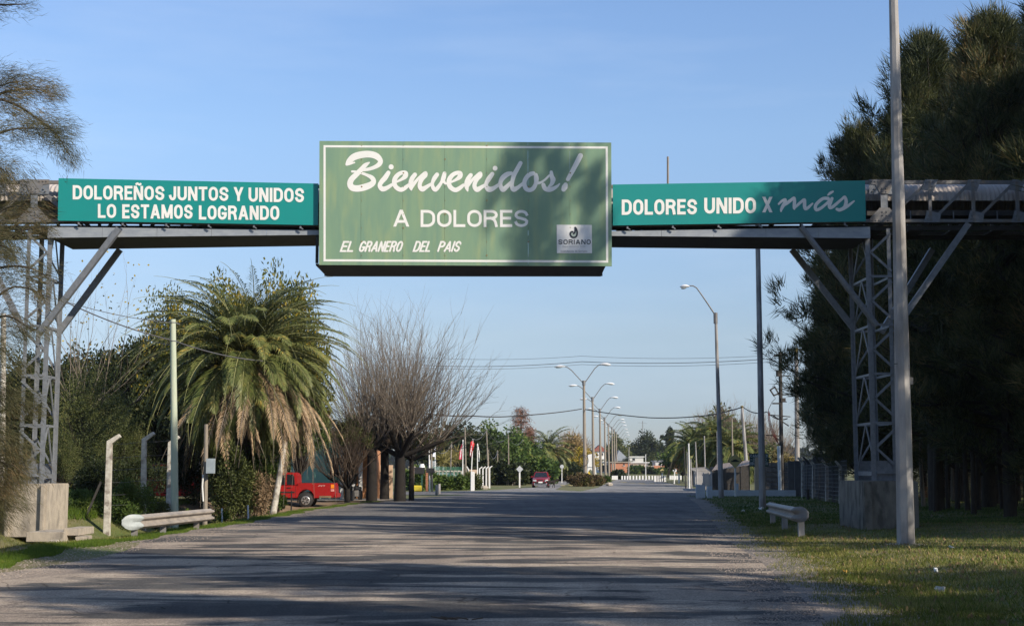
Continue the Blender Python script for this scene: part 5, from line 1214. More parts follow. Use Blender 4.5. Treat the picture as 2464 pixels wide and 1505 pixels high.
# ================================================================ trees and plants
def tree_thing(name, label, loc, group=None): return thing(name, label, 'tree', loc, group)
def crown_from(T, D, n, L, Wd, spread=.25, updir=(0, 0, .25), rnd=.55, quad=False, rg=rng, jl=.35):
    """n leaves round every tuft centre T with general direction D"""
    k = len(T); C = np.repeat(T, n, 0)+rg.normal(size=(k*n, 3))*spread
    Dd = np.repeat(D, n, 0)+rg.normal(size=(k*n, 3))*rnd+np.array(updir)
    return blades(C, Dd, L*(1+jl*(rg.random(k*n)*2-1)), Wd, quad, rg)
def she_oak_mesh(Hh, Rr, base, nb, seed, needles=15, L=.40, Wd=.030, lean=(0, 0)):
    """she-oak: rising limbs that end in separate tufted clumps of long needles"""
    rg = np.random.default_rng(seed); segs = []; T = []; D = []
    segs.append(((0, 0, -.3), (lean[0]*.5, lean[1]*.5, Hh*.5), .26, .17)); segs.append(((lean[0]*.5, lean[1]*.5, Hh*.5), (lean[0], lean[1], Hh*.97), .17, .03))
    lob = rg.random(5)*6.28
    for i in range(nb):
        t = ((i+rg.random())/nb)**.85; z = base+t*(Hh-base)*.96; az = i*2.39996+rg.normal()*.25
        prof = (1-t)**.62*(.5+.5*min(1, t*4))+.06
        prof *= 1+.28*math.sin(3*az+lob[0]+t*9)+.16*math.sin(7*t*3.1+lob[1])
        ln = max(.5, Rr*prof*(.72+.42*rg.random())); el = R(6+48*t+rg.normal()*9)
        d = np.array([math.cos(az)*math.cos(el), math.sin(az)*math.cos(el), math.sin(el)])
        p0 = np.array([lean[0]*z/Hh, lean[1]*z/Hh, z-ln*math.sin(el)*.3]); p = p0; m = 6; st = ln/m; pts = [p0]; dd = d.copy()
        for s in range(m):
            dd = unit(dd+np.array([0, 0, .05])+rg.normal(size=3)*.10); q = p+dd*st; segs.append((p, q, .055*(1-s/m)+.008, .055*(1-(s+1)/m)+.006)); p = q; pts.append(q)
        ncl = max(2, int(ln*1.25))
        for c in range(ncl):
            f = 1-.72*(c/ncl)*rg.uniform(.8, 1.1); k = min(m, int(f*m)); cc = pts[k]+rg.normal(size=3)*.32*(.3+ln*.16)*(.4+c/ncl); segs.append((pts[max(k-1, 0)], cc, .014, .005))
            rc = rg.uniform(.30, .58)
            for _ in range(rg.integers(9, 15)):
                u = unit(rg.normal(size=3)+np.array([0, 0, .35])); T.append(cc+u*rc*rg.uniform(.25, 1)*np.array([1, 1, 1.15])); D.append(unit(u*.75+dd*.5+np.array([0, 0, .35])))
    T = np.array(T); D = np.array(D)
    V_ = crown_from(T, D, needles, L, Wd, .09, (0, 0, .12), .30, rg=rg)
    return np_mesh('crown', V_), segs_mesh('trunk', segs, 4)
def place_tree(name, label, x, y, meshes, mats, sc=(1, 1, 1), rz=0.0, group=None, z=None):
    t_ = tree_thing(name, label, (x, y, gz(x, y) if z is None else z), group); t_.scale = sc; t_.rotation_euler = (0, 0, rz)
    cr, tr = meshes
    if not cr.materials: cr.materials.append(mats[0])
    if tr is not None and not tr.materials: tr.materials.append(mats[1])
    a = bpy.data.objects.new('crown', cr); COL.objects.link(a); a.parent = t_
    if tr is not None: b_ = bpy.data.objects.new('trunk', tr); COL.objects.link(b_); b_.parent = t_
    return t_
SO = [she_oak_mesh(15.5, 4.4, 1.2, 165, 5), she_oak_mesh(15.5, 4.0, 1.0, 165, 6), she_oak_mesh(15.5, 4.7, 2.2, 160, 9), she_oak_mesh(15.5, 4.6, 1.6, 62, 14, needles=17, Wd=.034), she_oak_mesh(15.5, 4.6, 3.0, 34, 15, needles=20, Wd=.036)]
SM = (M_NEEDLE, M_BARK)
def so(label, px, Y, htop_px, var, sx=1.0, rz=0.0, group=None):
    x = (px-CX)/F*Y; h = at(px, htop_px, Y).z-gz(x, Y)
    return place_tree('she_oak_tree', label, x, Y, SO[var], SM, (h/15.5*sx, h/15.5*sx, h/15.5), rz, group)
so('dark she-oak at the left edge of the right-hand grove, beside the black pole', 2060, 80, 585, 0, .84, .4)
so('smaller she-oak standing just left of and behind the farthest left one', 2000, 90, 625, 0, .58, 3.3)
so('dark she-oak behind the right pylon, its top rising just over the teal banner end', 2085, 68, 300, 1, .95, 1.9)
so('big dark she-oak right of the near concrete pole with its pointed top in the sky', 2245, 58, 95, 2, 1.0, 3.0)
so('tallest she-oak of the grove at the right picture edge', 2420, 50, 35, 0, 1.0, 5.1)
so('she-oak behind the tall ones, filling the gap between the second and third tops', 2165, 74, 330, 2, .9, 4.2)
so('she-oak filling the grove behind the right-edge tree', 2370, 66, 120, 1, 1.0, .9)
so('dense she-oak low behind the right footing', 2290, 82, 480, 1, 1.1, 2.2)
so('she-oak at the back of the grove near the fence line', 2130, 96, 620, 0, 1.2, 2.9)
so('tall she-oak in the third row behind the big pointed one', 2310, 78, 150, 1, .62, 1.2)
so('tall she-oak far back in the grove near the right edge', 2420, 90, 90, 2, .6, 2.2)
so('tall she-oak far back in the grove behind the second top', 2215, 90, 290, 0, .62, 3.2)
so('she-oak just outside the right picture edge reaching in', 2620, 46, 0, 1, 1.0, .3)
so('she-oak deep in the grove at far right', 2480, 84, 300, 2, 1.2, .2)
so('she-oak in the second row at the right picture edge', 2560, 60, 40, 0, 1.1, 2.0)
# rows of bare trunks showing in the shade of the grove
for i in range(26):
    px = 2215+i*11.5+random.uniform(-4, 4); Y = random.choice((54, 58, 63, 70, 78, 88))+random.uniform(-2, 2)
    x = (px-CX)/F*Y; p = Vector((x, Y, gz(x, Y))); b = MB(); h = random.uniform(3.5, 5)
    b.tube([p-Vector((0, 0, .2)), p+Vector((random.uniform(-.1, .1), 0, h*.5)), p+Vector((random.uniform(-.2, .2), 0, h))], [.11, .085, .06], 6); b.smooth = True
    tag(b.build('tree_trunk', M_BARK if i % 6 else M_WOODPOLE, None, origin=p), 'slim bare trunk standing in the dark of the right-hand grove', 'tree trunk', 'bare trunks in the dark grove')
# grove behind: a mass of foliage closing the view under the crowns
def mass(name, label, pts, n, L, Wd, m, kind='stuff', quad=False, rg=rng, spread=(1, 1, 1)):
    """leaf mass: blobs (x, y, z, rx, ry, rz)"""
    A = np.array(pts, float); vol = A[:, 3]*A[:, 4]*A[:, 5]; idx = rg.choice(len(A), n, p=vol/vol.sum())
    u = unit(rg.normal(size=(n, 3))); r = (rg.random(n)**.33)[:, None]
    C = A[idx, :3]+u*r*A[idx, 3:]; V_ = blades(C, u+rg.normal(size=(n, 3))*.8+np.array([0, 0, .3]), L*(.6+.8*rg.random(n)), Wd, quad, rg)
    o = link(name, np_mesh(name, V_-np.array(A[0, :3]), 4 if quad else 3), m, None, A[0, :3]); return tag(o, label, None, None, kind)
o = mass('undergrowth', 'dark undergrowth and far grove foliage closing the wood at the right', [(40+i*3.0, 105+random.uniform(-6, 6), 6, 3.5, 3, 6) for i in range(-2, 14)]+[(31+i*2.6, 92, 1.6, 2, 2, 2.2) for i in range(0, 12)], 34000, .5, .10, M_DARKLEAF)
o = mass('brushwood', 'brown brushwood on the ground inside the right-hand grove', [((2200+i*24-CX)/F*90, 90+random.uniform(-3, 3), .9, 1.3, 1.5, 1.5) for i in range(14)], 9000, .6, .03, leafmat('dry_brush', (.09, .06, .035), (.20, .13, .08)))
# out of the frame on the right: the rest of the avenue that shades the road; behind and left: trees added to dim the sky
SHADE = []
def shade(x, y, h, var, rz, sx=1.0):
    place_tree('she_oak_tree', 'she-oak of the roadside row that carries on beside the camera and shades the road', x, y, SO[var], SM, (h/15.5*sx, h/15.5*sx, h/15.5), rz, 'she-oaks of the roadside row beside the camera')
SHROW = [(15.9, 29.0, 24.2, 4, .3, .40), (16.9, 35.6, 18.3, 3, 1.5, .95), (21.0, 36.5, 17, 0, 1.1, .8), (17.8, 34.6, 14.5, 1, 4.1, .72), (20.0, 31.0, 18.5, 0, 3.2, .8), (24, 60, 23, 1, .5, .7), (25.5, 50, 22, 0, 2.5, .7), (27, 42, 22, 2, 3.5, .7), (17.5, 30.5, 11, 1, .1, .6), (16.2, 25.2, 15, 3, 2.2, .55), (27, 100, 15, 0, .2, 1), (29, 112, 15, 1, 1.2, 1), (28, 92, 15, 2, 2.2, 1), (19.2, 43.0, 19, 3, 3.1, .7), (22, 50.5, 19, 0, .6, .72), (15.5, 10.0, 20, 1, 2.6, .95), (14.5, 4.0, 16, 1, 3.3, .8), (15.0, -6, 18, 2, 4.4, 1.1), (25, 41, 19, 1, .4, 1), (24, 58, 18, 2, 1.4, 1), (29, 50, 19, 0, 2.4, 1), (28, 66, 18, 1, 3.4, 1), (33, 58, 19, 2, 4.4, 1), (31, 76, 18, 0, 5.4, 1.1), (37, 68, 19, 1, .9, 1.1), (30, 34, 19, 2, 1.9, 1), (36, 44, 19, 0, 2.9, 1), (30, 88, 17, 2, 3.9, 1.2), (38, 84, 18, 1, 4.9, 1.2),
         (8, -17, 19, 1, .8, 1.1), (-2, -22, 19, 2, 1.7, 1.1), (-12, -14, 19, 0, .1, 1.1), (-15, -3, 18, 2, 2.2, 1.1), (-16, 7, 18, 0, 2.9, 1.1), (-17.5, 17, 17, 1, 3.9, 1.0)]
for s_ in SHROW: shade(*s_)
# ---- she-oak branches at the left picture edge: limbs placed one by one
def near_she_oak():
    Yt = 33.0; base = Vector((-16.2, Yt, gz(-16.2, Yt))); t_ = tree_thing('she_oak_tree', 'she-oak reaching in from the left picture edge in front of the pylon', base)
    rg = np.random.default_rng(77); segs = []; T = []; D = []
    segs += [((-16.2, Yt, 0), (-16.3, Yt, 6), .25, .18), ((-16.3, Yt, 6), (-16.2, Yt, 13.5), .18, .04)]
    limbs = [((-330, 250), (-40, 235), (110, 300), (168, 375), 1.0), ((-300, 330), (-60, 250), (60, 215), (125, 225), .8), ((-300, 260), (-60, 330), (40, 310), (150, 310), .9), ((-300, 430), (-80, 420), (-10, 400), (25, 430), .9), ((-300, 300), (-100, 270), (-20, 215), (45, 195), .7),
             ((-280, 40), (-60, 20), (20, 12), (72, 10), .45),
             ((-330, 560), (-80, 560), (30, 500), (95, 500), .8), ((-330, 600), (-60, 600), (50, 560), (128, 545), .9), ((-330, 680), (-60, 660), (60, 640), (135, 665), 1.0), ((-330, 760), (-60, 740), (50, 690), (140, 715), 1.0),
             ((-330, 800), (-60, 790), (30, 760), (105, 800), .9), ((-330, 640), (-100, 620), (10, 590), (60, 620), 1.0), ((-330, 840), (-80, 860), (0, 830), (60, 880), .8), ((-330, 900), (-100, 930), (-10, 930), (40, 975), .7),
             ((-330, 1010), (-60, 1010), (60, 975), (110, 985), .55), ((-330, 1060), (-60, 1060), (10, 1050), (62, 1085), .9), ((-330, 1120), (-60, 1120), (20, 1110), (68, 1150), 1.0), ((-330, 1180), (-60, 1170), (0, 1180), (55, 1215), 1.0), ((-330, 1230), (-60, 1220), (-10, 1225), (30, 1262), .9), ((-330, 960), (-120, 980), (-40, 1010), (10, 1040), .8), ((-330, 500), (-120, 500), (-30, 520), (30, 590), 1.0)]
    for (a, b_, c, e, den) in limbs:
        if 470 < e[1] < 900: den *= .62; c = (c[0]-14, c[1]); e = (e[0]-20, e[1])
        Yl = Yt+rg.normal()*.9; P = catmull([(*at(a[0], a[1]+60, Yl),), (*at(*b_, Yl+rg.normal()*.4),), (*at(c[0]-(18 if c[1] > 900 else 0), c[1], Yl+rg.normal()*.4),), (*at(e[0]-(32 if e[1] > 900 else 0), e[1], Yl+rg.normal()*.3),)], 9)
        P = [np.array(p) for p in P]; m = len(P)
        for i in range(m-1): segs.append((P[i], P[i+1], .05*(1-i/m)+.006, .05*(1-(i+1)/m)+.005))
        for i in range(6, m):
            d = unit(P[i]-P[max(i-2, 0)]); k = int((4.2 if i > 12 else 3)*den)
            for _ in range(k):
                w = .26*(1-.62*((i-6)/(m-6))**2)*(.7+.3*den); off = rg.normal(size=3)*np.array([w, .45, w*.85]); T.append(P[i]+off); D.append(unit(d*.9+unit(off)*.3+np.array([0, 0, -.12])))
    V_ = crown_from(np.array(T), np.array(D), 44, .26, .0095, .13, (0, 0, -.02), .30, rg=rg); o3 = np.array(base)
    link('crown', np_mesh('crown', V_-o3), M_NEEDLE_N, t_); s2 = [(np.array(a)-o3, np.array(b_)-o3, c, d) for a, b_, c, d in segs]
    link('trunk', segs_mesh('trunk', s2, 5), M_BARK, t_)
near_she_oak()
# ---- broad crowned trees: clumps of leaves on limbs
def clump_tree(seed, Rr, Hh, base, nclump, perclump, L, Wd, flat=.8, limb=.16, cr=.9, hollow=.35):
    rg = np.random.default_rng(seed); segs = [((0, 0, -.3), (rg.normal()*.2, rg.normal()*.2, base), limb, limb*.8)]; fork = np.array([0, 0, base]); C = []
    for i in range(nclump):
        u = unit(rg.normal(size=3)); u[2] = abs(u[2])*1.0-.25*rg.random(); r = hollow+(1-hollow)*rg.random()**.5
        c = np.array([0, 0, base+(Hh-base)*.42])+u*np.array([Rr, Rr, (Hh-base)*.56])*r*(.85+.3*rg.random()); C.append(c)
        mid = fork+(c-fork)*.5+rg.normal(size=3)*.25*Rr*.3; segs += [(fork, mid, limb*.35, limb*.2), (mid, c, limb*.2, .012)]
    C = np.array(C); rc = cr*(.6+.8*rg.random(len(C)))
    idx = np.repeat(np.arange(len(C)), perclump); u = unit(rg.normal(size=(len(idx), 3)))*np.array([1, 1, flat]); P = C[idx]+u*(rc[idx]*rg.random(len(idx))**.45)[:, None]
    V_ = blades(P, u+rg.normal(size=u.shape)*.7+np.array([0, 0, -.15]), L*(.6+.8*rg.random(len(idx))), Wd, True, rg)
    return np_mesh('crown', V_, 4), segs_mesh('trunk', segs, 5)
CT = {'a': clump_tree(21, 3.6, 8, 1.6, 80, 170, .20, .10), 'b': clump_tree(22, 3.2, 8, 1.2, 70, 170, .22, .10, cr=.8), 'c': clump_tree(23, 3.0, 8, 2.0, 60, 150, .24, .12, cr=1.0), 'd': clump_tree(24, 3.8, 8, .6, 130, 190, .26, .13, cr=1.05), 'e': clump_tree(26, 3.8, 8, .6, 110, 260, .17, .05, cr=.95), 'f': clump_tree(25, 3.4, 8, 1.0, 46, 90, .50, .26, cr=1.1)}
CV = {}
def ct(label, px, Y, htop, var, m, wpx=None, rz=0.0, name='leafy_tree', basez=None, cat='tree'):
    x = (px-CX)/F*Y; z = gz(x, Y) if basez is None else basez; h = at(px, htop, Y).z-z
    key = (var, m.name)
    if key not in CV:
        cr, tr = CT[var]; cr = cr.copy(); cr.materials.clear(); cr.materials.append(m); CV[key] = (cr, tr)
    Rr = {'d': 4.2, 'e': 4.1, 'a': 3.9, 'b': 3.5, 'c': 3.4, 'f': 3.8}[var]; s = (wpx*Y/F/2)/Rr if wpx else h/8
    t_ = place_tree(name, label, x, Y, CV[key], (m, M_BARK), (s, s, h/8), rz, None, z); t_['category'] = cat; return t_
# left: dark thicket between pylon and palm, thorn tree, yellowing tree behind the palm
ct('dark evergreen tree behind the left pylon, closing the gap under the branches', 100, 68, 845, 'd', M_DARKLEAF, 300, 1.0)
ct('dark evergreen tree between the left pylon and the palm', 235, 72, 835, 'd', M_DARKLEAF, 320, 2.0)
ct('dark evergreen tree just left of the green pole', 345, 71, 800, 'd', M_DARKLEAF, 260, 5.0)
ct('olive green thorn tree in front of the dark trees left of the green pole', 225, 60, 885, 'e', M_OLIVE, 240, .4)
ct('second olive thorn bush lower beside the first bent post', 300, 58, 985, 'e', M_OLIVE, 190, 2.4)
ct('third olive thorn bush right behind the left pylon', 140, 56, 1030, 'e', M_OLIVE, 150, 3.4)
ct('dark tree directly left behind the palm', 400, 74, 830, 'd', M_DARKLEAF, 260, 3.0)
ct('yellowing broad-leaved tree behind the palm on its left', 420, 72, 705, 'a', M_BROAD, 240, .2)
ct('tall yellowing tree whose top shows over the palm crown', 560, 74, 636, 'b', M_BROAD, 250, 1.2)
ct('yellowing tree crown showing right above the palm', 690, 76, 645, 'c', M_BROAD, 200, 2.2)
ct('leafy tree behind the right side of the palm', 722, 79, 735, 'b', M_BROAD, 150, 3.1)
ct('dark ivy-covered tree between palm and green house', 722, 78, 905, 'a', M_MIDLEAF, 140, .9)
ct('dark leafy tree low behind the palm trunk', 590, 68, 840, 'd', M_DARKLEAF, 360, 4.0)

# low bushes along the left fence
def bush(label, px, py, Y, wpx, hpx, m, n=5200, L=.13, Wd=.05, name='bush', squash=.9, seed=1):
    rg = np.random.default_rng(seed+int(px)); p = on_ground(px, py, Y); k = Y/F; w = wpx*k/2; h = hpx*k
    nb = 16; A = []
    for i in range(nb): a = rg.random()*6.28; r = rg.random()**.5*w*.8; A.append((p.x+math.cos(a)*r, p.y+math.sin(a)*r*.7, p.z+h*(.2+.6*rg.random()*(1-.5*(r/w)**2)), w*.34, w*.34, h*.26))
    A = np.array(A); idx = rg.integers(0, nb, n); u = unit(rg.normal(size=(n, 3))); C = A[idx, :3]+u*(rg.random(n)**.4)[:, None]*A[idx, 3:]
    C[:, 2] = np.maximum(C[:, 2], p.z+.02)
    V_ = blades(C, u+rg.normal(size=u.shape)*.6+np.array([0, 0, .35]), L*(.6+.8*rg.random(n)), Wd, True, rg)
    t_ = thing(name, label, 'bush', p); link('foliage', np_mesh('foliage', V_-np.array(p), 4), m, t_)
    sg = [((0, 0, -.1), tuple((A[i, :3]-np.array(p))*.9), .022, .006) for i in range(nb)]; link('stem', segs_mesh('stem', sg, 3), M_TWIG_D, t_); return t_
bush('dense green bush right of the first bent post', 310, 1238, 48, 120, 118, M_MIDLEAF, 9000, .10, .03)
bush('olive bush between the white bent post and the green pole', 372, 1230, 51, 80, 75, M_OLIVE, 5000, .10, .03)
bush('low weedy bush at the ditch edge by the left footing', 195, 1238, 48, 110, 62, M_MIDLEAF, 5000, .14, .025)
bush('dark shrub growing behind the first bent post', 235, 1215, 52, 120, 130, M_DARKLEAF, 7000, .12, .04)
bush('dark shrub behind the second bent post', 330, 1200, 56, 150, 130, M_DARKLEAF, 8000, .12, .04)
bush('bright green creeper clump right of the green pole', 455, 1195, 53, 46, 55, M_GRASSV, 1800, .12, .08)
bush('ivy-tangled bush right of the meter pole', 560, 1226, 57, 120, 210, M_OLIVE, 12000, .13, .06)
bush('dense creeper mass under the palm fronds', 610, 1222, 59, 130, 240, M_MIDLEAF, 9000, .14, .07)
bush('dark bush filling the space beneath the palm on its left', 470, 1200, 62, 150, 200, M_DARKLEAF, 9000, .14, .07)
bush('small bush between the leaning post and the pickup', 668, 1218, 61, 40, 50, M_MIDLEAF, 2200, .11, .05)
bush('brown dry bush below the palm near the leaning post', 632, 1225, 57, 60, 120, M_PALMDRY, 2600, .16, .03)
bush('small green sprout by the first thin white stake', 538, 1232, 50, 20, 32, M_GRASSV, 300, .10, .06)
# ---- palm
def frond_mesh(e0, Lf, droop, seed, nl=64, lw=.034, ll=.62, curl=0.0):
    rg = np.random.default_rng(seed); P = []; p = np.array([.15, 0, 0.]); a = e0; m = 16; st = Lf/m; Pts = [p]; Tn = []
    for i in range(m):
        a2 = a-droop*((i+1)/m)**1.35; a2 = max(a2, -1.52); d = np.array([math.cos(a2), curl*math.sin(i/m*2.2), math.sin(a2)]); d /= np.linalg.norm(d); p = p+d*st; Pts.append(p); Tn.append(d)
    Tn.append(Tn[-1]); Pts = np.array(Pts); Tn = np.array(Tn)
    segs = [(Pts[i], Pts[i+1], .030*(1-i/m)+.006, .030*(1-(i+1)/m)+.005) for i in range(m)]
    s = np.linspace(.06, .995, nl); f = s*m; i0 = np.minimum(f.astype(int), m-1); fr = (f-i0)[:, None]
    C = Pts[i0]*(1-fr)+Pts[i0+1]*fr; T_ = Tn[i0]; sd = unit(np.cross(T_, np.array([0, 0, 1.]))); up = np.cross(sd, T_)
    V_ = []
    for sg in (-1, 1):
        D = unit(T_*(.55+.5*s[:, None])+sd*sg*(.95-.3*s[:, None])+up*(.28)+np.array([0, 0, -.10])+rg.normal(size=C.shape)*.09)
        L_ = ll*np.sin(np.clip(s*1.05+.12, 0, 1)*math.pi)**.55*(.85+.3*rg.random(nl)); q = up*.6+T_*.4
        side = unit(np.cross(D, q))*lw*.5; mid = C+D*(L_*.5)[:, None]; tip = C+D*L_[:, None]+np.array([0, 0, -1.])*(L_*.34)[:, None]
        V_.append(np.stack([C-side*.5, mid-side, tip, mid+side], 1))
    return np_mesh('frond', np.concatenate(V_), 4), segs_mesh('rachis', segs, 4)
def palm(label, cx, cy, Y, Lf, nf, nd, trunk_r=.38, m1=M_PALM, m2=M_PALMDRY, sc=1.0, variants=9, name='palm_tree', lw=.034, seed=3, dry=True, sparse=False, zdrop=0):
    c = at(cx, cy, Y); base = Vector((c.x, Y, gz(c.x, Y))); t_ = thing(name, label, 'palm', base); rg = np.random.default_rng(seed)
    zc = c.z-base.z
    b = MB(); b.tube([(0, 0, -.2), (.05, 0, zc*.5), (0, 0, zc-.1)], [trunk_r*1.1, trunk_r*.9, trunk_r*1.1], 12); b.v = [v+base for v in b.v]; b.build('trunk', M_BARK, t_)
    def inst(me, rach, m, az, tilt, s, nm):
        if not me.materials: me.materials.append(m)
        if not rach.materials: rach.materials.append(MC['palm_rachis'] if m is m1 else M_TWIG)
        o = bpy.data.objects.new(nm, me); COL.objects.link(o); o.parent = t_; o.location = (0, 0, zc+rg.normal()*.12); o.rotation_euler = (tilt, 0, az); o.scale = (s, s, s)
        r = bpy.data.objects.new('rachis', rach); COL.objects.link(r); r.parent = o
    nmat('palm_rachis', (.20, .22, .08), (.28, .27, .12), 4, .6)
    vs = []
    for k in range(variants):
        t = k/(variants-1); e0 = R(84-128*t); vs.append(frond_mesh(e0, Lf*(.92 if t < .2 else 1)*(1-.15*t), 1.45-.3*t+.35*rg.random(), seed*10+k, lw=lw, ll=.62*sc, curl=rg.normal()*.22, nl=44 if sparse else 84))
    for i in range(nf):
        k = int((i/nf)**.9*variants) % variants; me, ra = vs[k]
        inst(me, ra, m1, i*2.39996+rg.normal()*.12, rg.normal()*.10, .9+.2*rg.random(), 'frond')
    if nd:
        dv = [frond_mesh(R(e), Lf*q, dd, seed*20+j, lw=lw*1.1, ll=.42*sc, curl=rg.normal()*.2) for j, (e, q, dd) in enumerate(((-22, 1.05, .9), (-45, .95, .8), (-66, .80, .5), (-34, 1.15, 1.0)))]
        for i in range(nd):
            me, ra = dv[i % 4]; inst(me, ra, m2, (R(rg.uniform(-115, 25)) if i % 5 < 3 and nd > 40 else i*2.39996*1.3+rg.normal()*.2), rg.normal()*.14, .8+.3*rg.random(), 'dead_frond')
    return t_
palm('big bushy date palm with arching green fronds and a dry skirt, left of the road', 588, 868, 59, 5.8, 235, 62, .40, lw=.042, variants=14)
# ---- bare trees
def bare_tree(seed, nshoot, Hh, Rr, trunk_h, trunk_r, m_up=1, lean=(0, 0), rmin=.0065, sub=3, elmin=0.1, side=0):
    rg = np.random.default_rng(seed); segs = []; tw = []
    segs.append(((0, 0, -.2), (lean[0]*.1, 0, trunk_h*.5), trunk_r*1.15, trunk_r*.95)); segs.append(((lean[0]*.1, 0, trunk_h*.5), (lean[0]*.2, 0, trunk_h), trunk_r*.95, trunk_r*.9))
    fork = np.array([lean[0]*.2, lean[1]*.2, trunk_h]); limbs = []
    for i in range(9):
        az = i*2.4+rg.normal()*.3; el = R(rg.uniform(12, 70)); ln = Rr*rg.uniform(.3, .55); d = np.array([math.cos(az)*math.cos(el), math.sin(az)*math.cos(el), math.sin(el)]); q = fork+d*ln
        segs.append((fork-np.array([0, 0, .2]), q, trunk_r*.5, trunk_r*.28)); limbs.append((fork, q, d))
    for i in range(nshoot):
        f, q, d = limbs[rg.integers(9)]; t = rg.uniform(.35, 1); p = f+(q-f)*t
        az = rg.random()*6.283; el = math.asin(min(.99, elmin+(1-elmin)*rg.random()**.55)); dd = unit(np.array([math.cos(az)*math.cos(el)+side*.3, math.sin(az)*math.cos(el), math.sin(el)])*.75+d*.45)
        reach = 1/math.sqrt((dd[0]**2+dd[1]**2)/Rr**2+max(dd[2], 0)**2/(Hh-trunk_h)**2+1e-6)
        ln = reach*rg.uniform(.72, 1.0)*.9; m = 7; st = ln/m; r0 = .017+.014*rg.random()
        for s in range(m):
            dd = unit(dd+np.array([0, 0, .07])+rg.normal(size=3)*.10); p2 = p+dd*st; tw.append((p, p2, r0*(1-s/m)+rmin*.6, r0*(1-(s+1)/m)+rmin*.5))
            if s >= 1:
                for _ in range(sub):
                    if rg.random() < .75:
                        e = unit(dd+rg.normal(size=3)*.42+np.array([0, 0, .15])); l2 = st*rg.uniform(.7, 1.7); a1 = p+(p2-p)*rg.random(); a2 = a1+e*l2*.5; a3 = a2+unit(e+rg.normal(size=3)*.15+np.array([0, 0, .12]))*l2*.6
                        tw.append((a1, a2, rmin, rmin*.8)); tw.append((a2, a3, rmin*.8, rmin*.4))
            p = p2
    return segs_mesh('twigs', tw, 3), segs_mesh('trunk', segs, 8)
def put_bare(name, label, px, py, Y, meshes, mt=M_TWIG, sc=1.0, rz=0.0):
    p = on_ground(px, py, Y); t_ = thing(name, label, 'tree', p); t_.scale = (sc, sc, sc); t_.rotation_euler = (0, 0, rz)
    for me, nm, m in zip(meshes, ('twigs', 'trunk'), (mt, M_LIMB)):
        if not me.materials: me.materials.append(m)
        o = bpy.data.objects.new(nm, me); COL.objects.link(o); o.parent = t_
    return t_
put_bare('bare_tree', 'rightmost of three thick-trunked leafless trees, spreading over the road', 962, 1206, 81, bare_tree(31, 160, 11.4, 5.5, 2.7, .32, sub=3, elmin=-.02, side=.22), sc=1.0)
put_bare('bare_tree', 'middle of three thick-trunked leafless trees with upright pale shoots', 925, 1202, 84, bare_tree(32, 120, 11.8, 4.3, 3.0, .26, sub=3, elmin=.2), rz=1)
put_bare('bare_tree', 'leftmost of three thick-trunked leafless trees behind the palm edge', 894, 1206, 80, bare_tree(33, 115, 10.8, 3.7, 3.0, .30, sub=3, elmin=.1), rz=2)
put_bare('bare_tree', 'low dark spreading limbs of the leafless tree behind the rightmost thick trunk', 990, 1200, 83, bare_tree(37, 100, 7.6, 5.9, 2.5, .16, sub=3, elmin=-.02, rmin=.008, side=.25), M_TWIG_D, rz=.5)
ct('second olive crown under the spreading bare tree', 990, 86, 1035, 'c', M_OLIVE, 190, 2.1, basez=2.2)
ct('olive leafy crown woven through the lower branches of the bare trees', 870, 83, 985, 'b', M_OLIVE, 150, 1.1, basez=2.3)
put_bare('small_tree', 'small multi-stemmed dark tree in front of the motorcycle', 836, 1200, 79, bare_tree(34, 90, 5.6, 2.3, .9, .16, sub=3, elmin=.3, rmin=.008), M_TWIG_D, 1.0)
ct('sparse green crown of the small multi-stemmed tree', 850, 79.5, 1000, 'c', M_OLIVE, 110, .4, basez=1.6)
put_bare('bare_tree', 'wispy leafless tree with a few yellow leaves left behind the pylon struts', 215, 1200, 64, bare_tree(35, 24, 11.2, 4.6, 3.5, .14, sub=3, elmin=.1, rmin=.004, side=.5), M_TWIG)
rg = np.random.default_rng(4); n = 150; p = on_ground(235, 1200, 64); C = np.array(p)+np.array([0, 0, 8.2])+rg.normal(size=(n, 3))*np.array([1.6, 1.2, 1.3])
o = link('last_leaves', np_mesh('last_leaves', blades(C, rg.normal(size=(n, 3)), .13, .09, True, rg)-np.array(p), 4), M_YELLOW, None, p); tag(o, 'scattered last yellow leaves on the wispy bare tree', kind='stuff')
# ================================================================ grass
def grass(name, label, n, xy, L, Wd, m, seed, clump=1.0, ang=.35, zo=0.0):
    rg = np.random.default_rng(seed); P = xy(n, rg); C = np.stack([P[:, 0], P[:, 1], H(P[:, 0], P[:, 1])+zo], -1)
    D = np.array([0, 0, 1.])+rg.normal(size=C.shape)*np.array([ang, ang, .05]); hgt = L*(.5+.9*rg.random(len(C)))*(.75+.5*(np.sin(C[:, 0]*2.1)*np.sin(C[:, 1]*1.3)*.5+.5))
    V_ = blades(C, D, hgt, Wd, False, rg); return tag(link(name, np_mesh(name, V_), m), label, kind='stuff')
def right_xy(y0, y1, e0, e1, pw=1.0):
    def f(n, rg):
        y = 1/(1/y0+(1/y1-1/y0)*rg.random(n)); xr = np.interp(y, [w.y for w in RW], [w.x for w in RW]); e = e0+(e1-e0)*rg.random(n)**pw
        return np.stack([xr+e+.15*np.sin(y*1.9)+.12*np.sin(y*.7+1), y], -1)
    return f
def left_xy(y0, y1, d0, d1, pw=1.0):
    def f(n, rg):
        y = 1/(1/y0+(1/y1-1/y0)*rg.random(n)); xl = np.interp(y, [w.y for w in LW], [w.x for w in LW]); d = d0+(d1-d0)*rg.random(n)**pw
        return np.stack([xl-d-.12*np.sin(y*1.7)-.1*np.sin(y*.6+2), y], -1)
    return f
grass('grass', 'short lawn grass of the right verge', 130000, right_xy(14, 48, .25, 11), .055, .012, M_GRASSB, 1)
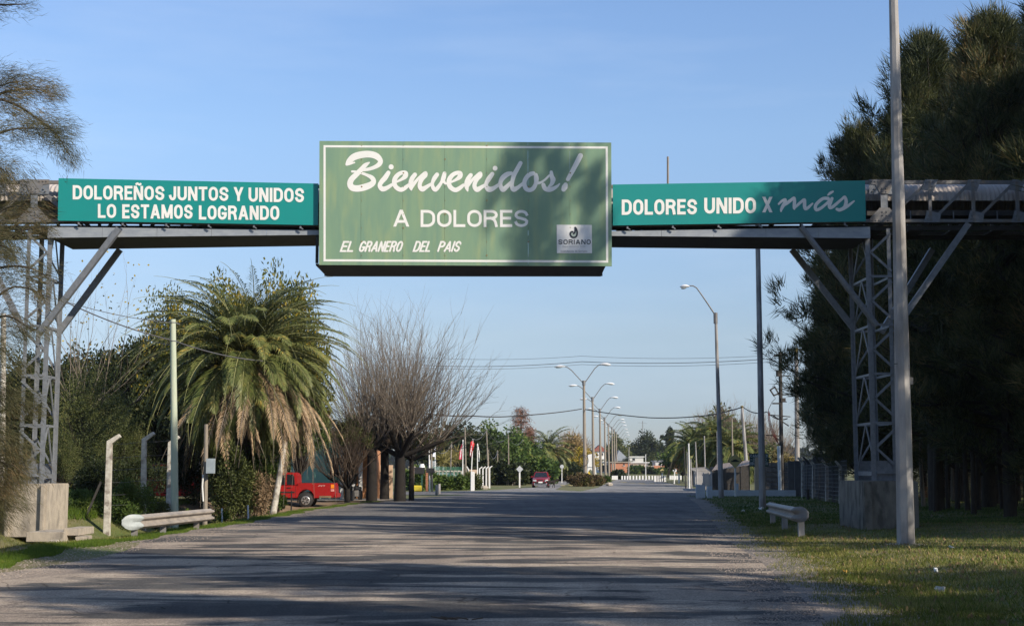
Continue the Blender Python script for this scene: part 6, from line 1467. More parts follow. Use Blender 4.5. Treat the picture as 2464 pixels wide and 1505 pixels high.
grass('grass', 'tufts at the road edge of the right verge', 30000, right_xy(14, 60, -.35, 1.6, .8), .06, .012, M_GRASSB, 2)
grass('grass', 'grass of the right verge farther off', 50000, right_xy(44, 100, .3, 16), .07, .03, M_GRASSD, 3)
grass('grass', 'bright strip of grass along the left road edge', 60000, left_xy(17, 80, .05, .75), .075, .012, M_GRASSV, 4)
grass('grass', 'thin grass and weeds over the left ditch and slope', 60000, left_xy(22, 60, .6, 6.5), .06, .012, M_GRASSB, 5)
bush('small weeds growing against the left concrete footing', 128, 1285, 40.0, 40, 16, M_GRASSV, 700, .08, .02)
grass('weeds', 'taller weeds at the foot of the left fence', 26000, left_xy(42, 62, 5.2, 9.5), .32, .02, M_GRASSV, 6, ang=.4)
drape('bare_earth', -9.6-3.0, 67, 3.2, 7, M_EARTH, .02, seed=1); drape('bare_earth', -11.0, 76, 3.6, 5.0, M_EARTH, .02, seed=2)
drape('bare_earth', -12.2, 30.5, 2.4, 4.2, M_EARTH, .02, seed=5)

def scatter(name, label, n, xy, size, m, seed, flat=.3):
    rg = np.random.default_rng(seed); P = xy(n, rg); C = np.stack([P[:, 0], P[:, 1], H(P[:, 0], P[:, 1])+.012], -1); s = size*(.4+rg.random(n)**2*1.6)[:, None]
    a = rg.random(n)*6.283; T4 = []
    for k in range(3): t = a+k*2.094; T4.append(C+np.stack([np.cos(t), np.sin(t), np.zeros(n)], -1)*s)
    top = C+np.stack([rg.normal(size=n)*.2, rg.normal(size=n)*.2, np.full(n, flat*2)], -1)*s
    V_ = np.stack([T4[0], T4[1], top, T4[1], T4[2], top, T4[2], T4[0], top], 1)
    return tag(link(name, np_mesh(name, V_), m), label, kind='stuff')
M_PEB = nmat('road_pebbles', (.34, .28, .23), (.20, .18, .165), 9, .9, 0, world=True)
scatter('loose_gravel', 'loose stones along the right road edge', 20000, right_xy(14, 70, -1.3, .8), .012, M_PEB, 31)
scatter('loose_gravel', 'loose stones along the left road edge', 12000, left_xy(16, 70, -1.3, .4), .012, M_PEB, 32)
scatter('fallen_leaves', 'brown fallen leaves and twigs lying in the right verge grass', 3500, right_xy(14, 50, .2, 10), .022, nmat('brown_leaf_litter', (.14, .09, .045), (.22, .16, .08), 9, .9, 0, world=True), 33, .8)
grass('weeds', 'scattered taller weeds in the right verge', 5000, right_xy(15, 45, .3, 10), .13, .014, M_GRASSV, 34, ang=.5)
grass('dry_grass', 'dry straw-coloured grass patches in the right verge', 12000, right_xy(16, 40, .2, 9), .05, .012, leafmat('straw', (.30, .25, .11), (.42, .34, .17)), 35, ang=.6)
# ================================================================ buildings and walls, left
def bx(px0, px1, py0, py1, Y, dep, name, m, parent=None, origin=None, bevel=0):
    a, c = at(px0, py1, Y), at(px1, py0, Y); b = MB(); b.box(((a.x+c.x)/2, Y+dep/2, (a.z+c.z)/2), (abs(c.x-a.x), dep, abs(c.z-a.z)))
    return b.build(name, m, parent, origin=origin, bevel=bevel)
M_MINT = nmat('mint_green_paint', (.36, .62, .50), (.30, .55, .44), 2, .7); M_TERRA = nmat('terracotta_plaster', (.50, .24, .12), (.42, .2, .1), 2, .85)
hs = thing('green_house', 'mint green house corner with white upper wall and orange trim behind the palm and pickup', 'house', on_ground(825, 1200, 86))
bx(700, 822, 1035, 1200, 86, 5, 'wall', M_MINT, hs); bx(822, 905, 1040, 1078, 86.2, 5, 'wall', M_WHITE, hs); bx(822, 905, 1078, 1200, 87.6, 3, 'wall', M_TERRA, hs); bx(790, 796, 1035, 1198, 85.6, .3, 'pillar', M_MINT, hs)
bx(818, 826, 1076, 1200, 85.4, .5, 'pillar', M_WHITE, hs); bx(862, 871, 1078, 1200, 85.6, .5, 'pillar', M_WHITE, hs); bx(835, 858, 1100, 1200, 87.5, .1, 'door', M_DARKSTEEL, hs); bx(800, 815, 1100, 1146, 85.93, .06, 'window', M_GLASS, hs)
bx(776, 790, 1056, 1062, 85.8, .3, 'bracket_sign', M_DARKSTEEL, hs); bx(700, 915, 1028, 1036, 85.2, 6, 'roof', M_WHITE, hs)
tag(bx(913, 945, 1118, 1198, 90, .25, 'garden_wall', nmat('peach_plaster', (.60, .45, .32), (.52, .38, .28), 2, .85), None, on_ground(930, 1198, 90)), 'peach plaster wall showing between the thick bare trunks', 'wall')
p = on_ground(870, 1201, 83); flat_poly('pavement', [Vector((p.x-6, 80.5, 0)), Vector((p.x+1.5, 80.5, 0)), Vector((p.x+2.5, 87, 0)), Vector((p.x-6, 87, 0))], .06, M_PATH)
tag(bx(470, 520, 1080, 1165, 72, .3, 'white_wall', M_WHITE, None, on_ground(480, 1200, 72)), 'white wall glimpsed through a gap in the bushes under the palm', 'wall')
# brick gate pillars, each brick course built
def brick_pillar(label, px0, px1, py0, py1, Y):
    p = on_ground((px0+px1)/2, py1, Y); a, c = at(px0, py1, Y), at(px1, py0, Y); w = c.x-a.x; t_ = thing('brick_pillar', label, 'pillar', p)
    h = c.z-p.z; b = MB(); b.box((p.x, Y+w/2, p.z+h/2), (w-.04, w-.04, h)); b.build('mortar_core', M_CONC, t_)
    n = int(h/.16); me = None
    for i in range(n):
        for j in range(2):
            z = p.z+.08+i*.16; ox = (.26 if j else -.26)*w if i % 2 else (0 if j == 0 else 99)
            if ox == 99: continue
            b = MB(); b.box((p.x+ox, Y-.005, z), ((w*.46) if i % 2 else w*.96, .06, .13)); b.build('brick', M_BRICK, t_)
    b = MB(); b.box((p.x, Y+w/2, p.z+h+.05), (w+.15, w+.15, .1)); b.build('cap', M_CONC, t_)
    return t_
brick_pillar('broad red brick gate pillar behind the dark brown post', 984.5, 996.5, 1124, 1182, 117); brick_pillar('slim red brick gate pillar beside the white pole', 1024, 1030, 1128, 1177, 121)
b0 = on_ground(1001, 1183, 119); b = MB(); b.box(b0+Vector((0, 0, .27)), (1.0, .5, .5)); tag(b.build('yellow_box', nmat('yellow_plastic', (.75, .62, .06), (.65, .5, .05), 3, .5), None, origin=b0, bevel=.05), 'small yellow box on the grass between the brick pillars', 'box')
b0 = on_ground(1015, 1180, 119); t_ = thing('mail_post', 'dark post carrying two black boxes and a white round cap between the brick pillars', 'post', b0); b = MB(); b.box(b0+Vector((0, 0, .8)), (.14, .14, 1.7)); b.build('post', plain('dark_green_paint', (.03, .09, .06)), t_)
b = MB(); b.box(b0+Vector((-.25, 0, 1.75)), (.9, .4, .55)); b.box(b0+Vector((.7, 0, 1.75)), (.7, .3, .4)); b.build('black_box', M_BLACK, t_); b = MB(); b.tube([b0+Vector((0, 0, 2.0)), b0+Vector((0, 0, 2.3))], [.26, .15], 8); b.build('cap', M_WHITE, t_)
# green mesh fence with creepers, cars glinting behind
fe = thing('mesh_fence', 'green mesh fence overgrown with creepers along the left verge', 'fence', on_ground(1040, 1178, 126))
for i in range(9):
    px = 1038+i*9; b = MB(); b.beam(on_ground(px, 1177, 127+i*1.0), at(px, 1132, 127+i*1.0), .14); b.build('fence_post', M_CONCPOST, fe)
    if i < 8:
        b = MB(); b.beam(at(px, 1132, 127+i), at(px, 1133, 127+i)+Vector((.3, 0, 0)), .12); b.build('fence_arm', M_CONCPOST, fe)
b = MB()
for k in range(12):
    z = .15+k*.17; b.tube([Vector((at(1038, 1170, 127).x, 127, z)), Vector((at(1110, 1170, 135).x, 135, z))], .012, 3, False)
for k in range(60):
    t = k/59; q = Vector((at(1038, 1170, 127).x, 127, 0)).lerp(Vector((at(1110, 1170, 135).x, 135, 0)), t); b.tube([q, q+Vector((0, 0, 2.1))], .012, 3, False)
o = b.build('wire_mesh', nmat('green_wire', (.06, .22, .14), (.05, .18, .12), 3), fe); tag(o, kind='stuff')
def blobline(name, label, px0, px1, pyb, Y, hpx, dpx, m, n, L, Wd, seed=0, cat='hedge', depth=2.0, kind=None, top=None):
    rg = np.random.default_rng(seed+5); k = Y/F; A = []; N = max(2, int((px1-px0)/dpx)+1)
    for i in range(N):
        px = px0+(px1-px0)*i/(N-1); hh = hpx*(top(i/(N-1)) if top else 1)*(.86+.28*rg.random()); x = (px-CX)*k
        for z in np.arange(.25, 1.0, .25): A.append((x+rg.normal()*.3*dpx*k, Y+rg.random()*depth, gz(x, Y)+hh*k*z*.92, dpx*k*(.75+.3*rg.random()), depth*.5, hh*k*.2))
    A = np.array(A); vol = A[:, 3]*A[:, 4]*A[:, 5]; idx = rg.choice(len(A), n, p=vol/vol.sum()); u = unit(rg.normal(size=(n, 3))); C = A[idx, :3]+u*(rg.random(n)**.4)[:, None]*A[idx, 3:]; C[:, 2] = np.maximum(C[:, 2], 0.05)
    p = Vector(((px0-CX)*k, Y, gz((px0-CX)*k, Y))); V_ = blades(C, u+rg.normal(size=u.shape)*.7+np.array([0, 0, .1]), L*(.6+.8*rg.random(n)), Wd, True, rg)
    t_ = thing(name, label, cat, p); link('foliage', np_mesh('foliage', V_-np.array(p), 4), m, t_)
    st = [((a[0]-p.x, a[1]-p.y, 0), tuple(a[:3]-np.array(p)), .09, .02) for a in A[::3]]; link('stems', segs_mesh('stems', st, 3), M_BARK, t_); return t_
blobline('creeper', 'green creeper growing over the mesh fence', 1040, 1108, 1177, 128, 34, 9, M_MIDLEAF, 9000, .30, .16, 1, 'creeper', .8)
p = on_ground(1072, 1172, 139); c_ = thing('parked_car', 'pale blue-white car glinting behind the mesh fence', 'car', p)
b = MB(); b.prism([(-2.1, .4), (2.1, .4), (2.1, .95), (1.3, 1.05), (.7, 1.5), (-1.2, 1.5), (-1.9, 1.0), (-2.1, .9)], (p, (1, 0, 0), (0, 0, 1), (0, 1, 0)), 1.6); b.build('body', nmat('pale_blue_white_paint', (.6, .66, .72), (.5, .56, .62), 2, .2), c_, bevel=.08)
b = MB(); b.prism([(-1.7, 1.0), (1.15, 1.02), (.65, 1.42), (-1.1, 1.42)], (p+Vector((0, -.01, 0)), (1, 0, 0), (0, 0, 1), (0, 1, 0)), .02); b.build('side_window', M_GLASS, c_)
for dx in (-1.3, 1.3): b = MB(); b.tube([p+Vector((dx, -.02, .33)), p+Vector((dx, .25, .33))], .33, 14); b.build('wheel', M_BLACK, c_)
tag(bx(1032, 1062, 1106, 1130, 150, 6, 'grey_shed', nmat('grey_sheet_wall', (.36, .40, .44), (.3, .33, .37), 1), None, on_ground(1045, 1165, 150)), 'plain grey shed wall behind the yuccas', 'shed')
# yuccas
for i, (px, lab) in enumerate(((1062, 'left one of two yellowish yuccas behind the mesh fence'), (1079, 'middle yucca rosette behind the mesh fence'), (1095, 'right one of the yellowish yuccas behind the mesh fence'))):
    Yy = 141+i*2; p = on_ground(px, 1168, Yy); t_ = thing('yucca', lab, 'yucca', p); rg = np.random.default_rng(i); n = 150; C = np.tile(np.array([0, 0, 2.7+.3*i]), (n, 1))+rg.normal(size=(n, 3))*.15
    D = unit(rg.normal(size=(n, 3))*np.array([1, 1, .9])+np.array([0, 0, .1])); link('leaves', np_mesh('leaves', blades(C, D, 1.1, .16, False, rg)), leafmat('yucca_leaf', (.14, .13, .04), (.30, .26, .09), (.36, .28, .13)), t_)
    link('trunk', segs_mesh('trunk', [((0, 0, -.1), (0, 0, 2.7), .14, .12)], 6), M_BARK, t_)
# feather flags with print
def flag(label, bot, top, quad, m, Y, letter=None, ml=M_WHITE):
    p = on_ground(*bot, Y); t_ = thing('feather_flag', label, 'flag', p); b = MB(); b.tube([p, at(*top, Y)], .05, 5); b.build('flag_pole', M_WHITE, t_)
    Q = [at(x, y, Y-.05+.12*math.sin(i*1.7)) for i, (x, y) in enumerate(quad)]; b = MB(); n = len(Q)
    b.add(Q+[v+Vector((0, .03, 0)) for v in Q], [tuple(range(n)), tuple(range(2*n-1, n-1, -1))]+[(i, (i+1) % n, n+(i+1) % n, n+i) for i in range(n)]); o = b.build('cloth', m, t_)
    if letter:
        i_ = Ink(lambda x, y, o_: at(x, y, Y-.22-o_)); (x0, y0), (x1, y1) = letter; k = 7
        for j in range(k):
            t0, t1 = j/k, (j+.6)/k; i_.stroke([(x0+(x1-x0)*t0, y0+(y1-y0)*t0), (x0+(x1-x0)*t1, y0+(y1-y0)*t1)], 2.2 if j % 2 else 1.5)
        i_.build('flag_print', ml, o)
M_FR = nmat('magenta_red_cloth', (.50, .03, .09), (.42, .03, .08), 3, .7); M_FR2 = nmat('bright_red_cloth', (.65, .03, .04), (.55, .03, .04), 3, .7)
flag('magenta red feather flag left of the tall pole', (1113, 1176), (1114, 1057), [(1112.5, 1065), (1113, 1104), (1104.5, 1104), (1106, 1086), (1109.5, 1072)], M_FR, 131, ((1107.5, 1101), (1110.5, 1075)))
flag('bright red feather flag right of the tall pole', (1132.5, 1174), (1138, 1055), [(1138, 1057), (1141.5, 1068), (1139, 1077), (1134.5, 1098), (1130.5, 1099), (1131.5, 1072), (1132.5, 1062)], M_FR2, 134, ((1131.8, 1095), (1135.5, 1070)))
flag('white feather flag with dark print, rightmost of the flags', (1148.5, 1172), (1149, 1066), [(1149.3, 1066), (1152, 1076), (1154.5, 1092), (1154, 1109.5), (1148.8, 1109)], M_WHITE, 137, ((1151.8, 1106), (1151.2, 1080)), M_NAVY)
flag('small pale blue and white feather flag left of the leaning pole', (1046, 1176), (1047.5, 1071), [(1048, 1071), (1046.5, 1082), (1046.3, 1098.5), (1041, 1097), (1043.5, 1082)], nmat('pale_blue_cloth', (.42, .5, .72), (.7, .72, .8), 5, .7), 130)
# white bent posts of the gateway
for i, (px, yb, yt) in enumerate(((1154, 1175.5, 1127), (1162, 1175, 1126.5), (1170, 1175, 1126), (1178, 1174, 1125))):
    bent_post('white painted fence post with arm slanting right, one of four beside the tall pole', (px, yb), (px, yt), (px+6.5, yt-5), gY(yb), 3.6, M_WHITEWASH, 'white slant-armed posts on the left verge')
bent_post('white painted post with its arm slanting left, left end of the gateway', (1127, 1176), (1127.5, 1129), (1123, 1121), 133, 3.6, M_WHITEWASH)
p = on_ground(1137, 1180); b = MB(); b.box(p+Vector((0, 0, .8)), (.34, .3, 1.7)); tag(b.build('white_post', M_WHITEWASH, None, origin=p, bevel=.03), 'stout square white post nearest the road on the left verge', 'post')
tag(bx(1128, 1150, 1129, 1166, 139, .3, 'low_wall', MC['peach_plaster'], None, on_ground(1139, 1172, 139)), 'pinkish plaster wall piece inside the gateway of white posts', 'wall')
b = MB(); rr = random.Random(8)
for k in range(40): rock(b, on_ground(rr.uniform(1143, 1168), 1176)+Vector((0, rr.uniform(-2, 2), .12)), rr.uniform(.15, .45), rr)
tag(b.build('rubble_heap', M_CONC, None), 'low grey heap of rubble at the road edge beyond the white posts', 'rubble heap', kind='stuff')
bush('small bush in front of the gateway wall', 1139, 1177, 131, 38, 46, M_OLIVE, 2600, .22, .10); bush('little dark tree leaning by the gateway', 1120, 1177, 129, 14, 34, M_MIDLEAF, 1400, .2, .1)
# hedge and trees behind the left verge
ct('large dark green tree left of the hedge behind the flags', 1075, 168, 1020, 'f', M_DARKLEAF, 190, 1.0); ct('dark green tree behind the flags', 1140, 176, 1022, 'f', M_DARKLEAF, 130, 2.0)
ct('rounded green tree top at the left of the hedge', 1190, 182, 1018, 'f', M_MIDLEAF, 120, 3.0); ct('green tree at the high middle of the hedge', 1228, 192, 1030, 'f', M_MIDLEAF, 110, .5)
ct('green tree at the hedge just left of the rusty cypress', 1265, 205, 1048, 'f', M_MIDLEAF, 90, 1.5)
blobline('hedge', 'tall dense dark green hedge running along the left carriageway', 1100, 1330, 1165, 186, 100, 16, M_MIDLEAF, 26000, .55, .30, 2, 'hedge', 6, top=lambda t: 1.05-.45*t**1.5)
blobline('hedge', 'lower bright hedge in the shade by the white posts', 1150, 1262, 1163, 172, 52, 12, M_DARKLEAF, 9000, .5, .28, 3, 'hedge', 4)
blobline('hedge', 'far end of the left hedge next to the yellow tree', 1290, 1392, 1155, 240, 62, 14, M_DARKLEAF, 12000, .7, .4, 4, 'hedge', 6, top=lambda t: 1-.35*t)
blobline('roadside_shrubs', 'green shrubs behind the brick pillars', 975, 1032, 1178, 126, 56, 14, M_MIDLEAF, 6000, .35, .2, 6, 'shrubs', 3)
# bare rust coloured cypress: whorls of drooping branches
def bald_cypress(label, px, py, top, Y, wpx):
    p = on_ground(px, py, Y); h = at(px, top, Y).z-p.z; w = wpx*Y/F/2; rg = np.random.default_rng(3); sg = [((0, 0, 0), (0, 0, h), .3, .03)]; C = []; D = []
    for i in range(120):
        t = .25+.73*rg.random(); t = round(t*13)/13+rg.normal()*.008; az = rg.random()*6.28; ln = w*(1.08-t)**.7*rg.uniform(.7, 1.1); q = np.array([math.cos(az)*ln, math.sin(az)*ln, h*t+ln*.12]); a = np.array([0, 0, h*t]); sg.append((a, q, .05, .02))
        for s in np.linspace(.35, 1, 6): C.append(a+(q-a)*s); D.append(np.array([math.cos(az), math.sin(az), -.4]))
    t_ = tree_thing('cypress_tree', label, p); link('crown', np_mesh('crown', crown_from(np.array(C), np.array(D), 4, .5, .08, .35, (0, 0, -.2), .6, rg=rg)), M_RUST, t_); link('trunk', segs_mesh('trunk', sg, 4), M_BARK, t_)
bald_cypress('half bare rusty-brown cypress rising over the left hedge', 1254, 1150, 974, 225, 92); bald_cypress('smaller dense rusty tree right of the bare cypress', 1276, 1150, 1024, 235, 44)
palm('distant feathery palm over the left hedge', 1320, 1083, 235, 6.4, 60, 0, .5, variants=7, lw=.14, seed=6, sparse=True, sc=1.6)
ct('round bare-twigged yellow-brown tree behind the monument, left part', 1375, 262, 1046, 'f', leafmat('dry_yellow_twigs', (.22, .15, .06), (.36, .26, .11), (.40, .30, .08), scale=.2), 90, .4)
ct('bright yellow autumn tree behind the white monument', 1402, 250, 1078, 'f', M_YELLOW, 74, 1.4)
put_bare('bare_tree', 'pale leafless tree behind the yellow tree', 1372, 1150, 285, bare_tree(38, 200, 9.6, 5.4, 2, .3, rmin=.03, elmin=.2), leafmat('tan_twigs', (.25, .17, .10), (.34, .25, .16)))
# octagonal sign backs
for (px, py, r, yb, lab) in ((1250.5, 1127.8, 8.4, 1172, 'back of an octagonal traffic sign on a white post, near the oncoming car'), (1352.2, 1121.5, 4.8, 1161, 'smaller far octagonal sign back on a white post right of the car')):
    p = on_ground(px, yb); Y = p.y; t_ = thing('traffic_sign', lab, 'traffic sign', p); b = MB(); b.beam(p-Vector((0, 0, .1)), at(px, py+r*.6, Y), .10*r/8.4+.05); b.build('sign_post', M_WHITEWASH, t_)
    b = MB(); c = at(px, py, Y-.1); k = r*Y/F; b.prism([(k*math.cos(R(a)), k*math.sin(R(a))) for a in range(0, 360, 90)] if r > 6 else [(k*math.cos(R(a+22.5)), k*math.sin(R(a+22.5))) for a in range(0, 360, 45)], (c, (1, 0, 0), (0, 0, 1), (0, 1, 0)), .05); b.build('sign_plate', nmat('bare_metal_sign_back', (.50, .52, .54), (.44, .46, .48), 3, .5), t_)
# small gate boxes before the hedge
for i, px in enumerate((1226.5, 1230, 1246)):
    p = on_ground(px, 1166, 172); t_ = thing('wooden_tree_guard', 'small wooden tree guard frame before the hedge, %s from the left' % ('first', 'second', 'third')[i], 'tree guard', p)
    for sx in (-.35, .35): b = MB(); b.beam(p+Vector((sx, 0, 0)), p+Vector((sx, 0, 1.2)), .1); b.build('upright', M_WOODPOLE, t_)
    for z in (.4, .8, 1.15): b = MB(); b.beam(p+Vector((-.35, 0, z)), p+Vector((.35, 0, z)), .09); b.build('rail', M_WOODPOLE, t_)
# ================================================================ the median
rg = np.random.default_rng(2)
bush('reddish green bush round the foot of the nearest median lamp, left part', 1396, 1168, 160, 66, 30, leafmat('reddish_bush', (.07, .055, .03), (.15, .10, .05), (.13, .14, .04)), 7000, .26, .14)
bush('reddish bush behind the nearest median lamp, right part', 1432, 1168, 166, 52, 26, MC['reddish_bush'], 5000, .26, .14); bush('small green shrub further along the median', 1461, 1160, 210, 16, 16, M_MIDLEAF, 900, .3, .16)
bush('dark green shrub at the far median end', 1492, 1153, 290, 38, 22, M_DARKLEAF, 2600, .5, .3)
p = on_ground(1430, 1169, 163); b = MB(); rock(b, p+Vector((1.7, 0, .2)), .45, random.Random(5)); tag(b.build('boulder', M_CONC, None, origin=p), 'pale boulder beside the median bush', 'boulder')
mo = thing('monument', 'white sloping concrete monument with an arched opening, in the median behind the first lamps', 'monument', on_ground(1424, 1152, 215))
b = MB(); Y = 215; O = at(1413, 1147, Y); prof = [(1413, 1147), (1415, 1093), (1425, 1091), (1431, 1112), (1436, 1145), (1430, 1145), (1427, 1133), (1420, 1128), (1415, 1134), (1414, 1147)]
b.prism([(at(x, y, Y).x, at(x, y, Y).z) for x, y in prof], ((0, Y, 0), (1, 0, 0), (0, 0, 1), (0, 1, 0)), 1.2); b.build('concrete_shell', M_WHITEWASH, mo); bx(1414.5, 1426, 1122.5, 1124, Y-.03, .04, 'plaque_line', M_GREYP, mo)
bx(1415, 1420, 1132, 1142, Y+.3, .3, 'yellow_wheel', nmat('yellow_plastic2', (.7, .5, .05), (.6, .4, .04), 3), mo)
# ================================================================ far town
HZ = lambda px, Y: gz((px-CX)/F*Y, Y)
def house(label, px0, px1, py_top, Y, dep, m, roof=None, wins=(), pitch=None, name='house', pybot=None):
    a, c = at(px0, py_top, Y), at(px1, py_top, Y); zb = gz(a.x, Y)-.3; zt__ = a.z
    t_ = thing(name, label, 'house', ((a.x+c.x)/2, Y, zb)); b = MB(); b.box(((a.x+c.x)/2, Y+dep/2, (zb+zt__)/2), (c.x-a.x, dep, zt__-zb)); b.build('wall', m, t_)
    if roof is not None:
        b = MB()
        if pitch: b.prism([(a.x-.4, zt__), (c.x+.4, zt__), ((a.x+c.x)/2+pitch[1], zt__+pitch[0])], ((0, Y-.4, 0), (1, 0, 0), (0, 0, 1), (0, 1, 0)), dep+.8)
        else: b.box(((a.x+c.x)/2, Y+dep/2, zt__+.12), (c.x-a.x+.7, dep+.7, .24))
        b.build('roof', roof, t_)
    for (x0, x1, y0, y1, mm) in wins:
        p0, p1 = at(x0, y1, Y), at(x1, y0, Y); b = MB(); b.box(((p0.x+p1.x)/2, Y-.02, (p0.z+p1.z)/2), (p1.x-p0.x, .12, p1.z-p0.z)); f_ = b.build('window', mm, t_)
        b = MB(); b.box(((p0.x+p1.x)/2, Y-.1, p0.z-.08), (p1.x-p0.x+.3, .2, .12)); b.build('sill', M_WHITEWASH, f_)
    return t_
M_TILE = nmat('red_brown_tiles', (.30, .10, .07), (.22, .08, .06), 3, .8); M_FARW = nmat('far_white_wall', (.66, .65, .62), (.56, .55, .52), .6, .8); M_GREYROOF = nmat('grey_sheet_roof', (.30, .33, .37), (.24, .27, .31), .8, .6); M_DG = glassmat('far_dark_opening')
house('house with red-brown tiled roof far left of the lamp row', 1429, 1458, 1085, 420, 9, M_FARW, M_TILE, ((1434, 1438, 1089, 1096, M_DG), (1446, 1451, 1082+7, 1095, M_DG)), (2.0, 0))
bx(1431, 1457, 1100, 1104, 418, 3, 'balcony', M_WHITE, bpy.data.objects[[o.name for o in bpy.data.objects if o.name.startswith('house')][-1]])
house('dark garage opening building under the lamp row', 1438, 1470, 1112, 400, 8, M_FARW, M_GREYROOF, ((1441, 1467, 1118, 1134, M_DG),))
house('orange brick house behind the row of lamp posts', 1470, 1516, 1112, 395, 10, M_BRICK, M_CONC, ((1500, 1503, 1115, 1119, M_DG),))
house('steep grey-blue A-frame roofed house behind the lamp row', 1484, 1514, 1108, 430, 10, M_GREYROOF, M_GREYROOF, (), (3.2, -1.2))
house('low beige sloping-roofed house in the middle of the far row', 1510, 1560, 1113, 405, 10, nmat('beige_wall', (.5, .42, .34), (.42, .36, .30), 1), M_WHITEWASH, ((1516, 1524, 1117, 1121, M_DG), (1536, 1541, 1117, 1121, M_DG)))
house('long white flat-roofed building behind the beige house', 1486, 1548, 1099, 440, 10, M_FARW, M_WHITE, ((1500, 1506, 1102, 1107, M_DG), (1522, 1528, 1102, 1107, M_DG)))
house('small white house with dark doorway right of the far row', 1577, 1612, 1109, 400, 9, M_FARW, M_GREYROOF, ((1585, 1590, 1114, 1120, M_DG), (1596, 1600, 1113, 1117, M_DG)))
house('unfinished orange brick wall building by the right hedge', 1600, 1636, 1116, 392, 6, M_BRICK, None, ((1608, 1613, 1119, 1124, M_DG),))
for (x0, x1, y, lab) in ((1510, 1600, 1122, 'long low orange brick garden wall before the far houses'), (1556, 1604, 1120, 'second orange garden wall nearer the small white house')):
    a, c = at(x0, y, 385), at(x1, y, 385); zb = gz(a.x, 385); b = MB(); n = int((c.x-a.x)/1.4); w = (c.x-a.x)/n; t_ = thing('garden_wall', lab, 'wall', (a.x, 385, zb))
    for i in range(n): b = MB(); b.box((a.x+w*(i+.5), 385+(x0 % 7)*.2, (zb+a.z)/2-.1), (w-.08, .25, a.z-zb+.3+.15*math.sin(i*2.2))); b.build('wall_panel', M_BRICK if i % 5 else M_CONC, t_)
for i, (px, y0) in enumerate(((1512, 1113), (1536, 1116), (1558, 1118), (1572, 1117), (1590, 1119))):
    pole('boundary_post', 'thin pale boundary post before the far houses', 'post', (px, 1135), (px, y0), 2.0, 1.8, M_CONCPOLE, Y=378, sides=4, group='thin boundary posts before the far houses')
for i, px in enumerate((1530, 1596, 1628)):
    pass
bush('green garden bush before the orange wall', 1533, 1136, 376, 40, 20, M_MIDLEAF, 2200, .8, .5); bush('smaller garden bush right in front of the orange wall', 1566, 1136, 376, 34, 14, M_DARKLEAF, 1600, .8, .5); bush('low bush before the small white house', 1598, 1136, 372, 44, 13, M_MIDLEAF, 1800, .8, .5)
tag(bx(1592.5, 1595, 1117, 1121, 398, .4, 'hanging_cloth', nmat('pink_red_cloth', (.7, .08, .14), (.6, .06, .1), 3), None, at(1593, 1121, 398)), 'small red-pink cloth hanging before the white house', 'cloth')
# white posts closing the junction
k_ = 0
for px, s in [(1474+i*3.6, 1) for i in range(4)]+[(1497+i*0+j*6.4, 1) for j in range(4) for i in (0,)]+[(1524+i*7.6, 1) for i in range(11)]+[(1613+i*4.2, 1) for i in range(7)]:
    p = on_ground(px, 1151.6, 288); b = MB(); b.box(p+Vector((0, 0, .33)), (.28, .25, .9)); o = b.build('white_post', M_WHITEWASH, None, origin=p)
    tag(o, 'low white painted post in the row closing off the far junction', 'post', 'white posts along the far junction')
for i in range(5):
    pxx = 1578+i*5.2; p = on_ground(pxx, 1158, 232); b = MB(); b.box(p+Vector((0, 0, .38)), (.5, .3, 1.15)); tag(b.build('white_post', M_WHITEWASH, None, origin=p), 'bigger white post in the cluster under the small diamond signs', 'post', 'bigger white posts at the right of the junction')
# small signs at the junction
M_YS = nmat('faded_yellow_sign', (.55, .44, .16), (.48, .40, .18), 4, .5); M_BLK = plain('black_print', (.012, .012, .012))
def diamond(label, px, py, r, yb, Y=None, hump=True, postw=.12):
    p = on_ground(px, yb, Y); Y = p.y; t_ = thing('traffic_sign', label, 'traffic sign', p); b = MB(); b.beam(p-Vector((0, 0, .1)), at(px+(.0), py+r*.5, Y), postw); b.build('sign_post', M_WHITEWASH, t_)
    k = r*Y/F; c = at(px, py, Y-.12); b = MB(); b.prism([(k, 0), (0, k), (-k, 0), (0, -k)], (c, (1, 0, 0), (0, 0, 1), (0, 1, 0)), .03); o = b.build('sign_plate', M_YS, t_)
    b = MB(); q = .93; rim = [(k*q, 0), (0, k*q), (-k*q, 0), (0, -k*q)]; i_ = Ink(lambda x, y, o_: c+Vector((x, -o_, y)))
    i_.stroke(rim+[rim[0]], k*.035, 'none', True)
    i_.mb.add([c+Vector((x*k, -.012, z*k)) for x, z in ((-.58, -.12), (.58, -.12), (.58, .0), (.40, .02), (.28, .15), (.12, .22), (-.12, .22), (-.28, .15), (-.40, .02), (-.58, .0))], [tuple(range(10))])
    i_.build('hump_symbol', M_BLK, o); return t_
diamond('large yellow diamond speed bump sign on a white post in patchy shade', 1769, 1108, 17.5, 1196, postw=.10)
diamond('small far yellow diamond speed bump sign, left one of two', 1593.5, 1132, 6.6, 1158.5, 235, postw=.2); diamond('small far yellow diamond speed bump sign, right one of two', 1633.8, 1133, 8, 1163, 200, postw=.2)
p = on_ground(1622.5, 1163); t_ = thing('traffic_sign', 'small round white sign between the two far diamond signs', 'traffic sign', p); b = MB(); b.beam(p, at(1623.5, 1130, p.y), .13); b.build('sign_post', M_WHITEWASH, t_)
b = MB(); c = at(1623.4, 1130.5, p.y-.1); b.tube([c, c+Vector((0, .04, 0))], 4.6*p.y/F, 16); o = b.build('sign_plate', M_WHITE, t_); b = MB(); b.box(c+Vector((0, -.01, 0)), (.18, .01, .26)); b.build('sign_print', M_GREYP, o)
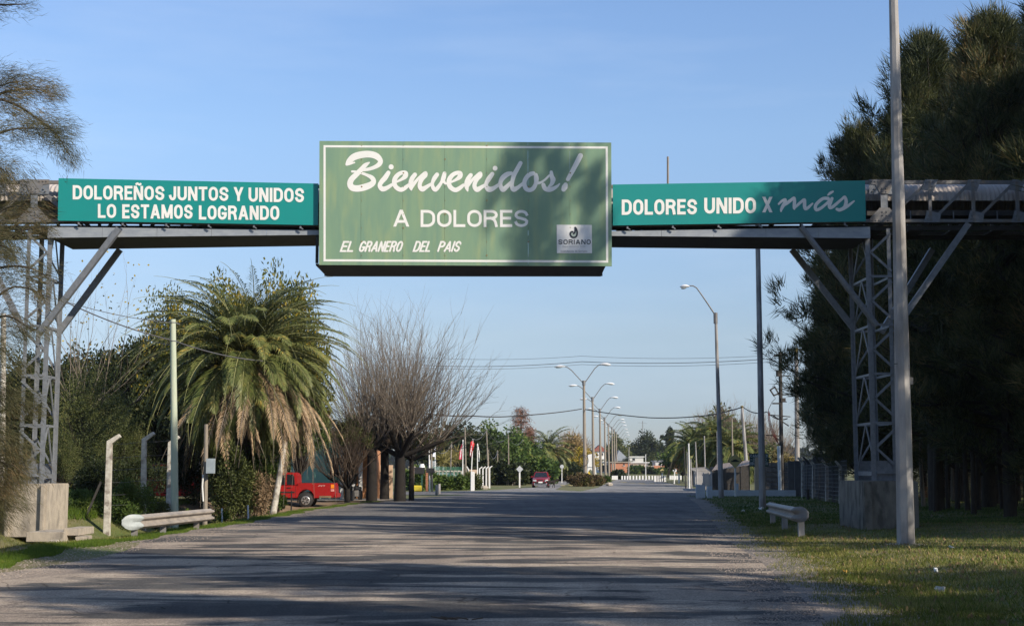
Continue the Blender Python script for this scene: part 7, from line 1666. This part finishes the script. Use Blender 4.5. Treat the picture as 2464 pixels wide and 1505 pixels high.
# dark green direction board partly behind the pole
p = on_ground(1821, 1182, 104); t_ = thing('direction_board', 'dark green board reading camiones desvio obligatorio with an arrow, partly behind the second pole', 'sign', p); Y = 104
b = MB(); b.beam(p-Vector((0, 0, .1)), at(1821, 1100, Y+.1), .3); b.build('sign_post', nmat('peach_wood_post', (.50, .38, .26), (.42, .32, .22), 4, .8), t_)
a, c = at(1803.5, 1121.5, Y), at(1849, 1090, Y); b = MB(); b.box(((a.x+c.x)/2, Y, (a.z+c.z)/2), (c.x-a.x, .06, c.z-a.z)); b.build('board', nmat('bottle_green_board', (.02, .05, .042), (.025, .06, .05), 3, .6), t_)
i_ = Ink(surfY(Y-.04)); i_.text('CAMIONES', 1805.5, 1847.5, 1092.2, 1099.5, .17, gap=.3); i_.text('<', 1805.5, 1811, 1103.5, 1106.5, .2); i_.text('DESVIO', 1812, 1845, 1101.8, 1108.8, .16, gap=.4); i_.text('OBLIGATORIO', 1805.5, 1847.5, 1110.5, 1118, .16, gap=.3); i_.build('lettering', nmat('grey_white_print', (.5, .52, .5), (.42, .44, .42), 3), t_)
# ================================================================ walls and fences, right
t_ = thing('low_white_wall', 'long low white kerb wall with a stepped end pillar on the right verge', 'wall', on_ground(1690, 1196, 97))
def seg_wall(x0, y0, Y0, x1, y1, Y1, h, w, name, m, par):
    a, c = on_ground(x0, y0, Y0), on_ground(x1, y1, Y1); b = MB(); b.beam(a+Vector((0, 0, h/2)), c+Vector((0, 0, h/2)), w, h); return b.build(name, m, par)
M_BWALL = nmat('bluish_white_wall', (.56, .60, .63), (.48, .52, .56), 2, .8)
seg_wall(1700, 1192, 97, 1914, 1190, 97, .42, .3, 'kerb_wall', M_BWALL, t_)
p = on_ground(1687, 1198, 90); b = MB(); b.prism([(-.30, 0), (.28, 0), (.28, .80), (.1, .84), (-.30, .88)], (p, (1, 0, 0), (0, 0, 1), (0, 1, 0)), .25); b.build('end_pillar', M_BWALL, t_, bevel=.03)
b = MB(); b.box(p+Vector((.62, .6, .35)), (.3, .3, .8)); b.build('stub_pillar', M_BWALL, t_); p2 = on_ground(1772, 1190, 97); b = MB(); b.box(p2+Vector((0, -.1, .4)), (.24, .3, .9)); b.build('stub_pillar', M_BWALL, t_)
# fence of slab posts, all bent
for i in range(17):
    t = i/16; Y = 122+38*t; px = 1712-42*t**.82; p = on_ground(px, 1164, Y); k = p.z; tip = p+Vector((-.50, 0, 2.02)); 
    b = MB(); w = .13; v = [p+Vector((0, 0, -.1)), p+Vector((0, 0, 1.62)), tip]
    for q, o_ in zip(v, ((1, 0), (1, .15), (.7, .7))):
        for sx, sy in ((-1, -1), (1, -1), (1, 1), (-1, 1)): b.v.append(q+Vector((o_[0]*sx*w/2, sy*.07, o_[1]*sx*w/2)))
    for ii in (0, 1):
        for j in range(4): a = ii*4+j; c = ii*4+(j+1) % 4; b.f.append((a, c, c+4, a+4))
    b.f += [(3, 2, 1, 0), (8, 9, 10, 11)]
    tag(b.build('fence_post', M_CONCPOLE, None, origin=p), 'pale concrete bent-top slab post in the close-set fence before the dark plank fence', 'fence post', 'close-set bent concrete posts, right verge')
# dark plank fence with the brown roof behind
t_ = thing('plank_fence', 'tall dark plank fence on the right between the bent posts and the block wall', 'fence', on_ground(1760, 1178, 112))
for i in range(38):
    px = 1713+i*2.45; Y = 124-14*i/37; p = on_ground(px, 1175, Y); top = at(px, 1131-13*i/37, Y); b = MB(); b.box((p.x, Y+.02*(i % 2), (p.z-.1+top.z)/2+random.uniform(-.03, .03)), (2.3*Y/F, .04, top.z-p.z+.1)); b.build('plank', M_DARKPOLE, t_)
rf = thing('shed', 'shed behind the dark plank fence with a low brown sloping sheet roof', 'shed', on_ground(1760, 1172, 128)); b = MB()
a0, a1, a2, a3 = at(1712, 1132, 125), at(1806, 1118, 113), at(1806, 1106, 126), at(1724, 1116, 138)
for i in range(9):
    t0, t1 = i/9+.004, (i+1)/9-.004; b = MB(); q = [a0.lerp(a1, t0), a0.lerp(a1, t1), a3.lerp(a2, t1), a3.lerp(a2, t0)]; b.add(q+[v-Vector((0, 0, .06)) for v in q], [(0, 1, 2, 3), (7, 6, 5, 4), (0, 4, 5, 1), (2, 6, 7, 3), (1, 5, 6, 2), (0, 3, 7, 4)]); b.build('roof_sheet', nmat('brown_sheet_roof', (.36, .28, .22), (.28, .22, .18), 3, .8), rf)
bx(1730, 1800, 1122, 1170, 131, 6, 'wall', M_DARKPOLE, rf)
# block wall behind the black pole: courses of big blocks
t_ = thing('block_wall', 'dark grey wall of large concrete panels behind the black pole', 'wall', on_ground(1880, 1181, 118))
for r_ in range(6):
    for c_ in range(5):
        x0, x1 = 1842+c_*15, 1842+(c_+1)*15; y1_, y0_ = 1182-r_*11.8, 1182-(r_+1)*11.8; a, c = at(x0, y1_, 118), at(x1, y0_, 118)
        b = MB(); b.box(((a.x+c.x)/2, 118+.02*((r_+c_) % 2), (a.z+c.z)/2), (c.x-a.x-.04, .2, c.z-a.z-.05)); b.build('block', nmat('dark_grey_block', (.12, .12, .12), (.09, .09, .09), 3, .9), t_)
b = MB(); a, c = at(1842, 1182, 118.2), at(1917, 1112, 118.2); b.box(((a.x+c.x)/2, 118.3, (a.z+c.z)/2), (c.x-a.x, .1, c.z-a.z)); b.build('mortar_backing', M_CONC, t_)
# line of old fence posts and slabs toward the grove
for i, (px, yt, yb, w, arm) in enumerate(((1932, 1100, 1196, 7, 0), (1944, 1098, 1202, 6, 1), (1958, 1104, 1206, 8, 0), (1972, 1098, 1208, 6, 1), (1990, 1106, 1214, 8, 0), (2006, 1102, 1218, 6, 1), (2022, 1108, 1222, 7, 0))):
    Y = 92-i*4.2; bent_post('old dark-stained bent fence post at the edge of the grove, number %s from the road' % ('one two three four five six seven'.split()[i]), (px, yb), (px, yt+14), (px-12, yt), Y, w, M_CONCPOST if i % 2 == 0 else M_DARKPOLE)
t_ = thing('mesh_fence', 'grey wire mesh fence between the old bent posts at the grove edge', 'fence', on_ground(1975, 1205, 80)); b = MB()
A_, B_2 = on_ground(1932, 1196, 92), on_ground(2040, 1225, 64)
for k in range(10): b.tube([A_+Vector((0, 0, .2+k*.2)), B_2+Vector((0, 0, .2+k*.2))], .012, 3, False)
for k in range(90): q = A_.lerp(B_2, k/89); b.tube([q, q+Vector((0, 0, 2.05))], .008, 3, False)
tag(b.build('wire_mesh', M_STEEL, t_), kind='stuff')
for i in range(6):
    px = 1925+i*16; p = on_ground(px, 1180, 100-i*3); b = MB(); b.box(p+Vector((0, .3, 1.2)), (1.5, .1, 2.4)); tag(b.build('wall_slab', MC['dark_grey_block'], None, origin=p), 'upright weathered concrete slab in the wall behind the old bent posts', 'wall slab', 'upright slabs behind the old bent posts')
pole('short_post', 'short black and ochre post at the foot of the pale ochre-topped pole', 'post', (1930, 1195), (1930, 1163), 9, 9, M_DARKPOLE, sides=6); pole('short_post', 'black short post in the grass before the old fence', 'post', (1944, 1205), (1943, 1176), 8, 8, M_BLACK, sides=6)
# trees on the right, far side
def weeping(label, px, pyb, top, Y, wpx, seed, m=M_MIDLEAF):
    """queen palms grown together: drooping feathery crowns"""
    return None
palm('drooping green queen palm right of the far houses, left of the tall lamp', 1668, 1072, 172, 5.0, 50, 4, .3, variants=7, lw=.13, seed=8, sparse=True, sc=1.5, m1=M_PALM)
palm('drooping green queen palm directly behind the tall single-arm lamp', 1722, 1056, 160, 5.2, 54, 4, .3, variants=7, lw=.12, seed=9, sparse=True, sc=1.5)
palm('lower queen palm between the diamond sign and the leaning pole', 1768, 1078, 156, 5.2, 44, 6, .3, variants=7, lw=.12, seed=10, sparse=True, sc=1.4)
ct('broad green tree left of the queen palms', 1655, 205, 1040, 'f', M_MIDLEAF, 120, .2); ct('dark green tree behind the queen palms', 1715, 195, 1025, 'f', M_MIDLEAF, 140, 1.0); ct('dark tree reaching down at the right end of the far houses', 1640, 240, 1062, 'f', M_DARKLEAF, 90, 2.0)
ct('flat-topped olive brown pine behind the queen palms', 1752, 230, 982, 'f', M_OLIVE, 130, 2.6); ct('green tree behind the leaning pole', 1790, 190, 1062, 'f', M_DARKLEAF, 110, 4.0); ct('green tree behind the direction board', 1840, 200, 1070, 'f', M_OLIVE, 120, 5.0)
tt = leafmat('grey_tan_twigs', (.20, .15, .11), (.30, .23, .17))
for i, (px, sc_, lab) in enumerate(((1700, 1.25, 'large pale leafless tree behind the queen palms on the left'), (1745, 1.4, 'largest pale leafless tree over the queen palms'), (1815, 1.2, 'pale leafless tree right of the leaning pole'), (1868, 1.1, 'pale leafless tree behind the black pole'))):
    put_bare('bare_tree', lab, px, 1160, 215, bare_tree(50+i, 110, 9.5, 5.0, 2, .3, rmin=.013, elmin=.25), tt, sc_*.92, i)
ct('yellowish thicket behind the block wall', 1870, 190, 1085, 'f', leafmat('tan_thicket', (.10, .085, .03), (.20, .16, .06), (.30, .22, .06)), 110, 1)
# dark far trees
ct('dark flat-crowned pine at the centre of the far town', 1548, 470, 1038, 'f', M_DARKLEAF, 86, .3); ct('dark rounded tree right of the far pine', 1590, 465, 1062, 'f', M_DARKLEAF, 70, 1.6); ct('dark tree below the far pine', 1520, 455, 1085, 'f', M_DARKLEAF, 60, 2.6)
ct('green tree right of the far dark trees', 1620, 440, 1078, 'f', M_MIDLEAF, 70, 3.6); ct('dark round bush-like tree before the white building', 1569, 425, 1092, 'f', M_OLIVE, 32, 4); ct('dark small tree before the long white building', 1508, 425, 1098, 'f', M_DARKLEAF, 26, 4.4)
ct('sparse far tree behind the lamp row', 1482, 440, 1042, 'f', M_OLIVE, 62, 2); ct('far tree at the right side behind the small white house', 1650, 420, 1090, 'f', M_DARKLEAF, 60, 2.9); ct('distant low tree left of the monument', 1445, 480, 1078, 'f', M_OLIVE, 50, 1.9)
# narrow column shaped tree
p = on_ground(1613, 1140, 440); t_ = thing('columnar_tree', 'narrow column-shaped dark tree standing above the far trees', 'tree', p); rg = np.random.default_rng(12); n = 1600; zc = at(1613, 1060, 440).z; u = unit(rg.normal(size=(n, 3)))
C = u*np.array([1.25, 1.2, 4.2])*(rg.random(n)**.4)[:, None]+np.array([0, 0, zc-p.z+.2]); C2 = unit(rg.normal(size=(120, 3)))*np.array([1.0, .5, .5])+np.array([-1.9, 0, zc-p.z+1.2])
link('crown', np_mesh('crown', blades(np.concatenate([C, C2]), rg.normal(size=(n+120, 3)), .8, .45, True, rg), 4), M_DARKLEAF, t_); link('trunk', segs_mesh('trunk', [((0, 0, 0), (0, 0, zc-p.z), .4, .3)], 5), M_BARK, t_)
# radio mast
p = on_ground(1546, 1130, 520); t_ = thing('radio_mast', 'thin radio mast with cross elements above the far pine', 'mast', p); tp = at(1546.4, 1012, 520)
for sx in (-.25, .25): b = MB(); b.beam(p+Vector((sx, 0, 0)), tp+Vector((sx*.3, 0, 0)), .1); b.build('mast_leg', M_STEEL_D, t_)
for i in range(14): a = p.lerp(tp, .4+.6*i/14); b = MB(); b.beam(a+Vector((-.2, 0, 0)), a+Vector((.2, 0, .5)), .06); b.build('mast_brace', M_STEEL_D, t_)
b = MB(); b.beam(tp+Vector((-1.8, 0, -.6)), tp+Vector((1.8, 0, -.9)), .06); b.build('antenna_arm', M_STEEL_D, t_)
# distant tree line on the horizon
mass('distant_woods', 'far tree line along the horizon', [(x, 900+random.uniform(-20, 20), float(H(x, 900))+3, 26, 10, 7+random.uniform(-2, 3)) for x in np.arange(-420, 620, 30)], 24000, 5.0, 3.0, M_DARKLEAF, quad=True)
# left road side trees, hidden ground behind
mass('distant_woods', 'trees filling behind the left thicket', [(x, 100+random.uniform(-5, 5), 4.0, 4, 4, 4.5) for x in np.arange(-44, -14, 4)], 16000, .6, .3, M_DARKLEAF, quad=True)
# ================================================================ thin air haze
hz = MB(); hz.box((0, 1200, 12.0), (5600, 7200, 30.0))
hm = bpy.data.materials.new('thin_haze'); hm.use_nodes = True; t = hm.node_tree; t.nodes.remove(t.nodes['Principled BSDF'])
v = t.nodes.new('ShaderNodeVolumePrincipled'); v.inputs['Color'].default_value = (.80, .87, .95, 1); v.inputs['Density'].default_value = .00012; v.inputs['Anisotropy'].default_value = .2
t.links.new(v.outputs[0], t.nodes['Material Output'].inputs['Volume'])
tag(hz.build('haze', hm), 'thin blue haze in the air over the road and town', None, None, 'stuff')
